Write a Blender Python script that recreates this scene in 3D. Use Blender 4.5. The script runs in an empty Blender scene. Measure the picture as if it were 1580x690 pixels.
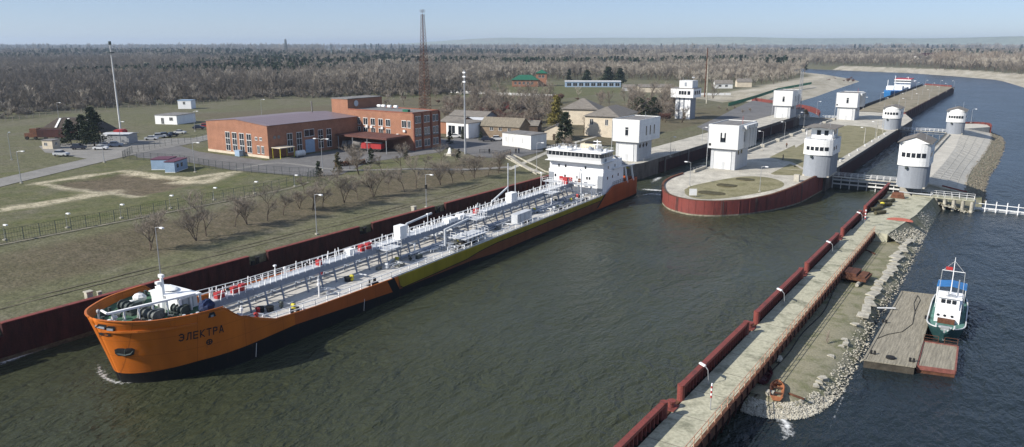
import bpy, bmesh, math, random
import numpy as np
from mathutils import Vector, Matrix, noise as mnoise
SC = bpy.context.scene
R = random.Random(7)
PI = math.pi
# ------------------------------------------------------------------ camera, sky, sun, exposure
HAZE = 0.0001
CAM_H = 39.0; FPX = 1150.0; PITCH = math.atan(275/FPX); YAW = math.radians(34.1)
cam = bpy.data.objects.new('camera', bpy.data.cameras.new('camera'))
SC.collection.objects.link(cam); SC.camera = cam
cam.data.lens = 36*FPX/1580; cam.data.sensor_width = 36
cam.data.clip_start = 1; cam.data.clip_end = 60000
cam.location = (0, 0, CAM_H); cam.rotation_euler = (PI/2-PITCH, 0, YAW)
W = bpy.data.worlds.new('World'); SC.world = W; W.use_nodes = True
SUN_DIR = Vector((.504, .80, -.62)).normalized()          # the way the light travels
nt = W.node_tree
sky = nt.nodes.new('ShaderNodeTexSky'); sky.sky_type = 'NISHITA'; sky.sun_disc = False
sky.sun_elevation = math.asin(-SUN_DIR.z); sky.sun_rotation = math.atan2(-SUN_DIR.x, -SUN_DIR.y)
sky.altitude = 1300; sky.air_density = 1.0; sky.dust_density = .1; sky.ozone_density = 4.0
tint = nt.nodes.new('ShaderNodeMix'); tint.data_type = 'RGBA'; tint.blend_type = 'MULTIPLY'; tint.inputs['Factor'].default_value = 1
tint.inputs['B'].default_value = (.9, .94, 1.09, 1); nt.links.new(sky.outputs[0], tint.inputs['A']); 
veil = nt.nodes.new('ShaderNodeMix'); veil.data_type = 'RGBA'; veil.inputs['Factor'].default_value = .5; veil.inputs['B'].default_value = (3.35, 4.05, 5.35, 1)
nt.links.new(tint.outputs['Result'], veil.inputs['A']); nt.links.new(veil.outputs['Result'], nt.nodes['Background'].inputs[0])
nt.nodes['Background'].inputs[1].default_value = 0.092
sl = bpy.data.lights.new('sun', 'SUN'); sl.energy = 4.9; sl.angle = math.radians(.5); sl.color = (1, .95, .87)
so = bpy.data.objects.new('sun', sl); SC.collection.objects.link(so)
so.rotation_euler = SUN_DIR.to_track_quat('-Z', 'Y').to_euler()
SC.view_settings.view_transform = 'Standard'; SC.view_settings.look = 'None'
SC.view_settings.exposure = 0.46; SC.view_settings.gamma = 1
SC.cycles.volume_bounces = 0; SC.cycles.volume_max_steps = 32

# ------------------------------------------------------------------ authoring helpers
_a = math.radians(90)-YAW; _A = (math.cos(_a), math.sin(_a)); _B = (_A[1], -_A[0]); _s, _c = math.sin(PITCH), math.cos(PITCH)
def at(px, py, z=0.0):
    """the real place on the level z that the survey photograph shows at a pixel"""
    v = py-345; k = (CAM_H-z)/(FPX*_s+v*_c); X = (px-790)*k; Y = (FPX*_c-v*_s)*k
    return Vector((X*_B[0]+Y*_B[1], X*_A[0]+Y*_A[1], z))
def c2w(X, Y, z=0.0): return Vector((X*_B[0]+Y*_B[1], X*_A[0]+Y*_A[1], z))
def w2c(x, y): return (x*_B[0]+y*_A[0], x*_B[1]+y*_A[1])
def pix(x, y, z):
    X, Y = w2c(x, y); d = Y*_c+(CAM_H-z)*_s
    return 790+FPX*X/d, 345+FPX*((CAM_H-z)*_c-Y*_s)/d
def sm(a, b, x):
    t = min(1, max(0, (x-a)/(b-a))); return t*t*(3-2*t)
def hz(x, y):
    """height of the left bank"""
    k = sm(-113, -133, x); hi = 7-1.6*sm(175, 300, y)
    lo = 4.6+.1*sm(-104, -113, x)
    return lo+(hi-lo)*k
def G(px, py):
    z = 6.0
    for _ in range(12):
        p = at(px, py, z); z = .5*z+.5*hz(p.x, p.y)
    return Vector((p.x, p.y, hz(p.x, p.y)))
ORD = ['first', 'second', 'third', 'fourth', 'fifth', 'sixth', 'seventh', 'eighth', 'ninth', 'tenth', 'eleventh', 'twelfth', 'thirteenth',
       'fourteenth', 'fifteenth', 'sixteenth', 'seventeenth', 'eighteenth', 'nineteenth', 'twentieth']
def orda(i):
    if i < 20: return ORD[i]
    t = ['twenty', 'thirty', 'forty', 'fifty', 'sixty', 'seventy', 'eighty'][i//10-2 if (i+1) % 10 else (i+1)//10-2]
    n = (i+1) % 10
    return t[:-1]+'ieth' if n == 0 else t+'-'+ORD[n-1]

# ------------------------------------------------------------------ materials
def mat(name, col, rough=.8, var=.2, scale=.6, col2=None, amt=.5, bump=0.0, metal=0.0, streak=None, fine=True, spec=.3, seams=None, seamd=.72):
    m = bpy.data.materials.new(name); m.use_nodes = True; n = m.node_tree; b = n.nodes['Principled BSDF']
    b.inputs['Roughness'].default_value = rough; b.inputs['Metallic'].default_value = metal
    b.inputs['Specular IOR Level'].default_value = spec
    tc = n.nodes.new('ShaderNodeTexCoord'); co = tc.outputs['Object']
    if streak:
        mp = n.nodes.new('ShaderNodeMapping'); mp.inputs['Scale'].default_value = streak; n.links.new(co, mp.inputs[0]); co2 = mp.outputs[0]
    else: co2 = co
    nz = n.nodes.new('ShaderNodeTexNoise'); nz.inputs['Scale'].default_value = scale; nz.inputs['Detail'].default_value = 8
    nz.inputs['Roughness'].default_value = .65; n.links.new(co2, nz.inputs['Vector'])
    rp = n.nodes.new('ShaderNodeMapRange'); rp.inputs['From Min'].default_value = .34; rp.inputs['From Max'].default_value = .66
    n.links.new(nz.outputs['Fac'], rp.inputs['Value'])
    mx = n.nodes.new('ShaderNodeMix'); mx.data_type = 'RGBA'
    c2 = col2 if col2 else tuple(max(0, c*(1-1.4*var)) for c in col)
    c1 = col if col2 else tuple(min(1, c*(1+.6*var)) for c in col)
    mx.inputs['A'].default_value = (*c1, 1); mx.inputs['B'].default_value = (*c2, 1)
    if col2:
        rp.inputs['From Min'].default_value = .5+.3*(.5-amt)-.04; rp.inputs['From Max'].default_value = .5+.3*(.5-amt)+.12
    n.links.new(rp.outputs[0], mx.inputs['Factor']); out = mx.outputs['Result']
    if fine:
        n2 = n.nodes.new('ShaderNodeTexNoise'); n2.inputs['Scale'].default_value = scale*9; n2.inputs['Detail'].default_value = 4
        n.links.new(co, n2.inputs['Vector'])
        r2 = n.nodes.new('ShaderNodeMapRange'); r2.inputs['From Min'].default_value = .3; r2.inputs['From Max'].default_value = .7
        r2.inputs['To Min'].default_value = 1-var; r2.inputs['To Max'].default_value = 1+var*.6; n.links.new(n2.outputs['Fac'], r2.inputs['Value'])
        hs = n.nodes.new('ShaderNodeVectorMath'); hs.operation = 'SCALE'; n.links.new(out, hs.inputs[0]); n.links.new(r2.outputs[0], hs.inputs['Scale'])
        out = hs.outputs[0]
        if bump:
            bp = n.nodes.new('ShaderNodeBump'); bp.inputs['Distance'].default_value = bump; n.links.new(n2.outputs['Fac'], bp.inputs['Height'])
            n.links.new(bp.outputs[0], b.inputs['Normal'])
    if seams:
        # plate or panel joints: thin darker lines of a real grid, and a slight tone change from panel to panel
        sp = n.nodes.new('ShaderNodeSeparateXYZ'); n.links.new(co, sp.inputs[0]); last = None
        for ax, st, wd in seams:
            d1 = n.nodes.new('ShaderNodeMath'); d1.operation = 'PINGPONG'; d1.inputs[1].default_value = st/2; n.links.new(sp.outputs[ax], d1.inputs[0])
            l1 = n.nodes.new('ShaderNodeMath'); l1.operation = 'LESS_THAN'; l1.inputs[1].default_value = wd; n.links.new(d1.outputs[0], l1.inputs[0])
            if last is None: last = l1.outputs[0]
            else:
                mx2 = n.nodes.new('ShaderNodeMath'); mx2.operation = 'MAXIMUM'; n.links.new(last, mx2.inputs[0]); n.links.new(l1.outputs[0], mx2.inputs[1]); last = mx2.outputs[0]
        sm2 = n.nodes.new('ShaderNodeMapRange'); sm2.inputs['To Min'].default_value = 1; sm2.inputs['To Max'].default_value = seamd; n.links.new(last, sm2.inputs['Value'])
        v2 = n.nodes.new('ShaderNodeVectorMath'); v2.operation = 'SCALE'; n.links.new(out, v2.inputs[0]); n.links.new(sm2.outputs[0], v2.inputs['Scale']); out = v2.outputs[0]
    n.links.new(out, b.inputs['Base Color'])
    return m
MT = {}
MT['concrete'] = mat('pale_concrete', (.47, .44, .37), .9, .22, .25, bump=.02)
MT['concrete_deck'] = mat('worn_deck_concrete', (.42, .405, .3), .92, .25, .35, col2=(.2, .2, .14), amt=.4, bump=.02)
MT['concrete_dark'] = mat('stained_concrete', (.15, .13, .115), .9, .35, .4, streak=(1, 1, .25))
MT['asphalt'] = mat('grey_asphalt', (.15, .145, .14), .9, .15, .15)
MT['road'] = mat('pale_road', (.23, .22, .2), .9, .14, .2)
MT['red_wall'] = mat('red_painted_steel', (.2, .05, .04), .7, .3, .9, col2=(.1, .035, .03), amt=.35, streak=(1, 1, .3))
MT['dark_red'] = mat('dark_rusty_red_steel', (.05, .013, .011), .8, .4, .8, streak=(1, 1, .3))
MT['rust'] = mat('rusted_steel', (.13, .055, .03), .9, .35, 1.2)
MT['waterline'] = mat('pale_waterline_scum', (.3, .27, .2), .9, .4, 1.5)
MT['white'] = mat('white_paint', (.8, .8, .79), .6, .05, .4, streak=(1, 1, .2))
MT['tower_white'] = mat('white_tower_cladding', (.8, .8, .78), .65, .09, .5, streak=(1, 1, .12), seams=(('X', 3.0, .035), ('Y', 3.0, .035), ('Z', 2.2, .03)), seamd=.82)
MT['tower_pale'] = mat('pale_grey_tower_cladding', (.5, .51, .52), .7, .14, .5, streak=(1, 1, .12), seams=(('X', 2.4, .03), ('Y', 2.4, .03), ('Z', 2.0, .03)), seamd=.8)
MT['white_dirty'] = mat('weathered_white_paint', (.66, .66, .64), .7, .14, .6, streak=(1, 1, .2))
MT['grey_paint'] = mat('pale_grey_paint', (.5, .51, .52), .7, .1, .5, streak=(1, 1, .2))
MT['tower_grey'] = mat('mid_grey_paint', (.26, .28, .31), .7, .12, .5, streak=(1, 1, .2))
MT['roof_grey'] = mat('grey_roof_felt', (.21, .2, .19), .9, .25, .5)
MT['glass'] = mat('dark_window_glass', (.02, .024, .03), .12, .2, 1, fine=False, spec=.6)
MT['frame'] = mat('white_window_frame', (.7, .7, .68), .6, .05, 1)
MT['steel'] = mat('galvanised_steel', (.36, .37, .38), .5, .12, 1, metal=.3)
MT['dark_steel'] = mat('dark_green_grey_steel', (.06, .075, .07), .6, .2, 1)
MT['black'] = mat('black_rubber', (.02, .02, .02), .8, .3, 1)
MT['brick'] = mat('orange_red_brick', (.32, .155, .095), .9, .15, .35, bump=.01)
MT['brick_dark'] = mat('red_brown_brick', (.26, .1, .065), .9, .2, .35, bump=.01)
MT['roof_mauve'] = mat('mauve_grey_metal_roof', (.2, .155, .165), .5, .12, .3, streak=(.2, 3, 1))
MT['bark'] = mat('grey_brown_bark', (.115, .088, .066), .95, .3, 2)
MT['twig'] = mat('brown_twigs', (.27, .23, .185), .95, .25, 1)
MT['twig_pale'] = mat('pale_grey_twigs', (.30, .25, .2), .95, .25, 1)
MT['needle'] = mat('dark_green_needles', (.028, .042, .02), .9, .45, 1.2)
MT['needle_olive'] = mat('olive_foliage', (.2, .17, .045), .9, .4, 1)
MT['stone'] = mat('pale_limestone', (.47, .44, .36), .95, .3, .8, bump=.03)
MT['timber'] = mat('weathered_timber', (.29, .262, .2), .95, .3, .9, streak=(6, .35, 1), bump=.01)
MT['blue'] = mat('bright_blue_paint', (.03, .17, .42), .5, .15, 1)
MT['red'] = mat('bright_red_paint', (.38, .035, .035), .5, .12, 1)
MT['yellow'] = mat('yellow_paint', (.55, .48, .05), .6, .15, 1)
MT['green'] = mat('dark_green_paint', (.02, .12, .07), .6, .2, 1)
MT['cream'] = mat('cream_render', (.6, .52, .4), .85, .12, .4)
MT['slate'] = mat('weathered_slate_roof', (.2, .18, .155), .9, .22, .5, streak=(1, 4, 1))
MT['wood_dark'] = mat('dark_brown_wood', (.1, .07, .05), .9, .3, 1)
MT['blue_box'] = mat('pale_blue_cladding', (.28, .38, .5), .6, .1, .5)
MT['skin'] = mat('skin', (.45, .27, .19), .6, .1, 2)

# ------------------------------------------------------------------ mesh builder
class M:
    def __init__(s): s.v = []; s.f = []; s.mi = []; s.cur = 0
    def add(s, vs, fs):
        o = len(s.v); s.v += [tuple(p) for p in vs]
        for f in fs: s.f.append([i+o for i in f]); s.mi.append(s.cur)
        return s
    def box(s, x0, y0, z0, x1, y1, z1):
        vs = [(x, y, z) for z in (z0, z1) for y in (y0, y1) for x in (x0, x1)]
        return s.add(vs, [(0, 2, 3, 1), (4, 5, 7, 6), (0, 1, 5, 4), (2, 6, 7, 3), (0, 4, 6, 2), (1, 3, 7, 5)])
    def cbox(s, c, d, rz=0.0):
        ca, sa = math.cos(rz), math.sin(rz); vs = []
        for z in (-.5, .5):
            for y in (-.5, .5):
                for x in (-.5, .5):
                    a, b = x*d[0], y*d[1]; vs.append((c[0]+a*ca-b*sa, c[1]+a*sa+b*ca, c[2]+z*d[2]))
        return s.add(vs, [(0, 2, 3, 1), (4, 5, 7, 6), (0, 1, 5, 4), (2, 6, 7, 3), (0, 4, 6, 2), (1, 3, 7, 5)])
    def prism(s, poly, z0, z1, top=None):
        n = len(poly); top = top or poly
        vs = [(p[0], p[1], z0) for p in poly]+[(p[0], p[1], z1) for p in top]
        fs = [[i, (i+1) % n, n+(i+1) % n, n+i] for i in range(n)]+[list(range(n, 2*n)), list(range(n-1, -1, -1))]
        return s.add(vs, fs)
    def beam(s, p, q, w=.1, h=None):
        p = Vector(p); q = Vector(q); d = q-p
        if d.length < 1e-6: return s
        d.normalize(); up = Vector((0, 0, 1)) if abs(d.z) < .95 else Vector((0, 1, 0))
        a = d.cross(up).normalized()*w*.5; b = a.cross(d).normalized()*(h or w)*.5
        vs = [p-a-b, p+a-b, p+a+b, p-a+b, q-a-b, q+a-b, q+a+b, q-a+b]
        return s.add(vs, [(3, 2, 1, 0), (4, 5, 6, 7), (0, 1, 5, 4), (1, 2, 6, 5), (2, 3, 7, 6), (3, 0, 4, 7)])
    def tube(s, pts, rad, n=6, cap=True):
        pts = [Vector(p) for p in pts]; rr = rad if isinstance(rad, (list, tuple)) else [rad]*len(pts)
        o = len(s.v); prev = None
        for i, p in enumerate(pts):
            d = (pts[min(i+1, len(pts)-1)]-pts[max(i-1, 0)])
            d = d.normalized() if d.length > 1e-9 else Vector((0, 0, 1))
            a = (prev - d*prev.dot(d)) if prev is not None else d.orthogonal()
            if a.length < 1e-6: a = d.orthogonal()
            a.normalize(); prev = a; b = d.cross(a)
            for k in range(n):
                t = 2*PI*k/n; s.v.append(tuple(p+(a*math.cos(t)+b*math.sin(t))*rr[i]))
        for i in range(len(pts)-1):
            for k in range(n):
                s.f.append([o+i*n+k, o+i*n+(k+1) % n, o+(i+1)*n+(k+1) % n, o+(i+1)*n+k]); s.mi.append(s.cur)
        if cap:
            s.f.append([o+k for k in range(n-1, -1, -1)]); s.mi.append(s.cur)
            e = o+(len(pts)-1)*n; s.f.append([e+k for k in range(n)]); s.mi.append(s.cur)
        return s
    def cyl(s, c, r, z0, z1, n=16, r2=None):
        return s.tube([(c[0], c[1], z0), (c[0], c[1], z1)], [r, r if r2 is None else r2], n)
    def blob(s, c, d, rnd=0.15, seed=0, lat=5, lon=8):
        rr = random.Random(seed); vs = [(c[0], c[1], c[2]-d[2])]
        for i in range(1, lat):
            ph = -PI/2+PI*i/lat
            for k in range(lon):
                t = 2*PI*k/lon; q = 1+rr.uniform(-rnd, rnd)
                vs.append((c[0]+d[0]*q*math.cos(ph)*math.cos(t), c[1]+d[1]*q*math.cos(ph)*math.sin(t), c[2]+d[2]*q*math.sin(ph)))
        vs.append((c[0], c[1], c[2]+d[2])); L = len(vs)-1; fs = []
        for k in range(lon):
            fs.append((0, 1+(k+1) % lon, 1+k)); fs.append((L, L-lon+k, L-lon+(k+1) % lon))
        for i in range(lat-2):
            for k in range(lon):
                a = 1+i*lon+k; b = 1+i*lon+(k+1) % lon; fs.append((a, b, b+lon, a+lon))
        return s.add(vs, fs)
    def build(s, name, m, parent=None, smooth=False):
        me = bpy.data.meshes.new(name); me.from_pydata(s.v, [], s.f)
        for x in (m if isinstance(m, (list, tuple)) else [m]): me.materials.append(MT[x] if isinstance(x, str) else x)
        if max(s.mi, default=0): me.polygons.foreach_set('material_index', s.mi)
        if smooth: me.shade_smooth()
        me.update(); o = bpy.data.objects.new(name, me); SC.collection.objects.link(o)
        if parent: o.parent = parent
        return o
def tag(o, label=None, cat=None, group=None, kind=None):
    if label: o['label'] = label
    if cat: o['category'] = cat
    if group: o['group'] = group
    if kind: o['kind'] = kind
    return o
def thing(name, label, cat, loc=(0, 0, 0), rz=0, group=None):
    o = bpy.data.objects.new(name, None); SC.collection.objects.link(o); o.location = loc; o.rotation_euler = (0, 0, rz)
    o.empty_display_size = .3
    return tag(o, label, cat, group)
def struct(o): o['kind'] = 'structure'; return o
def copy_tree(o, parent=None, label=None, loc=None, rz=None, scale=None):
    c = o.copy(); SC.collection.objects.link(c); c.parent = parent
    if label: c['label'] = label
    if loc is not None: c.location = loc
    if rz is not None: c.rotation_euler = (0, 0, rz)
    if scale is not None: c.scale = (scale,)*3 if not isinstance(scale, tuple) else scale
    for ch in KIDS.get(o.name, []): copy_tree(ch, c)
    return c
class _K(dict):
    def get(s, n, d=None):
        o = bpy.data.objects[n]; return [x for x in bpy.data.objects if x.parent == o] if n not in s else s[n]
KIDS = _K()
def freeze(o):
    """remember a prototype's children before copying it many times"""
    ch = [x for x in bpy.data.objects if x.parent == o]; dict.__setitem__(KIDS, o.name, ch)
    for c in ch: freeze(c)
    return o
def scatter(proto, spots, labelf):
    """first spot takes the prototype itself, the others copies; spots = (loc, rz, scale)"""
    freeze(proto); out = []
    for i, (loc, rz, sc) in enumerate(spots):
        if i == 0:
            proto.location = loc; proto.rotation_euler = (0, 0, rz)
            if sc is not None: proto.scale = (sc,)*3
            proto['label'] = labelf(i); out.append(proto)
        else: out.append(copy_tree(proto, None, labelf(i), loc, rz, sc))
    return out
def rail(path, h=1.1, sp=2.0, r=.03, bars=(1.0, .55), mb=None, n=4):
    """posts and bars of one railing along a path"""
    m = mb or M(); path = [Vector(p) for p in path]
    for a, b in zip(path[:-1], path[1:]):
        L = (b-a).length; k = max(1, round(L/sp))
        for i in range(k+1):
            p = a.lerp(b, i/k); m.tube([p, p+Vector((0, 0, h))], r, n)
        for q in bars: m.tube([a+Vector((0, 0, h*q)), b+Vector((0, 0, h*q))], r*.8, n)
    return m
def seg_d(px, py, ax, ay, bx, by):
    dx, dy = bx-ax, by-ay; t = np.clip(((px-ax)*dx+(py-ay)*dy)/(dx*dx+dy*dy+1e-12), 0, 1)
    return np.hypot(px-ax-t*dx, py-ay-t*dy)
def sdist(px, py, poly, closed=True):
    d = np.full(px.shape, 1e9); ins = np.zeros(px.shape, bool); n = len(poly)
    for i in range(n if closed else n-1):
        ax, ay = poly[i][:2]; bx, by = poly[(i+1) % n][:2]
        d = np.minimum(d, seg_d(px, py, ax, ay, bx, by))
        if closed:
            c = ((ay > py) != (by > py)); ins ^= c & (px < (bx-ax)*(py-ay)/(by-ay+1e-12)+ax)
    return np.where(ins, -d, d) if closed else d
# ------------------------------------------------------------------ water
def water_material():
    m = bpy.data.materials.new('river_water'); m.use_nodes = True; n = m.node_tree; b = n.nodes['Principled BSDF']
    L = n.links.new; tc = n.nodes.new('ShaderNodeTexCoord'); co = tc.outputs['Object']
    sx = n.nodes.new('ShaderNodeSeparateXYZ'); L(co, sx.inputs[0])
    # the canal side of the breakwater is brown-green, the river side and upstream darker and bluer
    nz = n.nodes.new('ShaderNodeTexNoise'); nz.inputs['Scale'].default_value = .03; nz.inputs['Detail'].default_value = 4; L(co, nz.inputs['Vector'])
    r = n.nodes.new('ShaderNodeMapRange'); r.inputs['From Min'].default_value = -24; r.inputs['From Max'].default_value = -19; L(sx.outputs['X'], r.inputs['Value'])
    ry = n.nodes.new('ShaderNodeMapRange'); ry.inputs['From Min'].default_value = 200; ry.inputs['From Max'].default_value = 330; L(sx.outputs['Y'], ry.inputs['Value'])
    mxx = n.nodes.new('ShaderNodeMath'); mxx.operation = 'MAXIMUM'; L(r.outputs[0], mxx.inputs[0]); L(ry.outputs[0], mxx.inputs[1])
    c1 = n.nodes.new('ShaderNodeMix'); c1.data_type = 'RGBA'; c1.inputs['A'].default_value = (.049, .052, .027, 1); c1.inputs['B'].default_value = (.03, .037, .022, 1)
    L(nz.outputs['Fac'], c1.inputs['Factor'])
    c2 = n.nodes.new('ShaderNodeMix'); c2.data_type = 'RGBA'; L(mxx.outputs[0], c2.inputs['Factor']); L(c1.outputs['Result'], c2.inputs['A'])
    c2.inputs['B'].default_value = (.013, .02, .023, 1); L(c2.outputs['Result'], b.inputs['Base Color'])
    b.inputs['Roughness'].default_value = .24; b.inputs['IOR'].default_value = 1.333; b.inputs['Specular IOR Level'].default_value = .26
    hs = None
    for sc, st, w, det in ((.32, (1.0, .45, 1), 1.0, 3), (1.3, (1.0, .5, 1), .42, 3), (.07, (1, .6, 1), .9, 2), (4.0, (1, .6, 1), .1, 2)):
        mp = n.nodes.new('ShaderNodeMapping'); mp.inputs['Rotation'].default_value = (0, 0, .9); mp.inputs['Scale'].default_value = st; L(co, mp.inputs[0])
        q = n.nodes.new('ShaderNodeTexNoise'); q.inputs['Scale'].default_value = sc; q.inputs['Detail'].default_value = det; q.inputs['Distortion'].default_value = .6
        L(mp.outputs[0], q.inputs['Vector'])
        k = n.nodes.new('ShaderNodeMath'); k.operation = 'MULTIPLY'; k.inputs[1].default_value = w; L(q.outputs['Fac'], k.inputs[0])
        if hs is None: hs = k.outputs[0]
        else:
            ad = n.nodes.new('ShaderNodeMath'); ad.operation = 'ADD'; L(hs, ad.inputs[0]); L(k.outputs[0], ad.inputs[1]); hs = ad.outputs[0]
    bp = n.nodes.new('ShaderNodeBump'); bp.inputs['Distance'].default_value = .95; L(hs, bp.inputs['Height'])
    wn = n.nodes.new('ShaderNodeTexNoise'); wn.inputs['Scale'].default_value = .018; wn.inputs['Detail'].default_value = 5; wn.inputs['Distortion'].default_value = 1.2; L(co, wn.inputs['Vector'])
    wr = n.nodes.new('ShaderNodeMapRange'); wr.inputs['From Min'].default_value = .36; wr.inputs['From Max'].default_value = .62; wr.inputs['To Min'].default_value = .5; wr.inputs['To Max'].default_value = 1.25
    L(wn.outputs['Fac'], wr.inputs['Value']); L(wr.outputs[0], bp.inputs['Strength'])
    L(bp.outputs[0], b.inputs['Normal'])
    return m
w = M(); w.add([(-12000, -600, 0), (9000, -600, 0), (9000, 13000, 0), (-12000, 13000, 0)], [(0, 1, 2, 3)])
struct(w.build('water', water_material()))

# ------------------------------------------------------------------ ground: one sheet, left bank, river banks and the far plain
def pl(*pts, z=0): return [tuple(at(x, y, z)[:2]) for x, y in pts]
LEFT = [(-103.2, -400), (-103.2, 178), (-103.2, 394), (-96, 425), (-95, 432), (-105, 452), (-128, 474), (-149, 497)] + \
       pl((1218, 163), (1235, 158), (1262, 150), (1292, 139), (1318, 130), (1330, 126), (1316, 122), (1290, 119), (1262, 116), (1240, 112), (1226, 108)) + \
       [(-420, 1290), (-900, 1500), (-2500, 1900), (-12000, 2400), (-12000, -400)]
FAR = [(-12000, 2700), (-2500, 2150), (-900, 1680)] + pl((1225, 104.5), (1250, 107), (1300, 109), (1360, 111.5), (1400, 113), (1470, 118), (1530, 123), (1545, 126), (1580, 137), (1640, 150)) + \
      [(120, 700), (500, 500), (1200, 450), (3000, 500), (9000, 600), (9000, 12900), (-12000, 12900)]
def axis(lo, hi, d0, d1, step, g=1.09):
    a = list(np.arange(d0, d1+.01, step)); s = step; x = d1
    while x < hi: s *= g; x += s; a.append(min(x, hi))
    s = step; x = d0
    while x > lo: s *= g; x -= s; a.insert(0, max(x, lo))
    return np.array(a)
gx = axis(-11900, 8900, -236, -104, 1.4, 1.05); gx = np.sort(np.concatenate([gx, [-103.25, -102.9]]))
gy = axis(-200, 12800, 40, 190, 1.6, 1.022)
XX, YY = np.meshgrid(gx, gy); dl = -sdist(XX, YY, LEFT); df = -sdist(XX, YY, FAR)
def ssn(a, b, x):
    t = np.clip((x-a)/(b-a), 0, 1); return t*t*(3-2*t)
k = ssn(-113, -133, XX); hi_ = 7-1.6*ssn(175, 300, YY); lo_ = 4.6+.1*ssn(-104, -113, XX); plat = lo_+(hi_-lo_)*k
rngn = np.random.RandomState(3)
hA = np.where((YY < 405) | ((YY < 470) & (XX > -150)), np.where(dl > 0, plat, -3), np.minimum(plat*.95, dl*.17-.4))
hA = np.where((YY < 405) | (dl > -15), hA, -3)
hF = np.minimum(5.5, df*.1-.3)
Z = np.maximum(np.maximum(hA, hF), -3.0)
# gentle unevenness away from the built parts
un = np.zeros_like(Z)
for kx, ky, am, ph in ((.031, .017, .5, 1), (.011, .043, .6, 2), (.07, .05, .16, 3), (.13, .17, .07, 5)): un += am*np.sin(kx*XX+ph)*np.sin(ky*YY+ph*2)
far = ssn(-300, -420, XX)*ssn(0, 1, (dl > 30))*1.0
Z = Z+un*far
slope_n = (np.sin(XX*.9+YY*.37)*np.sin(YY*.6-XX*.31)*.05+np.sin(XX*.33+1)*np.sin(YY*.21)*.09)*((XX < -108) & (XX > -136) & (YY < 180))
Z = Z+slope_n
# painted areas as attributes (bare earth, fresh grass, sand): they belong to the soil
def blur_n(s):
    out = np.zeros_like(XX)
    for i in range(4): out += np.sin(XX*(.21+.17*i)*s+i*1.7+np.sin(YY*.13*s+i)*1.5)*np.sin(YY*(.19+.13*i)*s-i+np.sin(XX*.11*s)*1.4)
    return out*.25
nn = blur_n(1)+.6*blur_n(3.1)
def strip(pts, wd, z=7):
    P_ = pl(*pts, z=z); return 1-ssn(wd*.45, wd*1.25, sdist(XX, YY, P_, False)+nn*wd*.6)
dirt = np.zeros_like(XX)
for pts, wd in ((((-30, 328), (30, 320), (90, 310), (150, 300), (175, 293)), 2.6), (((60, 283), (110, 290), (150, 298)), 1.6), (((60, 283), (130, 272), (190, 264), (240, 271), (290, 276), (345, 267), (365, 265)), 1.8),
                (((270, 279), (320, 281), (345, 270)), 1.9), (((175, 297), (210, 303)), 1.4), (((120, 275), (185, 264)), 1.2)):
    dirt = np.maximum(dirt, strip(pts, wd))
pit = 1-ssn(-1, 2.5, sdist(XX, YY, pl((90, 284), (190, 268), (285, 278), (262, 292), (215, 300), (165, 294), z=7))+nn*2)
Z = Z-pit*.5
slopeb = ssn(-114, -118, XX)*(1-ssn(-128, -133, XX))*ssn(20, 60, YY)*(YY < 175)
sand = np.zeros_like(XX)
sand = np.maximum(sand, (YY > 478)*(dl > -3)*(1-ssn(45, 60, dl+nn*4))*(XX > -420))
sand = np.maximum(sand, np.where((df > -2) & (df < 62+nn*12), 1, 0)*(XX > -260))
green = np.clip(.5+.8*nn, 0, 1)*((XX < -138) & (YY < 175) & (XX > -215))
green = np.maximum(green, ((XX < -250) & (XX > -400) & (YY > 380) & (YY < 560))*.7)
g = M(); ny, nx = XX.shape
me = bpy.data.meshes.new('ground')
vs = np.stack([XX, YY, Z], -1).reshape(-1, 3); idx = np.arange(nx*ny).reshape(ny, nx)
q = np.stack([idx[:-1, :-1], idx[:-1, 1:], idx[1:, 1:], idx[1:, :-1]], -1).reshape(-1, 4)
keep = (Z.reshape(-1)[q].max(1) > -2.9); q = q[keep]
me.from_pydata(vs.tolist(), [], q.tolist())
for nm, arr in (('dirt', dirt), ('pit', np.maximum(np.maximum(pit, slopeb*.75), .6*ssn(190, 215, YY)*(1-ssn(380, 430, YY))*(XX < -118)*(XX > -330))), ('sand', sand), ('green', green)):
    a = me.attributes.new(nm, 'FLOAT', 'POINT'); a.data.foreach_set('value', arr.reshape(-1).astype(np.float32))
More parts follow.
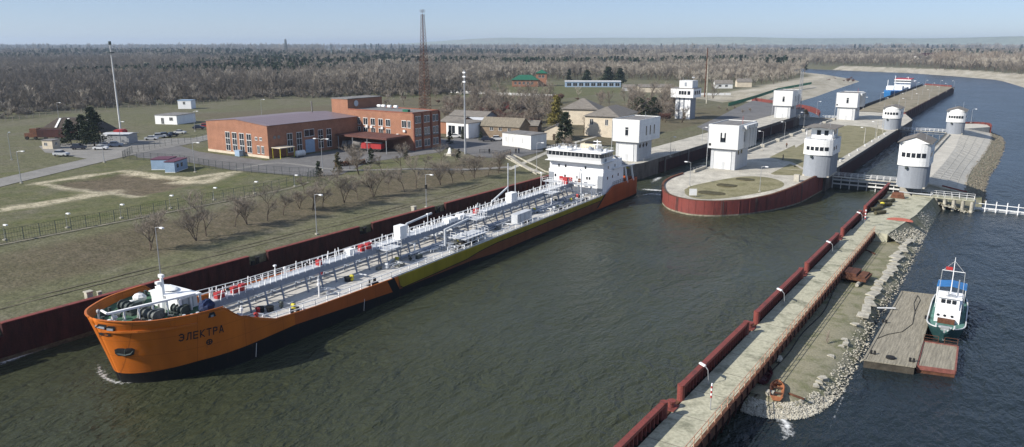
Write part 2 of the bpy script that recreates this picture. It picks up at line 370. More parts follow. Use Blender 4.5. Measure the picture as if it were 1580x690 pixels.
def ground_material():
    m = bpy.data.materials.new('river_bank_soil'); m.use_nodes = True; n = m.node_tree; b = n.nodes['Principled BSDF']; L = n.links.new
    b.inputs['Roughness'].default_value = .95; b.inputs['Specular IOR Level'].default_value = .1
    tc = n.nodes.new('ShaderNodeTexCoord'); co = tc.outputs['Object']
    def nz(s, d=6, st=None):
        q = n.nodes.new('ShaderNodeTexNoise'); q.inputs['Scale'].default_value = s; q.inputs['Detail'].default_value = d; q.inputs['Roughness'].default_value = .65
        if st:
            mp = n.nodes.new('ShaderNodeMapping'); mp.inputs['Scale'].default_value = st; L(co, mp.inputs[0]); L(mp.outputs[0], q.inputs['Vector'])
        else: L(co, q.inputs['Vector'])
        return q.outputs['Fac']
    def rg(x, a, c): r = n.nodes.new('ShaderNodeMapRange'); r.inputs['From Min'].default_value = a; r.inputs['From Max'].default_value = c; L(x, r.inputs['Value']); return r.outputs[0]
    def mix(f, A, B):
        x = n.nodes.new('ShaderNodeMix'); x.data_type = 'RGBA'; L(f, x.inputs['Factor'])
        for s_, v in (('A', A), ('B', B)):
            if isinstance(v, tuple): x.inputs[s_].default_value = (*v, 1)
            else: L(v, x.inputs[s_])
        return x.outputs['Result']
    def att(nm): a = n.nodes.new('ShaderNodeAttribute'); a.attribute_name = nm; return a.outputs['Fac']
    base = mix(rg(nz(.05), .4, .6), (.135, .133, .075), (.155, .142, .1))
    base = mix(rg(nz(.45, 7), .4, .7), base, (.092, .092, .05))
    base = mix(att('green'), base, mix(rg(nz(.3), .35, .65), (.078, .092, .034), (.135, .13, .062)))
    base = mix(att('pit'), base, mix(rg(nz(.5, 8), .35, .65), (.15, .12, .083), (.095, .08, .05)))
    dd = n.nodes.new('ShaderNodeMath'); dd.operation = 'MULTIPLY'; L(att('dirt'), dd.inputs[0]); L(rg(nz(.8, 8), .3, .52), dd.inputs[1])
    base = mix(dd.outputs[0], base, (.43, .38, .27))
    base = mix(att('sand'), base, mix(rg(nz(.1, 8, (1, .3, 1)), .35, .65), (.46, .42, .34), (.3, .27, .2)))
    f = n.nodes.new('ShaderNodeVectorMath'); f.operation = 'SCALE'; L(base, f.inputs[0])
    r2 = n.nodes.new('ShaderNodeMapRange'); r2.inputs['From Min'].default_value = .3; r2.inputs['From Max'].default_value = .7; r2.inputs['To Min'].default_value = .55; r2.inputs['To Max'].default_value = 1.4
    L(nz(2.2, 8), r2.inputs['Value']); L(r2.outputs[0], f.inputs['Scale']); L(f.outputs[0], b.inputs['Base Color'])
    bp = n.nodes.new('ShaderNodeBump'); bp.inputs['Distance'].default_value = .12; L(nz(1.7, 8), bp.inputs['Height']); L(bp.outputs[0], b.inputs['Normal'])
    return m
me.materials.append(ground_material()); me.shade_smooth()
go = bpy.data.objects.new('ground', me); SC.collection.objects.link(go); struct(go)
# the flat-topped hills on the horizon
MT['hill'] = mat('distant_hill_grass', (.24, .27, .18), .95, .3, .0016, col2=(.3, .27, .2), amt=.12, streak=(1, 1, 3))
h = M(); N = 160
for i in range(N+1):
    u = i/N; ang = math.radians(-13+58*u); dist = 9600+500*math.sin(7*u)+300*math.sin(19*u+1)
    top = 30+125*sm(0, .25, u)*(.86+.1*math.sin(5*u+1)+.05*math.sin(17*u)+.03*math.sin(41*u)); 
    for k_, (dd, zz) in enumerate(((0, -5), (250+60*math.sin(60*u), top*.42), (520+80*math.sin(43*u), top*.9), (900, top), (2600, top*.98))):
        r_ = dist+dd; p = c2w(r_*math.sin(ang), r_*math.cos(ang), zz); h.v.append(tuple(p))
for i in range(N):
    for k_ in range(4):
        a_ = i*5+k_; h.f.append([a_, a_+5, a_+6, a_+1]); h.mi.append(0)
struct(h.build('hills', 'hill', smooth=True))

# ------------------------------------------------------------------ trees
def bare_tree(seed, H=6.5, spread=.55, levels=4, trunk=.14, twigw=.03, up=.25, crownm='twig', kids=(4, 5), multi=1, low=.25):
    """returns (trunk builder, crown builder)"""
    r = random.Random(seed); T = M(); C = M()
    def limb(p, d, L, rad, lev):
        pts = [p]; rr = [rad]; q = p.copy(); dd = d.copy(); n = 3 if lev < 2 else 2
        for i in range(n):
            dd = (dd+Vector((r.uniform(-.22, .22), r.uniform(-.22, .22), r.uniform(-.05, .2)*up*2))).normalized()
            q = q+dd*L/n; pts.append(q.copy()); rr.append(rad*(1-.55*(i+1)/n))
        if lev <= 1: T.tube(pts, rr, 5 if lev == 0 else 4, cap=False)
        elif lev < levels: C.tube(pts, [max(x, twigw*.5) for x in rr], 3, cap=False)
        else:
            s_ = Vector((r.uniform(-1, 1), r.uniform(-1, 1), r.uniform(-.4, .4))).normalized()*twigw*.5
            C.add([pts[0]-s_, pts[0]+s_, pts[1]+s_*.8, pts[-1], pts[1]-s_*.8], [(0, 1, 2, 3, 4)]); return
        nk = r.randint(*kids)+(1 if lev >= 2 else 0)
        for j in range(nk):
            f = r.uniform(low if lev == 0 else .15, 1) if j < nk-1 else 1.0
            ii = min(int(f*n), n-1); b = pts[ii].lerp(pts[ii+1], f*n-ii)
            az = r.uniform(0, 2*PI); sp = spread*r.uniform(.6, 1.35)
            side = Vector((math.cos(az), math.sin(az), 0)); nd = (dd*(1-sp*.5)+side*sp+Vector((0, 0, up))).normalized()
            limb(b, nd, L*r.uniform(.5, .74), rr[ii]*.6, lev+1)
    for m_ in range(multi):
        d = Vector((r.uniform(-.1, .1), r.uniform(-.1, .1), 1)) if multi == 1 else Vector((r.uniform(-.5, .5), r.uniform(-.5, .5), 1))
        limb(Vector((0, 0, -.05)), d.normalized(), H*.5, trunk, 0)
    return T, C
def conifer(seed, H=10, w=2.6, dens=900, leaf=.5, skew=.2, base=.12):
    r = random.Random(seed); T = M(); C = M()
    T.tube([(0, 0, -.05), (0.1, 0, H*.5), (0, .1, H*.97)], [H*.022, H*.014, H*.004], 6)
    clumps = []
    for i in range(46):
        f = base+(1-base)*(i/46)**.9; rad = w*(1-f)**.75*(.7+.5*r.random())+.15; az = r.uniform(0, 2*PI)
        c = Vector((math.cos(az)*rad*r.uniform(.35, .95), math.sin(az)*rad*r.uniform(.35, .95), H*f)); clumps.append((c, .28*w*(1-f*.6)*r.uniform(.7, 1.3)))
        T.tube([(0, 0, H*f-.2), c], [.05, .02], 3, cap=False)
    for i in range(dens):
        c, s_ = clumps[r.randrange(len(clumps))]
        p = c+Vector((r.gauss(0, 1), r.gauss(0, 1), r.gauss(0, .55)))*s_*.75
        a = Vector((r.uniform(-1, 1), r.uniform(-1, 1), r.uniform(-.5, .7))).normalized(); b = a.orthogonal().normalized()*.35; L = leaf*r.uniform(.6, 1.3)
        C.add([p-a*L*.5, p+b*L, p+a*L*.6, p-b*L], [(0, 1, 2, 3)])
    return T, C
def tree_thing(name, label, T, C, bark='bark', leaf='twig', group=None, cat='tree'):
    o = thing(name, label, cat, group=group); T.build('trunk', bark, o); C.build('crown', leaf, o); return o

# the far-off wood: thousands of crowns that read as one mass
protos = bpy.data.collections.new('wood_kinds')
def proto(mbs, mats, nm):
    me = bpy.data.meshes.new(nm); v = []; f = []; mi = []
    for i, mb in enumerate(mbs):
        o = len(v); v += mb.v; f += [[a+o for a in q_] for q_ in mb.f]; mi += [i]*len(mb.f)
    me.from_pydata(v, [], f); [me.materials.append(MT[x]) for x in mats]; me.polygons.foreach_set('material_index', mi)
    o = bpy.data.objects.new(nm, me); protos.objects.link(o)
MT['wood_dark_twig'] = mat('dim_brown_twigs', (.2, .175, .145), .95, .2, 1, fine=False)
MT['wood_mid_twig'] = mat('grey_brown_twigs', (.28, .245, .2), .95, .2, 1, fine=False)
MT['wood_pale_twig'] = mat('pale_beige_twigs', (.44, .39, .32), .95, .2, 1, fine=False)
MT['wood_needle'] = mat('far_dark_needles', (.035, .056, .028), .95, .2, 1, fine=False)
for i, (tw, kw) in enumerate((('wood_dark_twig', {}), ('wood_dark_twig', {}), ('wood_mid_twig', {}), ('wood_mid_twig', {}), ('wood_pale_twig', {}))):
    proto(bare_tree(40+i, 13, .5, 4, .22, .13, .3, kids=(4, 5)), ('bark', tw), f'wood_tree_{"abcdefg"[i]}')
proto(bare_tree(47, 5.5, .9, 3, .08, .12, .2, kids=(5, 6), multi=4, low=.05), ('bark', 'wood_mid_twig'), 'wood_tree_f')
for i in range(2): proto(conifer(60+i, 13, 3.4, 420, 1.3), ('bark', 'wood_needle'), f'wood_tree_{"yz"[i]}')
EDGE = [(-400, 205), (-60, 196), (0, 189), (60, 181), (150, 169), (250, 163), (350, 157), (450, 153), (560, 151), (640, 150), (700, 147), (745, 140), (770, 131), (830, 125), (960, 123), (1010, 125), (1060, 127),
        (1120, 128), (1180, 128), (1215, 121), (1244, 112), (1246, 102), (1330, 103), (1400, 105), (1480, 109), (1560, 115), (1700, 122), (2100, 136)]
def edge_y(x):
    for (x0, y0), (x1, y1) in zip(EDGE[:-1], EDGE[1:]):
        if x0 <= x <= x1: return y0+(y1-y0)*(x-x0)/(x1-x0)
    return 999
def mask_n(p, s_): return mnoise.fractal(Vector((p[0]*s_, p[1]*s_, 3.3)), 1.0, 2.0, 4)
pts_, rot_, scl_, ind_ = [], [], [], []
def wood(r0, r1, sp, scale, keep_p=1.0):
    Y = r0
    while Y < r1:
        X = -.82*Y-60
        while X < .8*Y+60:
            x = X+R.uniform(-.5, .5)*sp; y = Y+R.uniform(-.5, .5)*sp; X += sp
            p = c2w(x, y, 5.5); px_, py_ = pix(p.x, p.y, 5.5)
            if py_ > edge_y(px_)-R.uniform(0, 2.0): continue
            if p.y < 0 and p.x > -103: continue
            arr = np.array([p.x]), np.array([p.y])
            if -sdist(*arr, LEFT)[0] < 14 and -sdist(*arr, FAR)[0] < 22: continue
            if R.random() > keep_p: continue
            opening = mask_n(p, .0011)
            if y > 1700 and opening > .22+.1*R.random() and px_ > 500: continue
            n1 = mask_n(p, .004); n2 = mask_n((p.x+900, p.y), .0025)
            fx = px_ < 700
            if n2 > (.13 if fx else .3) and y > 700 and y < 4000 and R.random() < .8: k_ = 6+R.randrange(2)
            elif n1 > .2: k_ = R.choice((2, 3, 4, 4)) if not fx else R.choice((2, 3, 4))
            elif n1 < -.12: k_ = R.choice((0, 1, 1))
            else: k_ = R.choice((0, 1, 2, 3) if fx else (1, 2, 3, 4))
            if R.random() < .03: k_ = 4
            pts_.append((p.x, p.y, 5.4)); rot_.append(R.uniform(0, 6.28)); scl_.append(scale*R.uniform(.72, 1.2)*(1.0+.2*n1)); ind_.append(k_)
            if y < 620:
                for _q in range(2): pts_.append((p.x+R.uniform(-4, 4), p.y+R.uniform(-4, 4), 5.3)); rot_.append(R.uniform(0, 6)); scl_.append(R.uniform(.6, 1.2)); ind_.append(5)
        Y += sp
wood(330, 950, 8.5, .92); wood(950, 1900, 13, 1.08); wood(1900, 3600, 24, 1.5); wood(3600, 9300, 60, 2.6, .9)
print('wood instances', len(pts_))
me = bpy.data.meshes.new('distant_wood'); me.from_pydata(pts_, [], [])
for nm, ty, ar in (('rz', 'FLOAT', rot_), ('sc', 'FLOAT', scl_), ('ki', 'INT', ind_)):
    a = me.attributes.new(nm, ty, 'POINT'); a.data.foreach_set('value', ar)
wo = bpy.data.objects.new('distant_wood', me); SC.collection.objects.link(wo)
tag(wo, 'grey brown leafless wood with dark pine patches reaching to the horizon', 'wood', kind='stuff')
ng = bpy.data.node_groups.new('plant_wood', 'GeometryNodeTree')
ng.interface.new_socket('Geometry', in_out='INPUT', socket_type='NodeSocketGeometry'); ng.interface.new_socket('Geometry', in_out='OUTPUT', socket_type='NodeSocketGeometry')
N_ = ng.nodes; L_ = ng.links.new; gi = N_.new('NodeGroupInput'); gout = N_.new('NodeGroupOutput'); ip = N_.new('GeometryNodeInstanceOnPoints'); ci = N_.new('GeometryNodeCollectionInfo')
ci.inputs['Collection'].default_value = protos; ci.inputs['Separate Children'].default_value = True; ci.inputs['Reset Children'].default_value = True
mp_ = N_.new('GeometryNodeMeshToPoints'); L_(gi.outputs[0], mp_.inputs[0]); L_(mp_.outputs[0], ip.inputs['Points']); L_(ci.outputs[0], ip.inputs['Instance'])
ip.inputs['Pick Instance'].default_value = True
def na(nm, ty): a = N_.new('GeometryNodeInputNamedAttribute'); a.data_type = ty; a.inputs['Name'].default_value = nm; return a.outputs['Attribute']
L_(na('ki', 'INT'), ip.inputs['Instance Index']); L_(na('sc', 'FLOAT'), ip.inputs['Scale'])
cx = N_.new('ShaderNodeCombineXYZ'); L_(na('rz', 'FLOAT'), cx.inputs['Z']); L_(cx.outputs[0], ip.inputs['Rotation'])
L_(ip.outputs[0], gout.inputs[0])
md = wo.modifiers.new('plant', 'NODES'); md.node_group = ng
# ------------------------------------------------------------------ left quay: dark red wall, roads, pavements
def wall_strip(mb, path, z0, z1, th, top=None):
    """thick wall along a path, outer face on the path, thickness towards the left of travel"""
    P_ = [Vector((p[0], p[1], 0)) for p in path]; n = len(P_); off = []
    for i in range(n):
        d = (P_[min(i+1, n-1)]-P_[max(i-1, 0)]).normalized(); off.append(P_[i]+Vector((-d.y, d.x, 0))*th)
    vs = []
    F0 = z0 if callable(z0) else (lambda y: z0); F1 = z1 if callable(z1) else (lambda y: z1)
    for i in range(n):
        a, b = P_[i], off[i]
        vs += [(a.x, a.y, F0(a.y)), (a.x, a.y, F1(a.y)), (b.x, b.y, F1(a.y)), (b.x, b.y, F0(a.y))]
    fs = []
    for i in range(n-1):
        o = i*4
        for k_ in range(4): fs.append((o+k_, o+(k_+1) % 4, o+4+(k_+1) % 4, o+4+k_))
    fs += [(0, 3, 2, 1), (4*n-4, 4*n-3, 4*n-2, 4*n-1)]
    return mb.add(vs, fs)
def bez(pts, n=8):
    """Catmull-Rom through the points"""
    P_ = [Vector((p[0], p[1], p[2] if len(p) > 2 else 0)) for p in pts]; P_ = [P_[0]*2-P_[1]]+P_+[P_[-1]*2-P_[-2]]; out = []
    for i in range(1, len(P_)-2):
        a, b, c, d = P_[i-1:i+3]
        for k_ in range(n):
            t = k_/n; out.append(.5*((2*b)+(c-a)*t+(2*a-5*b+4*c-d)*t*t+(3*b-a-3*c+d)*t**3))
    out.append(P_[-2]); return out
q = thing('quay_wall', 'long dark rusty red steel quay wall with notches behind the tanker', 'quay wall', (-102.5, 60, 0))
QG = [(33.5, 37.0), (73.8, 77.6), (99.0, 102.6), (121.5, 125.3)]
edges_ = [-60]+[v for g_ in QG for v in g_]+[176]
m = M(); m.box(-.0, -120, -3, -.75, 116, 3.3); m.build('lower_wall', 'dark_red', q)
for i in range(0, len(edges_), 2):
    m = M(); y0, y1 = edges_[i]-60, edges_[i+1]-60; m.box(.03, y0, 3.3, -.55, y1, 5.0)
    y = y0+.6
    while y < y1: m.box(.03, y, -.5, .07, y+.12, 4.9); y += 1.5
    m.build('upper_panel', 'dark_red', q)
    m = M(); m.box(.2, y0, 5.0, -.6, y1, 5.1); m.build('coping', 'red_wall', q)
wall_strip(M(), [(0, 116), (-.9, 124), (-1.2, 132), (1, 142), (5, 147)], -3, 5.0, .6).build('upper_panel', 'dark_red', q)
m = M(); m.box(.02, -120, -.3, .1, 116, .55); m.build('tide_band', MT.setdefault('tide', mat('mossy_tide_band', (.1, .085, .05), .9, .4, 1.2, streak=(1, 1, 2.5))), q)
for i, (y0, y1) in enumerate(QG):
    b_ = M(); b_.cyl((0, 0), .28, 3.3, 4.3, 12); b_.cyl((0, 0), .42, 4.3, 4.5, 12); b_.cbox((0, -.9, 3.6), (.5, .5, .6))
    o = b_.build('mooring_bollard', 'black'); o.location = (-102.95, (y0+y1)/2, 0)
    tag(o, f'black mooring bollard in the {ORD[i]} notch of the quay wall counted from the tanker bow', 'bollard', 'mooring bollards in the quay wall notches')
for i, (px_, py_) in enumerate(((140, 461), (152, 455), (636, 325))):
    p = at(px_, py_, 4.7); b_ = M(); b_.cbox((0, 0, .5), (.8, .8, 1.0)); b_.cbox((0, 0, 1.06), (1.0, 1.0, .14)); o = b_.build('bollard_block', 'stone')
    if i == 1: o.scale = (.6, .6, .6)
    o.location = (-104.2, p.y, 4.6); tag(o, ['pale concrete block on the grass above the tanker bow', 'small pale concrete block just right of the larger block above the bow', 'pale concrete block on the quay edge beside the middle lamp'][i], 'concrete block')

MT['gravel'] = mat('dusty_gravel', (.25, .225, .16), .95, .25, .8)
def sheet(name, poly, z, m='asphalt', kind='structure', th=.0):
    from mathutils.geometry import tessellate_polygon
    P_ = [Vector((p[0], p[1], z)) for p in poly]; mb = M()
    mb.add(P_, [list(t)[::-1] if False else list(t) for t in tessellate_polygon([P_])])
    o = mb.build(name, m); me_ = o.data
    for pg in me_.polygons:
        if pg.normal.z < 0: pg.flip()
    tag(o, kind=kind); return o
def zi(y): return 3.35+1.45*sm(172, 200, y)
def ISL(px, py, dz=0.0):
    z = 4.0
    for _ in range(14): z = .5*z+.5*(zi(at(px, py, z).y)+dz)
    return at(px, py, z)
def drape(name, poly, dz, m, step=3.0, fn=None):
    bm = bmesh.new(); vs_ = [bm.verts.new((p[0], p[1], 0)) for p in poly]; bm.faces.new(vs_)
    for ax in (0, 1):
        lo = min(p[ax] for p in poly); hi = max(p[ax] for p in poly); v_ = lo+step
        while v_ < hi:
            co = [0, 0, 0]; co[ax] = v_; no = [0, 0, 0]; no[ax] = 1
            bmesh.ops.bisect_plane(bm, geom=bm.verts[:]+bm.edges[:]+bm.faces[:], plane_co=co, plane_no=no); v_ += step
    for v_ in bm.verts: v_.co.z = (fn(v_.co.y) if fn else hz(v_.co.x, v_.co.y))+dz
    bmesh.ops.recalc_face_normals(bm, faces=bm.faces[:])
    if sum(f.normal.z for f in bm.faces) < 0: bmesh.ops.reverse_faces(bm, faces=bm.faces[:])
    me_ = bpy.data.meshes.new(name); bm.to_mesh(me_); bm.free(); me_.materials.append(MT[m]); o = bpy.data.objects.new(name, me_); SC.collection.objects.link(o); tag(o, kind='structure'); return o
def ribbon(name, pts, w, dz, m, hfun=None, n=8):
    c = bez(pts, n); mb = M(); k_ = len(c)
    for i, p in enumerate(c):
        d = (c[min(i+1, k_-1)]-c[max(i-1, 0)]); d.z = 0; d.normalize(); s_ = Vector((-d.y, d.x, 0))*w/2
        for e in (s_, -s_):
            q_ = p+e; q_.z = (hfun(q_.x, q_.y) if hfun else p.z)+dz; mb.v.append(tuple(q_))
    for i in range(k_-1): mb.f.append([2*i+1, 2*i+3, 2*i+2, 2*i]); mb.mi.append(0)
    o = mb.build(name, m); tag(o, kind='structure'); return o
ribbon('road', [at(-240, 345, 7), at(-60, 297, 7), at(60, 268, 7), at(190, 238, 7), at(290, 219, 7), at(345, 207, 7), at(400, 195, 7)], 8.5, .10, 'road', hz)
sheet('parking', pl((60, 226), (96, 222), (150, 220), (255, 214), (300, 213), (250, 226), (185, 238), (140, 246), (118, 243), (95, 238), (70, 236), z=7), 7.07, 'road')
drape('yard', [(-229, 124), (-212, 118), (-193, 121), (-170, 119.5), (-144.5, 124), (-141, 131), (-150, 150), (-146, 176), (-153, 190), (-153, 205), (-200, 205), (-200, 168), (-176, 165), (-176, 135), (-209, 135.5), (-225, 140)], .06, 'asphalt')
drape('pavement', [tuple(G(*p)[:2]) for p in ((695, 228), (735, 243), (790, 246), (838, 234), (836, 222), (770, 216), (700, 212))], .09, 'asphalt')
drape('apron', [tuple(G(*p)[:2]) for p in ((1075, 196), (1110, 180), (1150, 160), (1162, 155.5), (1192, 161), (1222, 166), (1228, 170), (1190, 178), (1150, 190), (1100, 206))], .08, 'asphalt')
ribbon('path', [(-136.2, 0), (-136.2, 60), (-136.3, 100), (-137, 112), (-139.5, 119)], .9, .07, 'gravel', hz)
ribbon('path', [G(785, 262), G(828, 243), G(862, 228), G(905, 215), G(940, 205)], 1.4, .08, 'concrete', hz)
ribbon('path', [G(360, 262), G(430, 252), G(520, 262), G(600, 262), G(700, 262), G(790, 258)], 1.6, .08, 'road', hz)

MT['rut'] = mat('worn_track', (.13, .115, .075), .95, .3, .7)
for dx in (0, 1.7): ribbon('path', [(-110.5+dx, 10), (-111.2+dx, 45), (-110.2+dx, 80), (-109.8+dx, 120), (-112+dx, 160)], .38, .06, 'rut', hz)
# ------------------------------------------------------------------ lock walls, island, far pier
lw = thing('lock_wall', 'concrete wall with pale coping along the left side of the left lock chamber', 'lock wall', (-91.5, 205, 0))
wall_body = M(); wall_body.prism([(0, 0), (0, 190), (-11.9, 190), (-11.9, -29), (-8, -29), (-3.5, -14)], -3, 4.75); wall_body.build('wall', 'concrete_dark', lw)
m = M(); m.prism([(.05, .0), (.05, 190), (-11.6, 190), (-11.6, -28.5), (-8, -28.6), (-3.5, -13.9)], 4.75, 4.85); m.build('coping', 'concrete', lw)
m = M(); m.box(.02, 12, -1, .12, 176, 3.6); m.build('lower_face', 'dark_red', lw)
m = M()
for y in range(16, 176, 20): m.box(.12, y, -1, .3, y+1.2, 4.7)
m.build('fender', 'concrete_dark', lw)
# island
IR = [tuple(ISL(*p, .25)[:2]) for p in ((1052.6, 267), (1031, 275), (1021.5, 284), (1024, 294), (1034, 301.5), (1056, 307.5), (1078, 310.2), (1107, 311), (1147, 309), (1175, 304.5), (1201, 298), (1237, 284), (1268, 268.5), (1276, 265))]
irc = [(p.x, p.y) for p in bez(IR, 6)]
isl = [(p[0], p[1]) for p in irc]
outline = isl+[(-41.6, 214), (-41.6, 398), (-49.6, 436), (-72.5, 436), (-72.5, 205), (irc[0][0]-.0, irc[0][1]+4)]
iw = thing('island_wall', 'curved bright red steel wall round the rounded tip of the lock island', 'island wall', (0, 0, 0))
m = M(); wall_strip(m, isl, .35, lambda y: zi(y)+.3, .45); m.build('wall', 'red_wall', iw)
m = M()
for i in range(2, len(isl)-2, 3):
    p, q_ = Vector((*isl[i], 0)), Vector((*isl[i+1], 0)); d = (q_-p).normalized(); o_ = Vector((d.y, -d.x, 0))*.03
    a_ = p+o_; m.tube([(a_.x, a_.y, .4), (a_.x, a_.y, zi(a_.y)+.25)], .035, 4)
m.build('rib', 'red_wall', iw)
for px_ in (1045, 1110, 1165, 1235):
    j_ = min(range(len(isl)), key=lambda k_: abs(pix(isl[k_][0], isl[k_][1], 3)[0]-px_)+(999 if isl[k_][1] > isl[len(isl)//3][1]+8 and px_ < 1060 else 0)); p, q_ = Vector((*isl[j_], 0)), Vector((*isl[min(j_+1, len(isl)-1)], 0)); d = (q_-p).normalized(); o_ = Vector((d.y, -d.x, 0))*.14; m = M()
    for e in (0, .5): a_ = p+o_+d*e; m.tube([(a_.x, a_.y, .2), (a_.x, a_.y, zi(a_.y)+.4)], .04, 4)
    for z_ in range(8): a_ = p+o_; b_ = a_+d*.5; m.tube([(a_.x, a_.y, .5+z_*.42), (b_.x, b_.y, .5+z_*.42)], .03, 3)
    m.build('ladder', 'dark_steel', iw)
m = M(); wall_strip(m, isl, -3, .35, .5); m.build('waterline_band', 'waterline', iw)
m = M(); wall_strip(m, [(a_-.06, b_) for a_, b_ in isl], lambda y: zi(y)+.3, lambda y: zi(y)+.4, .6); m.build('coping', 'rust', iw)
drape('island', outline, 0, 'concrete', 2.5, zi)
lb = thing('chamber_wall', 'dark stained concrete wall of the right lock chamber along the island', 'lock wall', (-42, 213, 0))
m = M(); m.box(0.4, 1.5, -3, -.8, 185, 4.72); m.build('wall', 'concrete_dark', lb)
m = M(); m.box(.5, 12, 4.72, -1.0, 185, 4.9); m.build('coping', 'concrete', lb)
m = M(); m.box(.42, 20, -1, .6, 150, 3.9); m.build('lower_face', 'dark_red', lb)
lb = thing('chamber_wall', 'low wall of the left lock chamber on the island side with a kerb of blocks', 'lock wall', (-72.5, 205, 0))
m = M(); m.box(0.8, -1, -3, -.4, 192, 4.72); m.build('wall', 'concrete_dark', lb)
m = M()
for y in range(18, 176, 19): m.box(-.3, y+2.2, 4.86, .25, y+17.2, 5.55)
m.box(-.3, -8, 4.86, .2, 1, 5.5)
m.build('parapet', 'concrete', lb)
for i in range(9):
    y = 205+18+19*i; o = M().cbox((0, 0, .45), (1.5, 1.7, .9)).cbox((0, 0, .95), (1.2, 1.4, .12)).build('kerb_block', 'concrete'); o.location = (-72.1, y, 4.86)
    tag(o, f'{ORD[i]} pale concrete block from tower end along the parapet of the left chamber', 'concrete block', 'blocks along the left chamber parapet')
# grass plots and paths of the island
MT['grass'] = mat('island_dry_grass', (.22, .2, .115), .95, .25, .3, col2=(.15, .14, .07), amt=.45, bump=.04)
ov = [tuple(ISL(*p)[:2]) for p in ((1056, 293), (1068, 287), (1100, 280), (1150, 272.5), (1185, 274), (1207, 281), (1208, 288), (1190, 294), (1165, 299), (1120, 306), (1088, 307.5), (1068, 305), (1058, 300))]
drape('grass_plot', [(p.x, p.y) for p in bez(ov+[ov[0]], 5)][:-1], .04, 'grass', 2.5, zi)
struct(sheet('grass_plot', [tuple(at(*p, 4.8)[:2]) for p in ((1189, 268), (1219, 253), (1239, 262), (1237, 271), (1195, 270))], 4.83, 'grass'))
struct(sheet('grass_plot', [tuple(at(*p, 4.8)[:2]) for p in ((1187, 243), (1226, 224), (1238, 258), (1221, 250))], 4.838, 'grass'))
struct(sheet('grass_plot', [(-62, 262), (-52, 222), (-44.5, 222), (-44.2, 340), (-52, 352), (-62, 355), (-66, 330)], 4.83, 'grass'))
struct(ribbon('path', [(-43.3, 222, 4.8), (-43.3, 300, 4.8), (-43.3, 344, 4.8)], 1.8, .06, 'concrete', None))
struct(ribbon('path', [at(1195, 260.5, 4.8), at(1215, 261.5, 4.8), at(1238, 262.5, 4.8)], .5, .05, 'concrete', None))
struct(ribbon('path', [at(1188, 246, 4.8), at(1215, 249.5, 4.8), at(1243, 262, 4.8)], .9, .052, 'concrete', None))
for i, (px_, py_, rx, ry) in enumerate(((1122, 286, 3.2, 2.6), (1098, 298, 4.2, 2.8), (1150, 277, 3.0, 2.2))):
    p = ISL(px_, py_); bd = [(p.x+rx*math.cos(t*PI/8), p.y+ry*math.sin(t*PI/8)) for t in range(16)]
    o = M().prism(bd, p.z-.3, p.z+.14, [(p.x+(a_-p.x)*.8, p.y+(b_-p.y)*.8) for a_, b_ in bd]).build('flower_bed', 'pit_soil' if 'pit_soil' in MT else MT.setdefault('pit_soil', mat('bare_brown_soil', (.08, .07, .035), .95, .3, .8)))
    tag(o, ['bare oval flower bed in the middle of the island lawn', 'larger bare oval flower bed nearest the red wall', 'bare oval flower bed nearest the lock tower'][i], 'flower bed', 'flower beds on the island lawn')
# far pier
MT['pier_ground'] = mat('pier_gravel', (.25, .215, .15), .95, .2, .15, col2=(.15, .135, .085), amt=.4)
fp = thing('long_pier', 'long far pier with dark steel walls running out into the river', 'pier', (-62, 440, 0))
PW = [(12.3, -6), (12.5, 100), (13, 290), (11, 300), (-11.5, 323), (-12.5, 310), (-12.3, 60), (-10.5, -6)]
m = M(); m.prism(PW, -3, 4.7); m.build('body', 'dark_red', fp)
m = M(); m.prism([(a_*.955, b_-.5) for a_, b_ in PW], 4.7, 4.8); m.build('top', 'pier_ground', fp)
m = M(); m.box(12.9, -7, -3, 12.2, -6.05, 5.4); m.cbox((12.4, -8, 2.3), (2.2, 3, 5.2)); m.build('end_post', 'red_wall', fp)
m = M()
for y in range(0, 290, 9):
    x0 = 12.35+.65*y/290; m.box(x0, y, -.5, x0+.35, y+8.0, 4.95)
m.build('fender_panel', 'dark_red', fp)
m = M(); m.box(-12.75, -4, -1, -12.05, 312, 6.0); m.build('parapet', 'black', fp)
m = M(); m.beam((11, 301, 5.3), (-11.5, 324, 5.3), .6, 1.2); m.build('parapet', 'red_wall', fp)

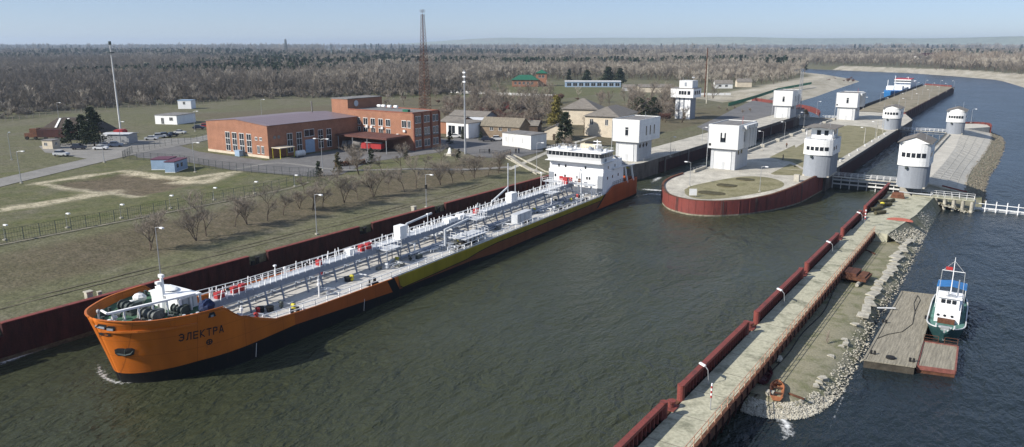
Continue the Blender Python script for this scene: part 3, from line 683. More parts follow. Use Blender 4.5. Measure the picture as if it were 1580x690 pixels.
# ------------------------------------------------------------------ lock towers with a boxy upper room
def win(mb, x0, z0, x1, z1, y, d=.06): mb.box(x0, y-d, z0, x1, y+.05, z1)
def box_tower(x0, x1, y0, y1, label, over=.8, depth_low=.75, zt=17.2, right='slots', slot='plain', extra=True, zb=4.8):
    t = thing('lock_tower', label, 'lock tower', ((x0+x1)/2, y0, zb), 0, 'box-topped lock towers'); w_ = (x1-x0)/2; D = y1-y0; zt -= zb; zl = 5.9
    m = M(); m.box(-w_+over, .9, 0, w_-over, D*depth_low, zl); m.build('lower_storey', 'tower_pale', t)
    m = M(); m.box(-w_, 0, zl, w_, D, zt); u = m.build('upper_storey', 'tower_white', t)
    m = M(); m.box(-w_+.25, .25, zt, w_-.25, D-.25, zt+.04); m.build('roof', 'roof_grey', t)
    m = M()
    for a_ in ((-w_, 0, w_, .22), (-w_, D-.22, w_, D), (-w_, .22, -w_+.22, D-.22), (w_-.22, .22, w_, D-.22)): m.box(a_[0], a_[1], zt+.001, a_[2], a_[3], zt+.25)
    m.build('parapet', 'white_dirty', t)
    # tall gate panel with its frame
    gw = w_-over-.95; m = M(); m.box(-gw, .82, 0.05, gw-.2, .9, 5.0); gp = m.build('gate', 'white_dirty', t)
    m = M(); m.box(-gw-.12, .8, 0, -gw, .9, 5.12); m.box(gw-.2, .8, 0, gw-.08, .9, 5.12); m.box(-gw-.12, .8, 5.0, gw-.08, .9, 5.12); m.build('frame', 'tower_grey', gp)
    m = M(); m.box(-.3, .77, .05, .6, .84, 2.1); m.build('wicket_door', 'grey_paint', gp)
    zc = zl+3.2; m = M()
    if slot == 'U':
        m.box(-.75, -.05, zc-1.3, .75, .05, zc-.8); m.box(-.75, -.05, zc-.8, -.35, .05, zc+1.3); m.box(.35, -.05, zc-.8, .75, .05, zc+1.3); m.box(-.75, -.05, zc-.8, .75, .04, zc-.1)
    else: m.box(-.1, -.05, zc-1.2, .85, .05, zc+1.2)
    w1 = m.build('window', 'glass', t); m = M(); m.box(-.16 if slot != 'U' else -.8, -.09, zc-1.45, .92, .0, zc-1.3); m.build('sill', 'grey_paint', w1)
    if slot != 'U': m = M(); m.box(-.1, -.07, zc+.55, .85, -.05, zc+.65); m.build('bar', 'frame', w1)
    for k_ in range(3):
        yy = D*(.3+.19*k_); m = M(); m.box(w_-.05, yy, zc-1.4, w_+.05, yy+.75, zc+1.4); a_ = m.build('window', 'glass', t)
        m = M(); m.box(w_, yy-.08, zc-1.5, w_+.09, yy, zc+1.45); m.build('frame', 'frame', a_)
    if right == 'round':
        for k_ in range(3): m = M(); yy = 3+k_*2.4; m.tube([(w_-over-.05, yy, zl-1.3), (w_-over+.06, yy, zl-1.3)], .6, 14); m.build('porthole', 'glass', t)
    else:
        for k_ in range(2): m = M(); yy = 3+k_*2.6; m.box(w_-over-.05, yy, zl-1.7, w_-over+.06, yy+1.1, zl-.6); m.build('window', 'glass', t)
    if right == 'fins':
        m = M()
        for k_ in range(4): m.box(w_+.003, D*.34+k_*D*.15, zl+.1, w_+1.1, D*.34+k_*D*.15+.5, zt-.1)
        m.box(w_+.003, D*.2, zt-1, w_+1.1, D*.85, zt+.02); m.build('fin', 'white_dirty', t)
        m = M(); m.box(-w_+.35, -.12, zl+.75, -w_+.95, -.003, zl+1.4); m.build('lamp', 'black', t); m = M(); m.box(-.35, -.05, zl+.5, .35, -.003, zl+1.6); m.build('vent', 'frame', t)
    M().tube([(w_-1.6, D*.5, zt), (w_-1.6, D*.5, zt+2.2)], .06, 6).build('aerial', 'red' if right == 'fins' else 'steel', t); M().tube([(w_-2.2, D*.6, zt), (w_-2.2, D*.6, zt+1.0)], .05, 6).build('aerial', 'steel', t); M().tube([(-w_+.02, -.08, 0), (-w_+.02, -.08, zt-.3)], .07, 6).build('downpipe', 'grey_paint', t)
    return t
box_tower(-101.8, -92.9, 204.6, 220, 'white box-topped lock tower right behind the tanker bridge', right='round', over=.95)
box_tower(-72.2, -63.6, 205.6, 222, 'white box-topped lock tower with grey fins standing on the tip of the island', right='fins', slot='U', over=.8)
box_tower(-99.6, -90.6, 372, 388, 'white box-topped lock tower with a thin lattice mast at its side', right='plain', zt=17.6)
box_tower(-72.6, -63.2, 379.5, 396, 'far white box-topped lock tower on the island with water behind it', right='fins', zt=17.1)
# lattice mast beside the third tower
def lattice(name, label, loc, H_, w0, w1, sec, mats, r0=.05, cat='mast', levels=()):
    t = thing(name, label, cat, loc); nsec = len(mats)
    for s_ in range(nsec):
        m = M(); a0, a1 = s_/nsec, (s_+1)/nsec; k0 = round(sec*a0); k1 = round(sec*a1)
        for i in range(k0, k1):
            z0, z1 = H_*i/sec, H_*(i+1)/sec; b0, b1 = w0+(w1-w0)*i/sec, w0+(w1-w0)*(i+1)/sec
            c0 = [(sx*b0/2, sy*b0/2, z0) for sx, sy in ((-1, -1), (1, -1), (1, 1), (-1, 1))]; c1 = [(sx*b1/2, sy*b1/2, z1) for sx, sy in ((-1, -1), (1, -1), (1, 1), (-1, 1))]
            for k_ in range(4):
                m.tube([c0[k_], c1[k_]], r0, 4, False); m.tube([c0[k_], c1[(k_+1) % 4]], r0*.6, 3, False); m.tube([c0[(k_+1) % 4], c1[k_]], r0*.6, 3, False); m.tube([c0[k_], c0[(k_+1) % 4]], r0*.6, 3, False)
        m.build('mast_section', mats[s_], t)
    m = M(); m.tube([(0, 0, H_), (0, 0, H_+H_*.05)], r0, 5); m.build('aerial', 'steel', t)
    for z_ in levels:
        m = M(); b0 = w0+(w1-w0)*z_/H_+.7; m.cbox((0, 0, z_), (b0, b0, .12)); rail([(-b0/2, -b0/2, z_), (b0/2, -b0/2, z_), (b0/2, b0/2, z_), (-b0/2, b0/2, z_), (-b0/2, -b0/2, z_)], 1.1, 1.2, .04, mb=m); m.build('platform', mats[0], t)
    return t
lattice('lattice_mast', 'slim grey lattice mast beside the white tower at the far lock head', (-88.6, 378, 4.85), 22, 1.7, 1.0, 18, ['steel'], .06)

# ------------------------------------------------------------------ round-fronted control towers
def round_plan(w_, D, bulge, n=10):
    """front towards -y bulges out"""
    f_ = [(-w_+2*w_*i/n, -bulge*(1-((-1+2*i/n)**2))**.8) for i in range(n+1)]
    return f_+[(w_, D), (-w_, D)]
def prism_bands(t, poly, z0, z1, name, m): return M().prism(poly, z0, z1).build(name, m, t)
def ring_windows(t, w_, bulge, z0, z1, n, sunk=.05, span=.8, D=10, side=2):
    base = round_plan(w_, D, bulge, 40)[:41]
    def pt(u, off):
        x = -1+2*u; k_ = u*40; i = min(int(k_), 39); a_, b_ = Vector(base[i]), Vector(base[i+1]); p = a_.lerp(b_, k_-i); d = (b_-a_).normalized(); nrm = Vector((d.y, -d.x)); return p+nrm*off
    for i in range(n):
        u0 = .5-span/2+span*(i+.12)/n; u1 = .5-span/2+span*(i+.88)/n; m = M()
        q_ = [pt(u0, sunk), pt((u0+u1)/2, sunk), pt(u1, sunk), pt(u1, -.1), pt((u0+u1)/2, -.1), pt(u0, -.1)]
        m.prism([(p.x, p.y) for p in q_], z0, z1); m.build('window', 'glass', t)
    for i in range(side):
        m = M(); y_ = 1.2+i*2.6; m.box(w_-.1, y_, z0, w_+sunk, y_+1.1, z1); m.build('window', 'glass', t)
def scaled(poly, s_, dy=0): return [(a_*s_, b_*s_+dy) for a_, b_ in poly]
def round_tower(x0, x1, y0, D, label, zlow, zband, ztop, zb=4.8, extra=False, win=(1.6, 2.6), nwin=5):
    t = thing('control_tower', label, 'control tower', ((x0+x1)/2, y0+1.6, zb), 0, 'round-fronted control towers'); w_ = (x1-x0)/2
    pl_ = round_plan(w_, D, 1.6); inner = round_plan(w_-.3, D-.3, 1.35)
    prism_bands(t, inner, 0, zlow, 'lower_storey', 'tower_grey')
    m = M(); m.box(-w_+.25, -.4, -.0, w_-.25, D-.25, .35); m.build('plinth', 'concrete', t)
    prism_bands(t, pl_, zlow, zband, 'upper_storey', 'tower_white'); ring_windows(t, w_, 1.6, zlow+win[0], zlow+win[1], nwin, D=D)
    m = M(); m.prism(round_plan(w_+.04, D+.02, 1.66), zlow+.05, zlow+.18); m.build('string_course', 'white_dirty', t)
    zr = zband
    if extra:
        m = M(); m.prism(round_plan(w_-.05, D, 1.3), zband, zband+.12); m.build('terrace', 'grey_paint', t)
        zr = zband+3.0; c = M(); c.box(-w_+1.2, 1.6, zband+.12, w_-.9, D-.6, zr); cb = c.build('cabin', 'white', t)
        for xx in (-1.0, .9): M().box(xx, 1.54, zband+1.0, xx+1.0, 1.62, zband+2.3).build('window', 'glass', cb)
        for yy in (2.6, 4.6, 6.6): M().box(w_-.95, yy, zband+1.0, w_-.84, yy+1.3, zband+2.4).build('window', 'glass', cb)
        rail([(-w_+.2, -.1, zband+.1), (-w_*.5, -1.1, zband+.1), (w_*.5, -1.1, zband+.1), (w_-.1, -.1, zband+.1), (w_-.1, D-.2, zband+.1)], 1.0, 1.5, .035).build('railing', 'steel', t)
        m = M(); 
        for xx in (-w_+.35, w_-.3): M().tube([(xx, .2, zband+.1), (xx, .2, zr)], .1, 6).build('post', 'white', t)
    # shallow gable roof, ridge running back
    e = .35; m = M(); yf = -1.3 if not extra else -.6; h = ztop-zr
    m.prism([(-w_+.05, zr), (w_-.05, zr), (0, ztop-.25)], 0, 1) if False else None
    fr = [(-w_, zr), (w_, zr), (0, zr+h)]
    m.add([(-w_, yf, zr+.01), (w_, yf, zr+.01), (0, yf, zr+h-.12), (-w_, D, zr+.01), (w_, D, zr+.01), (0, D, zr+h-.12)], [(0, 1, 2), (5, 4, 3), (0, 2, 5, 3), (1, 4, 5, 2), (0, 3, 4, 1)]); m.build('gable', 'white', t)
    m = M()
    for s_ in (-1, 1):
        a_ = [(s_*(w_+e), yf-e, zr-.05), (0, yf-e, zr+h), (0, D+e, zr+h), (s_*(w_+e), D+e, zr-.05)]; m.add(a_+[(x, y, z+.12) for x, y, z in a_], [(0, 1, 2, 3), (7, 6, 5, 4), (0, 4, 5, 1), (1, 5, 6, 2), (2, 6, 7, 3), (3, 7, 4, 0)])
    m.build('roof', 'slate', t)
    M().tube([(w_*.6, 1.5, zr), (w_*.6, 1.5, ztop+2.2)], .05, 5).build('aerial', 'steel', t); M().tube([(-w_*.3, D*.5, zr), (-w_*.3, D*.5, ztop+1.0)], .04, 5).build('aerial', 'steel', t)
    m = M(); m.blob((-1.2, -1.7, zlow-.35), (.35, .35, .45), 0, 1); m.build('floodlight', 'dark_steel', t)
    return t
round_tower(-46.9, -39.6, 207.5, 10, 'tall control tower with a glazed rooftop cabin at the corner of the island', 5.8, 9.9, 13.2, extra=True, win=(1.3, 2.3))
round_tower(-23.6, -16.7, 203.8, 10, 'control tower with a grey gabled roof beside the footbridge at the right lock gate', 5.4, 11.1, 12.6, win=(2.2, 3.3))
round_tower(-47.5, -40.9, 345, 9.5, 'distant control tower on the island side of the far right lock gate', 4.6, 8.8, 9.9, win=(1.6, 2.6))
round_tower(-24.0, -17.5, 342, 9.5, 'distant control tower on the paved bank near the far red sheet piles', 4.6, 9.0, 10.2, win=(1.6, 2.6), nwin=6)

# tall control tower left of the lock
t = thing('observation_tower', 'tall narrow white tower with a wide glazed lookout room left of the lock', 'tower', (-131.3, 336.5, 5.4))
M().box(-3.6, 0, -.3, 3.6, 7, 9.9).build('shaft', 'tower_grey', t)
for x_ in (-3.62, -1.3, 1.0): M().box(x_, -.12, -.2, x_+1.5, 0, 9.9).build('pilaster', 'white', t)
M().box(2.7, -.14, -.2, 3.7, 0, 9.9).build('pilaster', 'white', t)
M().box(-5.6, -1.6, 9.9, 5.4, 8.5, 14.0).build('lookout_room', 'tower_white', t)
M().box(-5.75, -1.75, 14.0, 5.55, 8.6, 14.2).build('roof', 'roof_grey', t)
M().box(-2.6, 1, 14.2, 3.8, 8, 17.6).build('roof_cabin', 'white_dirty', t)
for x_, w2 in ((-1.6, 1.1), (-.3, 1.1), (1.0, 1.1), (2.6, 1.4)): M().box(x_, -1.66, 11.3, x_+w2, -1.58, 13.0).build('window', 'glass', t)
for k_ in range(3): M().box(5.37, 0+k_*2.6, 11.3, 5.46, 1.8+k_*2.6, 13.0).build('window', 'glass', t)
M().box(.4, -.16, 0, 1.6, -.06, 2.6).build('door', 'glass', t)
M().box(0, .93, 15, 1.0, 1.02, 16.8).build('door', 'tower_grey', t)
m = M(); m.tube([(3, 4, 17.6), (3, 4, 19.6)], .08, 6); m.cbox((3, 4, 19), (1.4, .5, .5)); m.tube([(-2, 4, 17.6), (-2, 4, 19)], .06, 5); m.build('aerial', 'steel', t)
# ------------------------------------------------------------------ breakwater in the foreground
bw = thing('breakwater_deck', 'long pale concrete deck of the breakwater with rusty red side beam', 'breakwater', (-25, 60, 0))
m = M(); m.box(-.2, -60, 2.55, 4.0, 99, 2.98); m.build('deck', 'concrete_deck', bw)
m = M()
for y in range(-60, 99, 6): m.box(-.18, y, 2.985, 3.9, y+.06, 2.99)
m.build('joint', 'concrete_dark', bw)
m = M(); m.box(4.0, -60, 1.9, 4.35, 99, 3.05); m.build('side_beam', 'rust', bw)
m = M()
for y in range(-60, 99, 2): m.box(4.35, y, 2.0, 4.5, y+.15, 3.0); m.beam((4.3, y+.1, 2.6), (3.2, y+.1, -2), .18)
for y in range(-60, 99, 6):
    for x in (.4, 3.2): m.tube([(x, y, -3), (x, y, 2.55)], .3, 8)
m.build('pile', 'dark_red', bw)
m = M(); m.box(-.45, -60, -3, .1, 99, 2.5); m.build('sheet_wall', 'dark_red', bw)
rail([(4.15, -60, 3.05), (4.15, 99, 3.05)], 1.15, 1.9, .05, (1.0, .5)).build('railing', MT.setdefault('rail_rust', mat('pale_rusty_rail', (.5, .3, .2), .8, .25, 3)), bw)
FEN = [(22, 38.5), (42.5, 64.6), (69.0, 91.2), (95.6, 119.6), (123.2, 146.8), (151.8, 170.6), (176.6, 211)]
for i, (y0, y1) in enumerate(FEN):
    L = y1-y0; f = thing('fender_wall', ['red fender wall section nearest the camera at the photo edge', 'long red fender wall section by the red and white marker pole', 'red fender wall section beyond the gap with a white lamp head',
                                         'red fender wall section level with the rusty steel platform', 'shorter red fender wall section beside the far end of the railing', 'red fender wall section left of the marker post at the platform', 'farthest fender wall section running up to the pile of old timbers'][i], 'fender wall', (-25.5, y0, 0), 0, 'red fender wall sections of the breakwater')
    m = M(); m.box(-.35, 0, 4.25, .25, L, 4.6); m.build('top_beam', 'red_wall', f)
    m = M(); m.box(-.4, .1, .2, -.22, L-.1, 4.25); m.build('face_plate', 'dark_red', f)
    m = M(); y = .5
    while y < L-.3: m.box(-.22, y, 2.9, .12, y+.14, 4.25); y += .95
    m.build('rib', 'red_wall', f)
    for yy in (0.1, L-.1):
        if i == 6 and yy > 1: continue
        M().cyl((0.0, yy), .4, 1.5, 4.7, 12).build('end_post', 'red_wall', f)
for i in range(len(FEN)-1):
    y0, y1 = FEN[i][1], FEN[i+1][0]; ym = (y0+y1)/2
    m = M(); m.cyl((0, 0), .3, 0, .6, 10); m.cyl((0, 0), .45, .6, .8, 10); m.cbox((0, 0, .05), (1.2, 1.6, .1)); o = m.build('mooring_bollard', 'red_wall'); o.location = (-25.6, ym, 3.0)
    tag(o, f'red mooring bollard in the {ORD[i]} gap of the fender wall counted from the camera', 'bollard', 'mooring bollards in the fender gaps')
    m = M(); m.box(-.8, -(y1-y0)/2, -3, .2, (y1-y0)/2, 2.95); o = m.build('quay_sill', 'rust'); o.location = (-25.6, ym, 0)
    tag(o, f'low rusty sill across the {ORD[i]} gap of the fender wall counted from the camera', 'sill', 'sills in the fender gaps')
# lamps that lean over the fender wall, with white heads
def lamp_post(H_=7.5, arm=1.2, mname='steel', heads=1, rz=0, group=None, r=.07, headm='white'):
    t = thing('street_lamp', 'x', 'street lamp', group=group); m = M(); m.tube([(0, 0, 0), (0, 0, H_*.5), (0, 0, H_)], [r*1.3, r, r*.7], 6); m.build('pole', mname, t)
    m = M(); m.cbox((0, 0, .12), (.55, .55, .24)); m.build('foot', 'stone', t)
    for k_ in range(heads):
        s_ = 1 if k_ == 0 else -1; m = M(); m.tube([(0, 0, H_-.05), (s_*arm*.5, 0, H_+.12), (s_*arm, 0, H_+.14)], r*.6, 5); a_ = m.build('arm', mname, t)
        m = M(); m.prism([(s_*arm, -.16), (s_*(arm+.75), -.2), (s_*(arm+.75), .2), (s_*arm, .16)], H_+.03, H_+.23); m.build('lamp_head', headm, a_)
    return t
# the wide platform, the spit of gravel and its boulders
def spit_edge():
    return [(-21.3, 76.5), (-19.5, 76.2), (-17, 77), (-15, 79), (-13.6, 84), (-13.2, 90), (-13.1, 101), (-13.6, 115), (-13.2, 134), (-13.3, 158), (-13.8, 185), (-14.0, 200), (-13.5, 206)]
SE = [(p.x, p.y) for p in bez(spit_edge(), 6)]
MT['spit'] = mat('sparse_grass_on_gravel', (.25, .23, .155), .95, .22, .5, col2=(.16, .16, .085), amt=.5, bump=.05)
me_ = M(); n_ = len(SE)
rows = []
for k_, (ins, z_) in enumerate(((-1.4, -1.2), (0, 0.0), (1.0, .75), (2.2, 1.25))):
    row = []
    for i, (x, y) in enumerate(SE):
        a_ = Vector(SE[max(i-1, 0)]); b_ = Vector(SE[min(i+1, n_-1)]); d = (b_-a_).normalized(); nr = Vector((-d.y, d.x)); p = Vector((x, y))+nr*ins
        if p.x < -21.4: p.x = -21.4
        row.append((p.x, p.y, z_+.08*math.sin(i*2.1+k_)))
    rows.append(row)
inner = [(-21.4-.0, max(y, 78.0), 1.2) for (x, y, z_) in rows[-1]]
rows.append([((a_[0]+b_[0])/2, (a_[1]+b_[1])/2, 1.3) for a_, b_ in zip(rows[-1], inner)]); rows.append(inner)
vs = [p for r_ in rows for p in r_]; fs = [(k_*n_+i, k_*n_+i+1, (k_+1)*n_+i+1, (k_+1)*n_+i) for k_ in range(len(rows)-1) for i in range(n_-1)]
sp = M().add(vs, fs).build('gravel_spit', 'spit', smooth=True); struct(sp)
def rocks(n, f, seed=0, sz=(.15, .5), flat=.6):
    r = random.Random(seed); m = M()
    for i in range(n):
        p = f(r); s_ = r.uniform(*sz)*(1.6 if r.random() < .08 else 1); c, e = math.cos(r.uniform(0, 6)), 1
        m.blob((p[0], p[1], p[2]), (s_*r.uniform(.7, 1.3), s_*r.uniform(.7, 1.3), s_*flat*r.uniform(.6, 1.2)), .25, r.random(), 4, 6)
    return m
def along(r, path, u=None):
    i = r.randrange(len(path)-1); a_, b_ = Vector(path[i]), Vector(path[i+1]); p = a_.lerp(b_, r.random()); d = (b_-a_).normalized(); return p, Vector((-d.y, d.x)), i
def f1(r):
    p, nr, i = along(r, SE if r.random() < .6 else SE[:24]); o_ = r.uniform(-.6, 1.5); q_ = p+nr*o_; return (max(q_.x, -21.2+r.random()), q_.y, .0+.62*max(0, o_+.3)*.8+r.uniform(-.05, .15))
def f2(r):
    p, nr, i = along(r, SE[2:26]); o_ = r.uniform(-.4, 2.0); q_ = p+nr*o_; return (max(q_.x, -21), q_.y, .1+.5*max(0, o_)*.8+r.uniform(-.05, .1))
m = rocks(5200, f1, 3, (.045, .14)); m2 = rocks(3000, f2, 4, (.045, .15)); m.add(m2.v, m2.f)
tag(m.build('riprap', 'stone'), 'pale broken stones along the edge of the gravel spit', 'stones', kind='stuff')
# flat slabs of broken concrete along the spit
r = random.Random(11); y = 84; i = 0
while y < 163:
    big_ = .45+.55*sm(96, 118, y); L = r.uniform(1.2, 3.6)*big_; wd = r.uniform(.9, 1.9)*big_; 
    if not (r.random() < .1+.35*(1-sm(96, 118, y))):
        x = -15.2+r.uniform(-.3, .3); po = [(-wd/2+r.uniform(-.2, .1), -L/2), (wd/2, -L/2+r.uniform(-.2, .3)), (wd/2+r.uniform(-.3, .2), L/2-r.uniform(0, .4)), (0, L/2+r.uniform(-.1, .2)), (-wd/2, L/2-r.uniform(.1, .4))]
        o = M().prism(po, 0, .2).build('broken_slab', 'stone'); o.location = (x, y+L/2, 1.16+r.uniform(-.04, .04)); o.rotation_euler = (r.uniform(-.05, .05), r.uniform(-.02, .12), r.uniform(-.3, .3))
        tag(o, f'{orda(i)} broken pale slab from the tip in the row along the spit', 'concrete slab', 'broken slabs along the gravel spit'); i += 1
    y += L+r.uniform(.05, .5)
pf = thing('platform', 'wide pale concrete platform between the fender wall and the river', 'platform', (-20, 180, 0))
m = M(); m.prism([(-4.9, -21.5), (1.6, -21.5), (4.0, 0), (5.2, 24), (-4.9, 24)], 1.0, 3.02); m.build('deck', 'concrete_deck', pf)
m = M(); m.prism([(-5.5, -22), (1.5, -22), (3.9, 0), (5.1, 24), (-5.5, 24)], -3, 1.0); m.build('base', 'concrete_dark', pf)
m = M()
for y_ in range(-18, 22, 6): m.box(-4.8, y_, 3.021, 3.6, y_+.05, 3.026)
m.build('joint', 'concrete_dark', pf)
c = at(1388, 340.5, 3.03); m = M(); m.prism([(c.x+2.55*math.cos(t_*PI/12), c.y+3.0*math.sin(t_*PI/12)) for t_ in range(25)][:13]+[(c.x-2.55, c.y-.3), (c.x+2.55, c.y-.3)], 3.03, 3.04)
o = m.build('red_marking', mat('faded_red_paint', (.5, .14, .09), .8, .2, 1)); tag(o, 'faded red half-round patch painted on the pale platform', 'painted patch')
# slope between platform and spit shoreline, rocks
def f3(r):
    y = r.uniform(158, 206); u = r.random(); x0 = -18.4+(y-158.5)*.075 if y < 180 else -16.1+(y-180)*.04; x = x0+u*(-13.0-x0); return (x, y, 2.95-3.2*u)
m = M(); m.add([(-18.3, 158, 2.9), (-12.6, 158, -.6), (-15.9, 180, 2.9), (-12.6, 180, -.6), (-14.7, 206, 2.9), (-12.4, 206, -.6)], [(0, 1, 3, 2), (2, 3, 5, 4)]); struct(m.build('bank', 'spit'))
m = rocks(3000, f3, 5, (.05, .18)); tag(m.build('riprap', 'stone'), 'pale stones banked against the side of the wide platform', 'stones', kind='stuff')
mb_ = M().add([(-17, 205.5, 2.5), (-5.6, 205.5, -.3), (-4.8, 212, .4), (-5.4, 224, 1.0), (-17.6, 216, 2.6)], [(0, 1, 2, 3, 4)]); struct(mb_.build('bank', 'spit'))
def f4(r):
    x = r.uniform(-15, -5.2); y = r.uniform(204.8, 222); return (x, y, 2.3-.235*(x+17)+.1*(y-206)*.3*(x > -9)+r.uniform(-.1, .15))
tag(rocks(1500, f4, 7, (.08, .22)).build('riprap', 'stone'), 'rubble stones under and behind the white railed jetty', 'stones', kind='stuff')
# ------------------------------------------------------------------ clutter on the spit
def rowboat(label, m1, m2, loc, rz, L=4.6, wd=1.5, flip=False):
    t = thing('rowing_boat', label, 'rowing boat', loc, rz); n = 12; m = M()
    for i in range(n+1):
        u = i/n; b_ = wd/2*(.78+.22*math.sin(u*PI*.75+.35))*(1-max(0, (u-.55)/.45)**2.2*.97); zk = .55*max(0, (u-.6)/.4)**2*.5
        for s_ in (-1, 1): m.v += [(s_*b_*.55, -L/2+L*u, .02+zk), (s_*b_, -L/2+L*u, .52+.12*u)]
    for i in range(n):
        o_ = i*4; m.f += [[o_, o_+2, o_+6, o_+4], [o_+1, o_, o_+4, o_+5], [o_+2, o_+3, o_+7, o_+6]]; m.mi += [0]*3
    m.f.append([0, 1, 3, 2]); m.mi.append(0); o = m.build('hull', m1, t); sd = o.modifiers.new('th', 'SOLIDIFY'); sd.thickness = .05
    for yy in (-.9, .5): M().box(-wd*.42, yy-.14, .33, wd*.42, yy+.14, .38).build('thwart', m2, t)
    M().box(-.4, L*.26, .5, .4, L*.38, .55).build('bow_deck', m2, t)
    m = M()
    for s_ in (-1, 1):
        for i in range(n-1):
            u, v_ = i/n, (i+1)/n; f_ = lambda q_: wd/2*(.78+.22*math.sin(q_*PI*.75+.35))*(1-max(0, (q_-.55)/.45)**2.2*.97)
            m.beam((s_*f_(u), -L/2+L*u, .54+.12*u), (s_*f_(v_), -L/2+L*v_, .54+.12*v_), .09, .06)
    m.build('gunwale', m2, t); return t
MT['orange_boat'] = mat('faded_orange_paint', (.34, .13, .06), .7, .25, 2); MT['purple_boat'] = mat('dark_plum_paint', (.1, .02, .03), .5, .3, 2)
p = at(1199, 604, 1.3); rowboat('faded orange rowing boat pulled up on the tip of the spit', 'orange_boat', 'rust', (p.x, p.y, 1.2), .22, 4.3, 1.5)
p = at(1176, 578, 1.6); b_ = rowboat('dark plum rowing boat leaning against the breakwater side', 'purple_boat', 'dark_red', (p.x+.1, p.y, 1.5), .1, 4.0, 1.7); b_.rotation_euler = (.05, .35, .12)
p = at(1201, 557, 1.3); o = M().blob((0, 0, .3), (.45, .6, .4), .2, 2).build('boulder', 'stone'); o.location = p; tag(o, 'single rounded boulder beside the plum rowing boat', 'boulder')
p = at(1188, 610, 1.2); o = M().cbox((0, 0, .25), (.8, .7, .5)).build('stone_block', 'stone'); o.location = p; tag(o, 'small pale block left of the orange rowing boat', 'stone block')
# rusty platform on two pipes, and the concrete blocks
p = at(1315, 432, 1.3); t = thing('steel_platform', 'flat rusty steel platform lying on two pale pipes on the spit', 'steel platform', (p.x-.2, p.y, 1.3), -.05); t.scale = (1.12, 1.2, 1.1)
M().cbox((0, 0, .75), (4.8, 3.8, .35)).build('deck', 'rust', t); M().cbox((-.6, .4, 1.15), (3.0, 3.0, .45)).build('box_top', MT.setdefault('rust_dark', mat('dark_brown_rust', (.1, .04, .025), .9, .3, 1.5)), t); M().cbox((1.6, .3, 1.02), (1.0, 3.0, .2)).build('side_tank', 'rust', t)
for x_ in (-1.5, 1.5): m = M(); m.tube([(x_, -3.0, .28), (x_, 2.4, .28)], .26, 10); m.build('support_pipe', 'stone', t)
for i, (px_, py_, dx, dy, lb_) in enumerate(((1358, 366, 2.4, 1.5, 'larger pale concrete ring near the corner of the platform'), (1362, 357.5, 1.9, 1.2, 'pale concrete slab behind the concrete ring'), )):
    p = at(px_, py_, 1.3); o = (M().cyl((0, 0), dx*.45, 0, .8, 14) if i == 0 else M().cbox((0, 0, .3), (dx, dy, .6), .2)).build('concrete_ring' if i == 0 else 'concrete_block', 'stone'); o.location = p; tag(o, lb_, 'concrete piece')
p = at(1335, 388, 1.35); m = M(); m.beam((-2.8, 1.3, .8), (1.9, -1.3, .12), .22); o = m.build('steel_beam', 'rust'); o.location = p; tag(o, 'long rusty beam leaning from the breakwater onto the grass', 'steel beam')
p = at(1225, 611, 1.2); m = M(); m.beam((-.6, .1, .1), (1.2, -.4, .12), .18); o = m.build('timber_plank', 'rust'); o.location = p; tag(o, 'short rusty plank beside the orange rowing boat', 'plank')
m = M(); m.tube([(a_.x, a_.y, a_.z) for a_ in bez([(-20.5, 84, 1.4), (-20.2, 92, 1.35), (-20.4, 100, 1.35), (-19.9, 110, 1.35), (-20.6, 120, 1.4), (-20.8, 126, 1.8)], 5)], .07, 5)
tag(m.build('cable', 'black'), 'black cable lying on the spit along the breakwater', 'cable')
m = M(); r = random.Random(5); p = at(1276, 530, 1.3)
for i in range(26): a_ = r.uniform(0, 6.3); m.tube([(0, 0, 0), (.5*math.cos(a_)*r.random(), .5*math.sin(a_)*r.random(), r.uniform(.6, 2.0))], .015, 3)
o = m.build('dry_reeds', 'twig_pale'); o.location = p; tag(o, 'tuft of tall dry reeds in the middle of the spit', 'reeds')
# old timbers and tyres piled where the fender wall ends
p = at(1372, 305, 3.0); MT['moss'] = mat('mossy_old_timber', (.1, .09, .05), .95, .35, 1.5)
r = random.Random(8)
for i in range(7):
    L = r.uniform(2.6, 4.2); m = M(); m.tube([(-L/2, 0, 0), (L/2, 0, 0)], .42, 9); o = m.build('timber_log', 'moss'); o.location = (-23.6+r.uniform(-.2, 1.1), 177+i*2.5, 3.45+.25*(i % 2)); o.rotation_euler = (0, 0, r.uniform(.9, 1.7))
    tag(o, f'{ORD[i]} mossy old log from the near end of the pile on the platform', 'log', 'old logs piled on the platform')
o = M().blob((0, 0, .2), (.5, .4, .3), .1, 3).build('float_bag', 'yellow'); o.location = (-23.2, 184.5, 3.9); tag(o, 'small yellow float lying on the pile of old logs', 'float')
o = M().prism([(-1.6, -1), (1.6, -1.2), (1.3, 1.1), (-1.2, 1.3)], 0, 1.3, [(-1.2, -.5), (1.2, -.8), (1.0, .6), (-.8, .8)]).build('scrap_block', 'rust'); o.location = (-21.9, 199.5, 3.03); tag(o, 'brown broken concrete heap at the foot of the control tower', 'rubble')
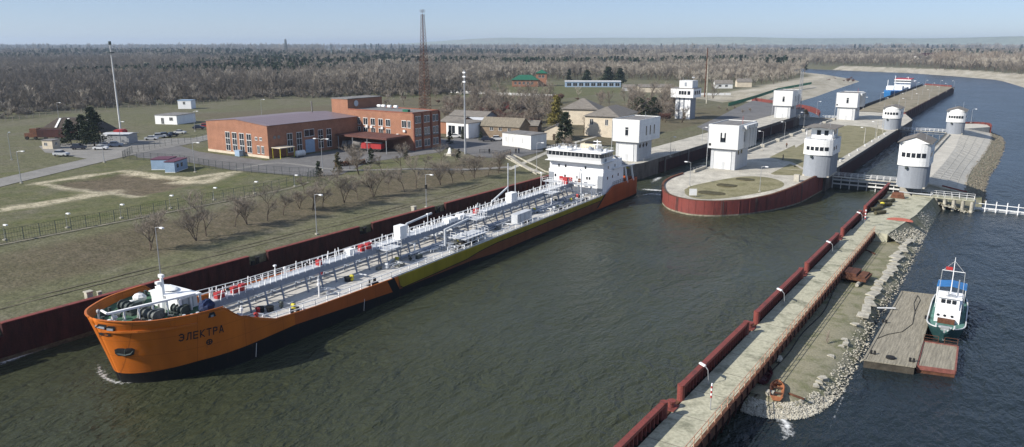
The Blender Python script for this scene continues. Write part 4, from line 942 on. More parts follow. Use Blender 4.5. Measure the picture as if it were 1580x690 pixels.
# marker poles
for i, (px_, py_, H_, zz, lb_) in enumerate(((1096, 632, 2.9, 3.0, 'red and white striped marker pole standing on the near breakwater deck'), (1333.5, 350, 3.6, 3.0, 'red and white marker post on the corner of the wide platform'))):
    p = at(px_, py_, zz); t = thing('marker_pole', lb_, 'marker pole', p); m = M(); m.tube([(0, 0, 0), (0, 0, H_*.45)], .05, 6); m.build('post', 'steel', t)
    for k_ in range(6): M().cyl((0, 0), .09 if i == 0 else .12, H_*.45+k_*H_*.09, H_*.45+(k_+1)*H_*.09, 8).build('red_band' if k_ % 2 == 0 else 'white_band', 'red' if k_ % 2 == 0 else 'white', t)
for i, (px_, py_) in enumerate(((1088, 583.5), (1198, 461.5), (1272, 385), (1326, 339))):
    y_ = at(px_, py_, 3.5).y; t = thing('fender_lamp', f'white lamp head leaning over the fender wall, {ORD[i]} from the camera', 'lamp', (-24.9, y_, 3.0), 0, 'lamps leaning over the fender wall')
    m = M(); m.tube([(.6, -.3, 0), (.4, -.2, 1.6), (0, 0, 1.9)], .045, 5); m.build('arm', 'steel', t); m = M(); m.beam((0, 0, 1.9), (-.7, .2, 2.05), .3, .16); m.build('lamp_head', 'white', t)
# ------------------------------------------------------------------ paved right bank
MT['slab_pave'] = mat('pale_slab_paving', (.5, .47, .4), .92, .14, .3, bump=.01)
CR = [(-17.6, 214), (-17.4, 230), (-16.9, 260), (-17.0, 300), (-18.0, 330), (-18.3, 352), (-18.5, 372)]
FT = [tuple(at(*p_, 1.9)[:2]) for p_ in ((1491, 299), (1492, 280), (1500, 262), (1515, 244), (1525, 228), (1531, 214), (1528, 203))]
cr, ft = bez([(*p_, 4.8) for p_ in CR], 6), bez([(*p_, 1.9) for p_ in FT], 6)
rb = thing('paved_bank', 'river bank paved with pale concrete slabs behind the right lock towers', 'paved bank', (-17, 214, 0))
m = M(); n_ = min(len(cr), len(ft)); rel = Vector((-17, 214, 0))
for k_ in range(5):
    for i in range(n_):
        p_ = cr[i].lerp(ft[i], k_/4)-rel; m.v.append((p_.x, p_.y, p_.z))
m.f = [[k_*n_+i, (k_+1)*n_+i, (k_+1)*n_+i+1, k_*n_+i+1] for k_ in range(4) for i in range(n_-1)]; m.mi = [0]*len(m.f); m.build('slope', 'slab_pave', rb)
m = M()
for i in range(0, n_-1, 1):
    for k_ in range(3):
        a_, b_ = cr[i].lerp(ft[i], k_*.25+.02)-rel, cr[i].lerp(ft[i], k_*.25+.23)-rel; d = .03
        m.beam(a_+Vector((0, 0, .02)), b_+Vector((0, 0, .02)), .12, .05)
for f_ in (.25, .5, .75): 
    for i in range(n_-1): a_, b_ = cr[i].lerp(ft[i], f_)-rel, cr[i+1].lerp(ft[i+1], f_)-rel; m.beam(a_+Vector((0, 0, .02)), b_+Vector((0, 0, .02)), .12, .05)
m.build('joint', 'concrete', rb)
m = M(); m.prism([(-6.2, -1)]+[(p_.x+17, p_.y-214) for p_ in cr]+[(-6.2, 158)], -3, 4.8); m.build('crest', 'slab_pave', rb)
m = M(); m.add([(*(cr[0]-rel),), (*(ft[0]-rel),), (ft[0].x+17, ft[0].y-214, -2), (-.6, 0, -2)], [(0, 1, 2, 3)]); m.beam(cr[0]-rel+Vector((0, -.3, .1)), ft[0]-rel+Vector((0, -.3, .1)), .5, .4); m.build('end_wall', 'concrete', rb)
m = M(); m.beam(cr[0].lerp(ft[0], .4)-rel+Vector((0, .3, .35)), ft[0]-rel+Vector((0, .3, .35)), .25, .5); m.build('red_edge', 'red_wall', rb)
m = M(); m.box(-6.4, 0, -3, -5.9, 160, 4.85); m.build('chamber_face', 'concrete_dark', rb)
rail([(-5.9, 8, 4.85), (-5.9, 126, 4.85)], 1.1, 3, .05, mb=None).build('railing', 'dark_steel', rb)
m = M(); m.box(-5.4, 12, 4.8, -4.6, 124, 5.3); m.build('kerb', 'concrete', rb)
def ftl(r):
    i = r.randrange(n_-1); p_ = ft[i].lerp(ft[i+1], r.random()); o_ = r.uniform(-.5, 5.0); return (p_.x+o_, p_.y-o_*.2, 1.85-.4*o_+r.uniform(-.1, .12))
mb_ = M(); mb_.add([v_ for p_ in ft for v_ in ((p_.x, p_.y, 1.85), (p_.x+5.2, p_.y-1, -.35))], [(2*i, 2*i+1, 2*i+3, 2*i+2) for i in range(len(ft)-1)]); struct(mb_.build('bank', 'spit'))
MT['stone_brown'] = mat('brown_grey_stones', (.24, .21, .16), .95, .3, .8)
tag(rocks(4200, ftl, 6, (.07, .22)).build('riprap', 'stone_brown'), 'brown rubble stones along the foot of the paved bank', 'stones', kind='stuff')
# red sheet piles at the far end
t = thing('sheet_pile_wall', 'rusty red sheet pile wall at the far end of the paved bank', 'sheet pile wall', (0, 0, 0))
pz = bez([(-23, 386, 0), (-21, 394, 0), (-15, 398, 0), (-10.8, 395, 0), (-9.6, 384, 0)], 8); m = M()
for i in range(len(pz)-1): a_, b_ = pz[i], pz[i+1]; m.beam((a_.x, a_.y, 2), (b_.x, b_.y, 2), .25 if i % 2 else .6, 6.6)
m.build('piles', 'red_wall', t); M().prism([(-23.5, 370), (-18.4, 370), (-10, 384), (-11.5, 394), (-15, 397), (-21, 393)], -2, 4.6).build('fill', 'slab_pave', t)
# ------------------------------------------------------------------ the tanker
SA = math.atan2(-5.8, 140.0)
ship = thing('tanker', 'long river tanker with orange bow, olive green sides and white wheelhouse moving past the quay', 'tanker ship', (-84.7, 41.6, 0), -SA)
BW = 8.3; LS = 139.5; BOWX = 2.3
def ENT(z): return 14-1.5*max(0, min(1, z/8.5))
def pw(x, pts):
    if x <= pts[0][0]: return pts[0][1]
    for (a, b), (c, d) in zip(pts[:-1], pts[1:]):
        if x <= c:
            t = (x-a)/(c-a); t = t*t*(3-2*t); return b+(d-b)*t
    return pts[-1][1]
def topz(y): return pw(y, [(-2.5, 8.7), (2, 8.35), (9.0, 8.1), (11.8, 6.2), (15.5, 4.25), (24, 3.75), (40, 3.42), (116, 3.42), (119.5, 3.6), (124, 5.0), (139.5, 4.9)])
def ystart(z): return 0.2-BOWX*(max(0, min(z, 9))/8.8)**1.1
def halfb(y, z):
    ys = ystart(z); L = ENT(z); u = (y-ys)/L
    if u <= 0: return 0.0
    b = BW if u >= 1 else BW*(1-(1-u)**2)**(1/(1.6+.4*max(0, min(1, z/8.5))))
    if y > LS-5: b -= .25*((y-LS+5)/5)**2
    return b
ZB = [-2, -.6, .0, .5, 1.0, 1.6, 2.2, 2.8]; NT = 10
us = [(i/20)**2 if i < 8 else .16+.84*(i-8)/14 for i in range(23)]; ysaft = [17, 19, 21, 24, 27, 31, 36, 42, 50, 60, 70, 80, 90, 100, 110, 114, 116, 118, 119.5, 121, 122.5, 124, 127, 131, 135, 137, 138.5, 139.5]
def hull_cols():
    cols = []
    for u in us: cols.append(('u', u))
    for y in ysaft: cols.append(('y', y))
    return cols
def hull_pt(col, f):
    """f in 0..1 from keel row to bulwark top"""
    z = -2+f*(topz(0)+2); y = 0
    for _ in range(6):
        if col[0] == 'u': L = ENT(z); y = ystart(z)+L*col[1]
        else: y = max(col[1], ystart(z)+ENT(z)+.3*(ysaft.index(col[1])+1)) if col[1] < 25 else col[1]
        tz = topz(y); z = -2+f*(tz+2)
    return y, halfb(y, z), z
cols = hull_cols(); NR = 22; m = M()
for s_ in (1, -1):
    o_ = len(m.v)
    for c_ in cols:
        for k_ in range(NR+1):
            y, b_, z = hull_pt(c_, k_/NR); m.v.append((s_*b_, y, z))
    for i in range(len(cols)-1):
        for k_ in range(NR):
            a_ = o_+i*(NR+1)+k_; q_ = [a_, a_+NR+1, a_+NR+2, a_+1]; m.f.append(q_ if s_ > 0 else q_[::-1]); m.mi.append(0)
n1 = (len(cols)-1)*(NR+1); n2 = n1+len(cols)*(NR+1)
for k_ in range(NR): m.f.append([n1+k_, n2+k_, n2+k_+1, n1+k_+1]); m.mi.append(0)
def hull_material():
    mm = bpy.data.materials.new('tanker_hull_paint'); mm.use_nodes = True; n = mm.node_tree; b = n.nodes['Principled BSDF']; L = n.links.new
    b.inputs['Roughness'].default_value = .6; b.inputs['Specular IOR Level'].default_value = .2; tc = n.nodes.new('ShaderNodeTexCoord'); sx = n.nodes.new('ShaderNodeSeparateXYZ'); L(tc.outputs['Object'], sx.inputs[0])
    Y, Zc = sx.outputs['Y'], sx.outputs['Z']
    def math_(op, a, c): 
        k = n.nodes.new('ShaderNodeMath'); k.operation = op
        for i, v in enumerate((a, c)):
            if isinstance(v, (int, float)): k.inputs[i].default_value = v
            else: L(v, k.inputs[i])
        return k.outputs[0]
    def curve(pts):
        cr_ = n.nodes.new('ShaderNodeFloatCurve'); c = cr_.mapping.curves[0]
        for i, (x, y) in enumerate(pts):
            if i < 2: c.points[i].location = (x, y)
            else: c.points.new(x, y)
        for p in c.points: p.handle_type = 'VECTOR'
        cr_.mapping.update(); L(math_('DIVIDE', math_('ADD', Y, 10), 160), cr_.inputs['Value']); return math_('MULTIPLY', cr_.outputs[0], 10)
    c_ = lambda y: (y+10)/160
    boot = curve([(0, .12), (c_(0), .13), (c_(6), .2), (c_(20), .235), (c_(40), .125), (c_(62), .1), (c_(70), .05), (c_(150), .05)])
    ylow = curve([(0, .9), (c_(39.5), .9), (c_(42), .12), (c_(60), .15), (c_(64), .2), (c_(70), .235), (c_(150), .235)])
    sternl = curve([(0, .9), (c_(114.5), .9), (c_(118.0), .3), (c_(124), .0), (c_(150), .0)])
    orange, orange2, olive, blk = (.50, .13, .012), (.17, .055, .02), (.26, .2, .01), (.006, .006, .007)
    def mix(f, A, B):
        x = n.nodes.new('ShaderNodeMix'); x.data_type = 'RGBA'; L(f, x.inputs['Factor'])
        for s2, v in (('A', A), ('B', B)):
            if isinstance(v, tuple): x.inputs[s2].default_value = (*v, 1)
            else: L(v, x.inputs[s2])
        return x.outputs['Result']
    side = mix(math_('GREATER_THAN', Y, 41.4), orange, orange2)
    side = mix(math_('GREATER_THAN', Zc, math_('ADD', ylow, .16)), mix(math_('GREATER_THAN', Zc, ylow), side, blk), mix(math_('GREATER_THAN', Y, 40.9), orange, olive))
    # black diagonal line where orange meets olive, olive band amidships, orange stern
    dg = math_('ADD', Y, math_('MULTIPLY', Zc, .55)); st = math_('MULTIPLY', math_('GREATER_THAN', dg, 40.6), math_('LESS_THAN', dg, 42.3))
    fore = math_('LESS_THAN', dg, 41); side = mix(fore, side, mix(math_('GREATER_THAN', Y, 20), orange, (.36, .085, .014)))
    side = mix(st, side, blk)
    side = mix(math_('GREATER_THAN', Y, 119.4), side, mix(math_('GREATER_THAN', Zc, math_('SUBTRACT', sternl, 0)), side, (.34, .07, .014)))
    sd = math_('ADD', math_('MULTIPLY', Zc, -1.6), Y); aft = math_('GREATER_THAN', sd, 113.6); line = math_('MULTIPLY', math_('GREATER_THAN', sd, 112.6), math_('LESS_THAN', sd, 113.7))
    side = mix(aft, side, (.34, .07, .014)); side = mix(math_('MULTIPLY', line, math_('GREATER_THAN', Zc, 1.0)), side, blk)
    side = mix(math_('LESS_THAN', Zc, boot), side, blk)
    nz = n.nodes.new('ShaderNodeTexNoise'); nz.inputs['Scale'].default_value = .5; nz.inputs['Detail'].default_value = 8; mp = n.nodes.new('ShaderNodeMapping'); mp.inputs['Scale'].default_value = (1, 1, .22)
    L(tc.outputs['Object'], mp.inputs[0]); L(mp.outputs[0], nz.inputs['Vector']); r2 = n.nodes.new('ShaderNodeMapRange'); r2.inputs['From Min'].default_value = .3; r2.inputs['From Max'].default_value = .7
    r2.inputs['To Min'].default_value = .8; r2.inputs['To Max'].default_value = 1.1; L(nz.outputs['Fac'], r2.inputs['Value']); vm = n.nodes.new('ShaderNodeVectorMath'); vm.operation = 'SCALE'; L(side, vm.inputs[0]); L(r2.outputs[0], vm.inputs['Scale'])
    
    def seam(src, st, wd): return math_('LESS_THAN', math_('PINGPONG', src, st/2), wd)
    sg = mix(math_('MAXIMUM', seam(Y, 6.0, .035), seam(math_('ADD', Zc, .4), 2.1, .025)), (1., 1., 1.), (.68, .66, .64))
    sc_ = n.nodes.new('ShaderNodeTexNoise'); sc_.inputs['Scale'].default_value = 2.2; sc_.inputs['Detail'].default_value = 9; sc_.inputs['Roughness'].default_value = .8; mp3 = n.nodes.new('ShaderNodeMapping'); mp3.inputs['Scale'].default_value = (1, .8, .1); L(tc.outputs['Object'], mp3.inputs[0]); L(mp3.outputs[0], sc_.inputs['Vector'])
    rs = n.nodes.new('ShaderNodeMapRange'); rs.inputs['From Min'].default_value = .58; rs.inputs['From Max'].default_value = .72; rs.inputs['To Max'].default_value = .75; L(sc_.outputs['Fac'], rs.inputs['Value'])
    mm_ = n.nodes.new('ShaderNodeMix'); mm_.data_type = 'RGBA'; mm_.blend_type = 'MULTIPLY'; mm_.inputs['Factor'].default_value = 1; L(vm.outputs[0], mm_.inputs['A']); L(sg, mm_.inputs['B'])
    L(mix(rs.outputs[0], mm_.outputs['Result'], (.13, .05, .02)), b.inputs['Base Color'])
    wv = n.nodes.new('ShaderNodeTexNoise'); wv.inputs['Scale'].default_value = .9; wv.inputs['Detail'].default_value = 2; L(tc.outputs['Object'], wv.inputs['Vector'])
    bp = n.nodes.new('ShaderNodeBump'); bp.inputs['Distance'].default_value = .05; bp.inputs['Strength'].default_value = .6; L(wv.outputs['Fac'], bp.inputs['Height']); L(bp.outputs[0], b.inputs['Normal'])
    return mm
hull = m.build('hull', hull_material(), ship, smooth=True); sd_ = hull.modifiers.new('plate', 'SOLIDIFY'); sd_.thickness = .14; sd_.offset = -1
def on_hull(y, z, off=.03):
    b_ = halfb(y, z); e = .05; dy = (halfb(y+e, z)-halfb(y-e, z))/(2*e); dz = (halfb(y, z+e)-halfb(y, z-e))/(2*e); n_ = Vector((1, -dy, -dz)).normalized(); return Vector((b_, y, z))+n_*off
def strip_on(path, w_, th, name, mt):
    """a rubbing strake that follows the port hull"""
    m = M()
    for (y0, z0), (y1, z1) in zip(path[:-1], path[1:]): m.beam(on_hull(y0, z0, th*.3), on_hull(y1, z1, th*.3), th, w_)
    return m.build(name, mt, hull)
MT['orange'] = mat('orange_hull_paint', (.5, .135, .018), .45, .1, 1); MT['olive'] = mat('olive_hull_paint', (.2, .14, .01), .45, .1, 1)
strip_on([(ystart(7.3)+.12+.5*i*(1 if i > 3 else .6), 7.3-.02*i) for i in range(16)], .26, .22, 'rubbing_strake', 'orange')
strip_on([(6.0+i*.8, 8.25) for i in range(5)], .14, .1, 'rubbing_strake', 'orange')
m = M(); yy = [ystart(topz(0)+0)+.03]+[v_ for v_ in (-2.0, -1.8, -1.5, -1, -.5, 0, 1, 2, 3, 4, 5, 7, 9, 9.6, 10.5, 11.5, 12.6, 14, 16, 20, 24, 32, 40)]
for s_ in (1, -1):
    m = M()
    for a_, b_ in zip(yy[:-1], yy[1:]): m.beam((s_*(halfb(a_, topz(a_))-.06), a_, topz(a_)), (s_*(halfb(b_, topz(b_))-.06), b_, topz(b_)), .24, .09)
    m.build('bulwark_rail', 'orange', ship)
# lettering and marks cut as thin plates and bent round the hull
STROKES = {'Э': [[(.02, .86), (.2, 1), (.42, .95), (.58, .72), (.58, .28), (.42, .05), (.2, 0), (.02, .14)], [(.2, .5), (.58, .5)]], 'Л': [[(0, 0), (.12, .1), (.2, 1), (.58, 1), (.58, 0)]], 'Е': [[(.55, 1), (0, 1), (0, 0), (.55, 0)], [(0, .5), (.48, .5)]],
           'К': [[(0, 0), (0, 1)], [(.52, 1), (.02, .5), (.56, 0)]], 'Т': [[(0, 1), (.6, 1)], [(.3, 1), (.3, 0)]], 'Р': [[(0, 0), (0, 1), (.38, 1), (.55, .88), (.55, .62), (.38, .48), (0, .48)]], 'А': [[(0, 0), (.27, 1), (.35, 1), (.6, 0)], [(.1, .32), (.5, .32)]]}
def hull_text(txt, h_, w_, y0, z0, slope, name, pitch, sw):
    """painted letters as thin ribbons that follow the hull"""
    for i, ch in enumerate(txt):
        m = M(); yb = y0+i*pitch
        for st in STROKES[ch]:
            for (a, b), (c, d) in zip(st[:-1], st[1:]):
                p, q = Vector((a*w_, b*h_)), Vector((c*w_, d*h_)); d_ = (q-p).normalized(); nr = Vector((-d_.y, d_.x)); p = p-d_*sw*.45; q = q+d_*sw*.45; o_ = len(m.v)
                for k_ in range(5):
                    r_ = p.lerp(q, k_/4)
                    for e in (-.5, .5): t_ = r_+nr*sw*e*(1 if abs(d_.x) > .7 else .8); m.v.append(tuple(on_hull(yb+t_.x, z0+t_.y+slope*(i*pitch+t_.x), .04+.004*len(st))))
                for k_ in range(4): m.f.append([o_+2*k_, o_+2*k_+2, o_+2*k_+3, o_+2*k_+1]); m.mi.append(0)
        m.build(name, 'black', hull)
hull_text('ЭЛЕКТРА', .86, .75, 4.1, 5.2, -.035, 'name_letter', .74, .15)
hull_text('Р', .6, .5, -1.5, 6.3, 0, 'bow_mark', .7, .12)
m = M(); c0 = 7.3
for k_ in range(12):
    a_, b_ = 2*PI*k_/12, 2*PI*(k_+1)/12; m.beam(on_hull(c0+.32*math.cos(a_), 4.2+.32*math.sin(a_), .03), on_hull(c0+.32*math.cos(b_), 4.2+.32*math.sin(b_), .03), .06, .12)
m.beam(on_hull(c0-.3, 4.2, .03), on_hull(c0+.3, 4.2, .03), .06, .1); m.beam(on_hull(c0, 3.9, .03), on_hull(c0, 4.5, .03), .06, .1); m.build('thruster_mark', 'black', hull)
# anchor pocket with its anchor
m = M(); ring = [(-.72, 4.7), (-.6, 4.95), (.25, 5.0), (.45, 4.8), (.45, 4.1), (.25, 3.9), (-.45, 3.85), (-.6, 4.1)]
m.add([on_hull(a_, b_, .04) for a_, b_ in ring]+[on_hull(-.1, 4.45, .06)], [(i, (i+1) % 8, 8) for i in range(8)]); m.build('anchor_pocket', 'black', hull)
m = M(); A_ = lambda a_, b_, o_=.2: on_hull(a_, b_, o_); m.tube([A_(-.15, 4.9), A_(-.1, 4.3)], .08, 6); m.tube([A_(-.6, 4.6), A_(-.5, 4.3), A_(-.1, 4.12), A_(.25, 4.3), A_(.35, 4.7)], [.05, .1, .12, .1, .05], 6); m.build('anchor', 'dark_steel', hull)
for (a_, b_, s2) in ((-1.72, 7.85, .22), (-1.3, 7.7, .28), (7.7, 7.65, .5)):
    m = M(); r4 = [(a_-s2*.6, b_+.3), (a_+s2*.6, b_+.3), (a_+s2, b_-.32), (a_-s2, b_-.32)]; m.add([on_hull(p_[0], p_[1], .035) for p_ in r4], [(0, 1, 2, 3)]); fl = m.build('fairlead', 'black', hull)
    m = M(); m.beam(on_hull(a_-.15, b_-.15, .08), on_hull(a_+.15, b_-.15, .08), .1, .25); m.build('roller', 'tower_grey', fl)
m = M()
for y_ in (13.5, 33.5): m.beam(on_hull(y_, 2.0, .03), on_hull(y_-.25, .2, .03), .03, .06)
m.build('draught_mark', 'frame', hull)
# decks
MT['ship_deck'] = mat('pale_grey_deck_paint', (.5, .48, .44), .8, .14, .35, col2=(.33, .31, .28), amt=.25); MT['deck_green'] = mat('green_deck_paint', (.06, .14, .08), .7, .25, .6)
MT['pipe_grey'] = mat('blue_grey_pipe_paint', (.22, .25, .3), .6, .12, 1); MT['pipe_light'] = mat('light_grey_pipe_paint', (.5, .52, .54), .6, .12, 1)
def deck(y0, y1, z, name, mt, n=24, inset=.12):
    m = M()
    for i in range(n+1):
        y = y0+(y1-y0)*i/n; b_ = max(.05, halfb(y, z)-inset); m.v += [(-b_, y, z), (b_, y, z)]
    m.f = [[2*i, 2*i+1, 2*i+3, 2*i+2] for i in range(n)]; m.mi = [0]*n; return m.build(name, mt, ship)
deck(ystart(7.2)+.1, 9.6, 7.25, 'forecastle_deck', 'deck_green'); deck(9.0, LS-.1, 3.28, 'main_deck', 'ship_deck', 40)
M().box(-7.35, 9.5, 3.2, 7.35, 9.62, 7.25).build('forecastle_bulkhead', 'white_dirty', ship)
# forecastle gear
def winch(x, y, z, s=1.0, rz=0):
    m = M(); m.tube([(x-1.1*s, y, z+.6*s), (x+1.1*s, y, z+.6*s)], .42*s, 10)
    for q_ in (-1.15, -.4, .4, 1.15): m.tube([(x+q_*s-.05, y, z+.6*s), (x+q_*s+.05, y, z+.6*s)], .62*s, 12)
    m.cbox((x, y, z+.12), (2.8*s, 1.3*s, .24)); m.cbox((x+.1, y+.9*s, z+.5*s), (.8*s, .7*s, .9*s)); m.tube([(x-.9*s, y-.9*s, z+.15), (x-.9*s, y-2.2*s, z+.15)], .18, 6); return m
winch(-2.2, 3.6, 7.25, 1.15).build('windlass', 'dark_steel', ship); winch(2.6, 3.4, 7.25, 1.15).build('windlass', MT.setdefault('winch_grey', mat('grey_green_machinery', (.14, .15, .14), .6, .4, 1.5)), ship)
winch(3.4, 6.6, 7.25, .9).build('mooring_winch', 'dark_steel', ship)
for i, (x, y) in enumerate(((4.2, 1.8), (-4.0, 1.8), (6.6, 6.4), (-6.3, 8.0), (1.6, -.4), (-1.6, -.4), (6.0, 5.0))):
    m = M(); m.cbox((x, y, 7.3), (.6, 1.5, .1)); m.cyl((x, y-.4), .2, 7.3, 7.95, 8); m.cyl((x, y+.4), .2, 7.3, 7.95, 8); m.build('bitts', 'dark_steel' if i % 2 else 'pipe_light', ship)
for x, y in ((.6, .2), (-.9, 1.0), (1.2, -.8)): m = M(); m.cyl((x, y), .16, 7.25, 8.15, 8); m.blob((x, y, 8.2), (.36, .36, .22), 0, 1); m.build('deck_ventilator', 'white_dirty', ship)
M().tube([(2.9, 1.0, 7.4), (2.9, 2.0, 7.4)], .42, 12).build('rope_drum', 'dark_red', ship)
m = M(); m.tube([(0.2, -1.4, 7.25), (.2, -1.4, 9.3)], .12, 6); m.blob((.2, -1.4, 9.35), (.22, .22, .3), 0, 1); m.build('bow_light', 'steel', ship)
# white gangway of rails sweeping back from the stem to the deck house
m = M(); pa = Vector((.6, -.6, 8.9)); pb = Vector((4.2, 8.4, 9.4)); m.beam(pa, pb, .34, .22)
for t_ in (.05, .18, .34, .5, .66, .8): p_ = pa.lerp(pb, t_); m.tube([p_, (p_.x, p_.y, 7.25)], .09, 5); m.tube([p_, (p_.x-.9, p_.y+.2, 7.25)], .06, 5)
m.beam(pa, (-1.0, -.4, 8.95), .2, .18); m.build('gangway_frame', 'white', ship)
hs_ = M(); hs_.box(-2.3, 6.7, 7.26, 2.9, 9.45, 9.0); ho_ = hs_.build('deck_house', 'white', ship)
m = M(); m.box(-2.5, 6.5, 9.01, 3.8, 9.5, 9.14); m.build('roof', 'white', ho_)
m = M(); m.blob((-1.0, 8.0, 9.36), (1.9, 1.0, .2), 0, 3, 6, 12); m.build('covered_raft', 'white', ho_)
for y_ in (6.8, 8.2): m = M(); m.box(2.88, y_, 7.4, 2.95, y_+.7, 8.8); m.build('door', 'grey_paint', ho_)
m = M()
for y_ in (6.7, 8.1, 9.4): M().tube([(3.6, y_, 7.26), (3.6, y_, 9.0)], .14, 6).build('pillar', 'white', ho_)
m = M(); m.tube([(.4, 6.6, 7.25), (.4, 6.6, 8.6)], [.55, .5], 10); m.tube([(.4, 6.6, 8.6), (.4, 6.6, 11.4)], [.26, .2], 8); m.cbox((.4, 6.6, 11.5), (.7, .4, .35)); m.cbox((.2, 6.2, 10.7), (.5, .5, .3)); m.build('foremast', 'white', ship)
for i, (x, y, sz) in enumerate(((-4.6, 6.5, .9), (-4.3, 8.6, .8), (-3.6, 4.8, .55))): m = M(); m.blob((x, y, 7.8), (sz, sz*.9, sz*.7), .05, i); m.build('covered_gear', 'white_dirty', ship)
m = M(); m.blob((5.9, 8.6, 8.0), (1.0, 1.0, .95), .12, 5, 7, 12); m.build('tarpaulin', MT.setdefault('navy', mat('navy_tarpaulin', (.015, .03, .09), .7, .3, 1)), ship)
rr_ = random.Random(3)
for i in range(12): x, y = rr_.uniform(-4.8, 5.2), rr_.uniform(1.5, 8.6); m = M(); m.cbox((x, y, 7.5), (rr_.uniform(.3, .8), rr_.uniform(.3, .9), rr_.uniform(.2, .7)), rr_.random()); m.build('deck_fitting', rr_.choice(('dark_steel', 'pipe_light', 'rust', 'winch_grey')), ship)
# rails along the main deck
for s_ in (1, -1):
    m = rail([(s_*(8.3-.25), 15.0, topz(15)-.25), (s_*8.05, 24, 3.6), (s_*8.05, 40, 3.35), (s_*8.05, 119.5, 3.35)], 1.1, 2.2, .075, (1.0, .45), n=4); m.build('deck_rail', 'white', ship)
    M().box(s_*8.02-.04, 40, 3.3, s_*8.02+.04, 119, 3.62).build('deck_edge_plate', 'white_dirty', ship)
for y_ in (21, 36.5, 59, 63.5, 83, 98, 110):
    for s_ in (1, -1): m = M(); m.cbox((s_*7.3, y_, 3.42), (.7, 2.0, .2)); m.cyl((s_*7.3, y_-.5), .24, 3.5, 4.25, 8); m.cyl((s_*7.3, y_+.5), .24, 3.5, 4.25, 8); m.build('bitts', 'black', ship)
# central catwalk: long box beam, legs, stanchions
cw = M(); cw.box(-.95, 12.3, 5.35, .95, 116.5, 6.25); cwo = cw.build('catwalk', 'pipe_grey', ship)
M().box(-.8, 12.3, 6.26, .8, 116.5, 6.3).build('walkway', 'pipe_light', cwo)
y_ = 14.0; k_ = 0
while y_ < 116:
    m = M()
    for s_ in (-1, 1): m.beam((s_*.8, y_, 5.75), (s_*1.75, y_-.3*s_, 3.28), .2)
    m.beam((-1.3, y_, 4.4), (1.3, y_, 4.4), .12); m.build('trestle', 'pipe_grey', cwo)
    y_ += 2.9 if k_ % 3 else 4.6; k_ += 1
for s_ in (-1, 1):
    m = M(); y_ = 12.6; rq = random.Random(4+s_)
    while y_ < 116: h_ = rq.choice((1.0, 1.1, 1.5)); m.beam((s_*.92, y_, 6.1), (s_*(.92+rq.choice((0, 0, .18))), y_+rq.uniform(-.1, .25), 6.1+h_), .095); y_ += rq.choice((1.0, 1.3, 1.6))
    m.tube([(s_*.92, 12.5, 7.05), (s_*.92, 116, 7.05)], .03, 4); m.build('stanchions', 'white', cwo)
for i, (y_, mt_, d_) in enumerate(((14.6, 'red', (.8, 1.2, .8)), (17.0, 'red', (.7, .8, .9)), (18.3, 'red', (.7, .8, .9)), (32.5, 'red', (.7, .7, .8)), (42.0, 'red', (.8, 1.0, 1.0)), (43.6, 'red', (.8, 1.0, 1.0)), (75.0, 'red', (.8, 1.1, .9)), (113.5, 'red', (1.2, 1.0, 1.6)), (39.5, 'white', (1.0, 1.2, .9)), (66.5, 'white', (1.6, 3.0, .7)), (70, 'white', (1.2, 2, .7)))):
    M().cbox((0.2 if i < 8 else 0, y_, 6.3+d_[2]/2), d_).build('hose_box', mt_, cwo)
M().box(-.5, 50.8, 6.3, .95, 52.6, 8.6).build('white_cabin', 'white', cwo); M().box(-.5, 87.2, 6.3, 1.0, 89.6, 8.3).build('white_cabin', 'white', cwo)
M().box(4.4, 81.6, 3.3, 5.9, 87.4, 5.35).build('deck_locker', 'pipe_light', ship)
m = M()
for y_ in range(3): m.box(5.9, 82.8+y_*1.7, 3.5, 5.93, 82.9+y_*1.7, 5.2)
m.build('locker_seam', 'tower_grey', ship)
# platforms with ladders on the catwalk
for y_ in (46.5, 72.5, 103):
    m = M(); m.box(.9, y_-1.8, 6.0, 3.3, y_+1.8, 6.12); pf_ = m.build('side_platform', 'pipe_light', ship); rail([(.9, y_-1.8, 6.12), (3.25, y_-1.8, 6.12), (3.25, y_+1.8, 6.12), (.9, y_+1.8, 6.12)], 1.1, .8, .04).build('railing', 'white', pf_)
    m = M()
    for a_, b_ in ((3.1, -1.7), (3.1, 1.7), (1.2, -1.7), (1.2, 1.7)): m.tube([(a_, y_+b_, 3.28), (a_, y_+b_, 6.0)], .09, 5)
    m.beam((3.3, y_+1.9, 6.1), (4.6, y_+3.6, 3.3), .5, .08); m.build('support', 'pipe_grey', pf_)
# cargo pipes
for i, (x, r_, z_, y0, y1, mt_) in enumerate(((-2.6, .2, 3.85, 14, 117, 'pipe_light'), (-3.3, .16, 3.8, 16, 117, 'pipe_grey'), (-4.1, .2, 3.9, 20, 110, 'pipe_light'), (2.3, .2, 3.85, 46, 116, 'pipe_light'), (2.95, .2, 3.85, 48, 117, 'pipe_grey'), (3.5, .13, 3.75, 52, 112, 'pipe_light'), (-1.4, .16, 3.8, 13, 116, 'pipe_grey'))):
    m = M(); m.tube([(x, y0, 3.3), (x, y0+.6, z_), (x, (y0+y1)/2, z_), (x, y1, z_)], r_, 6)
    for k_ in range(int((y1-y0)/9)): m.tube([(x, y0+3+k_*9, z_), (x, y0+3.25+k_*9, z_)], r_*1.7, 6)
    m.build('cargo_pipe', mt_, ship)
rr_ = random.Random(12); zone = [(16, 1.0), (21, 1.2), (31, 1.1), (36, .5), (43, .4), (49, .8), (55, .7), (60, 1.0), (66, 1.2), (71, 1.2), (76, 1), (82, .6), (88, .9), (94, 1.0), (100, 1.2), (106, 1.4), (112, 1.5)]
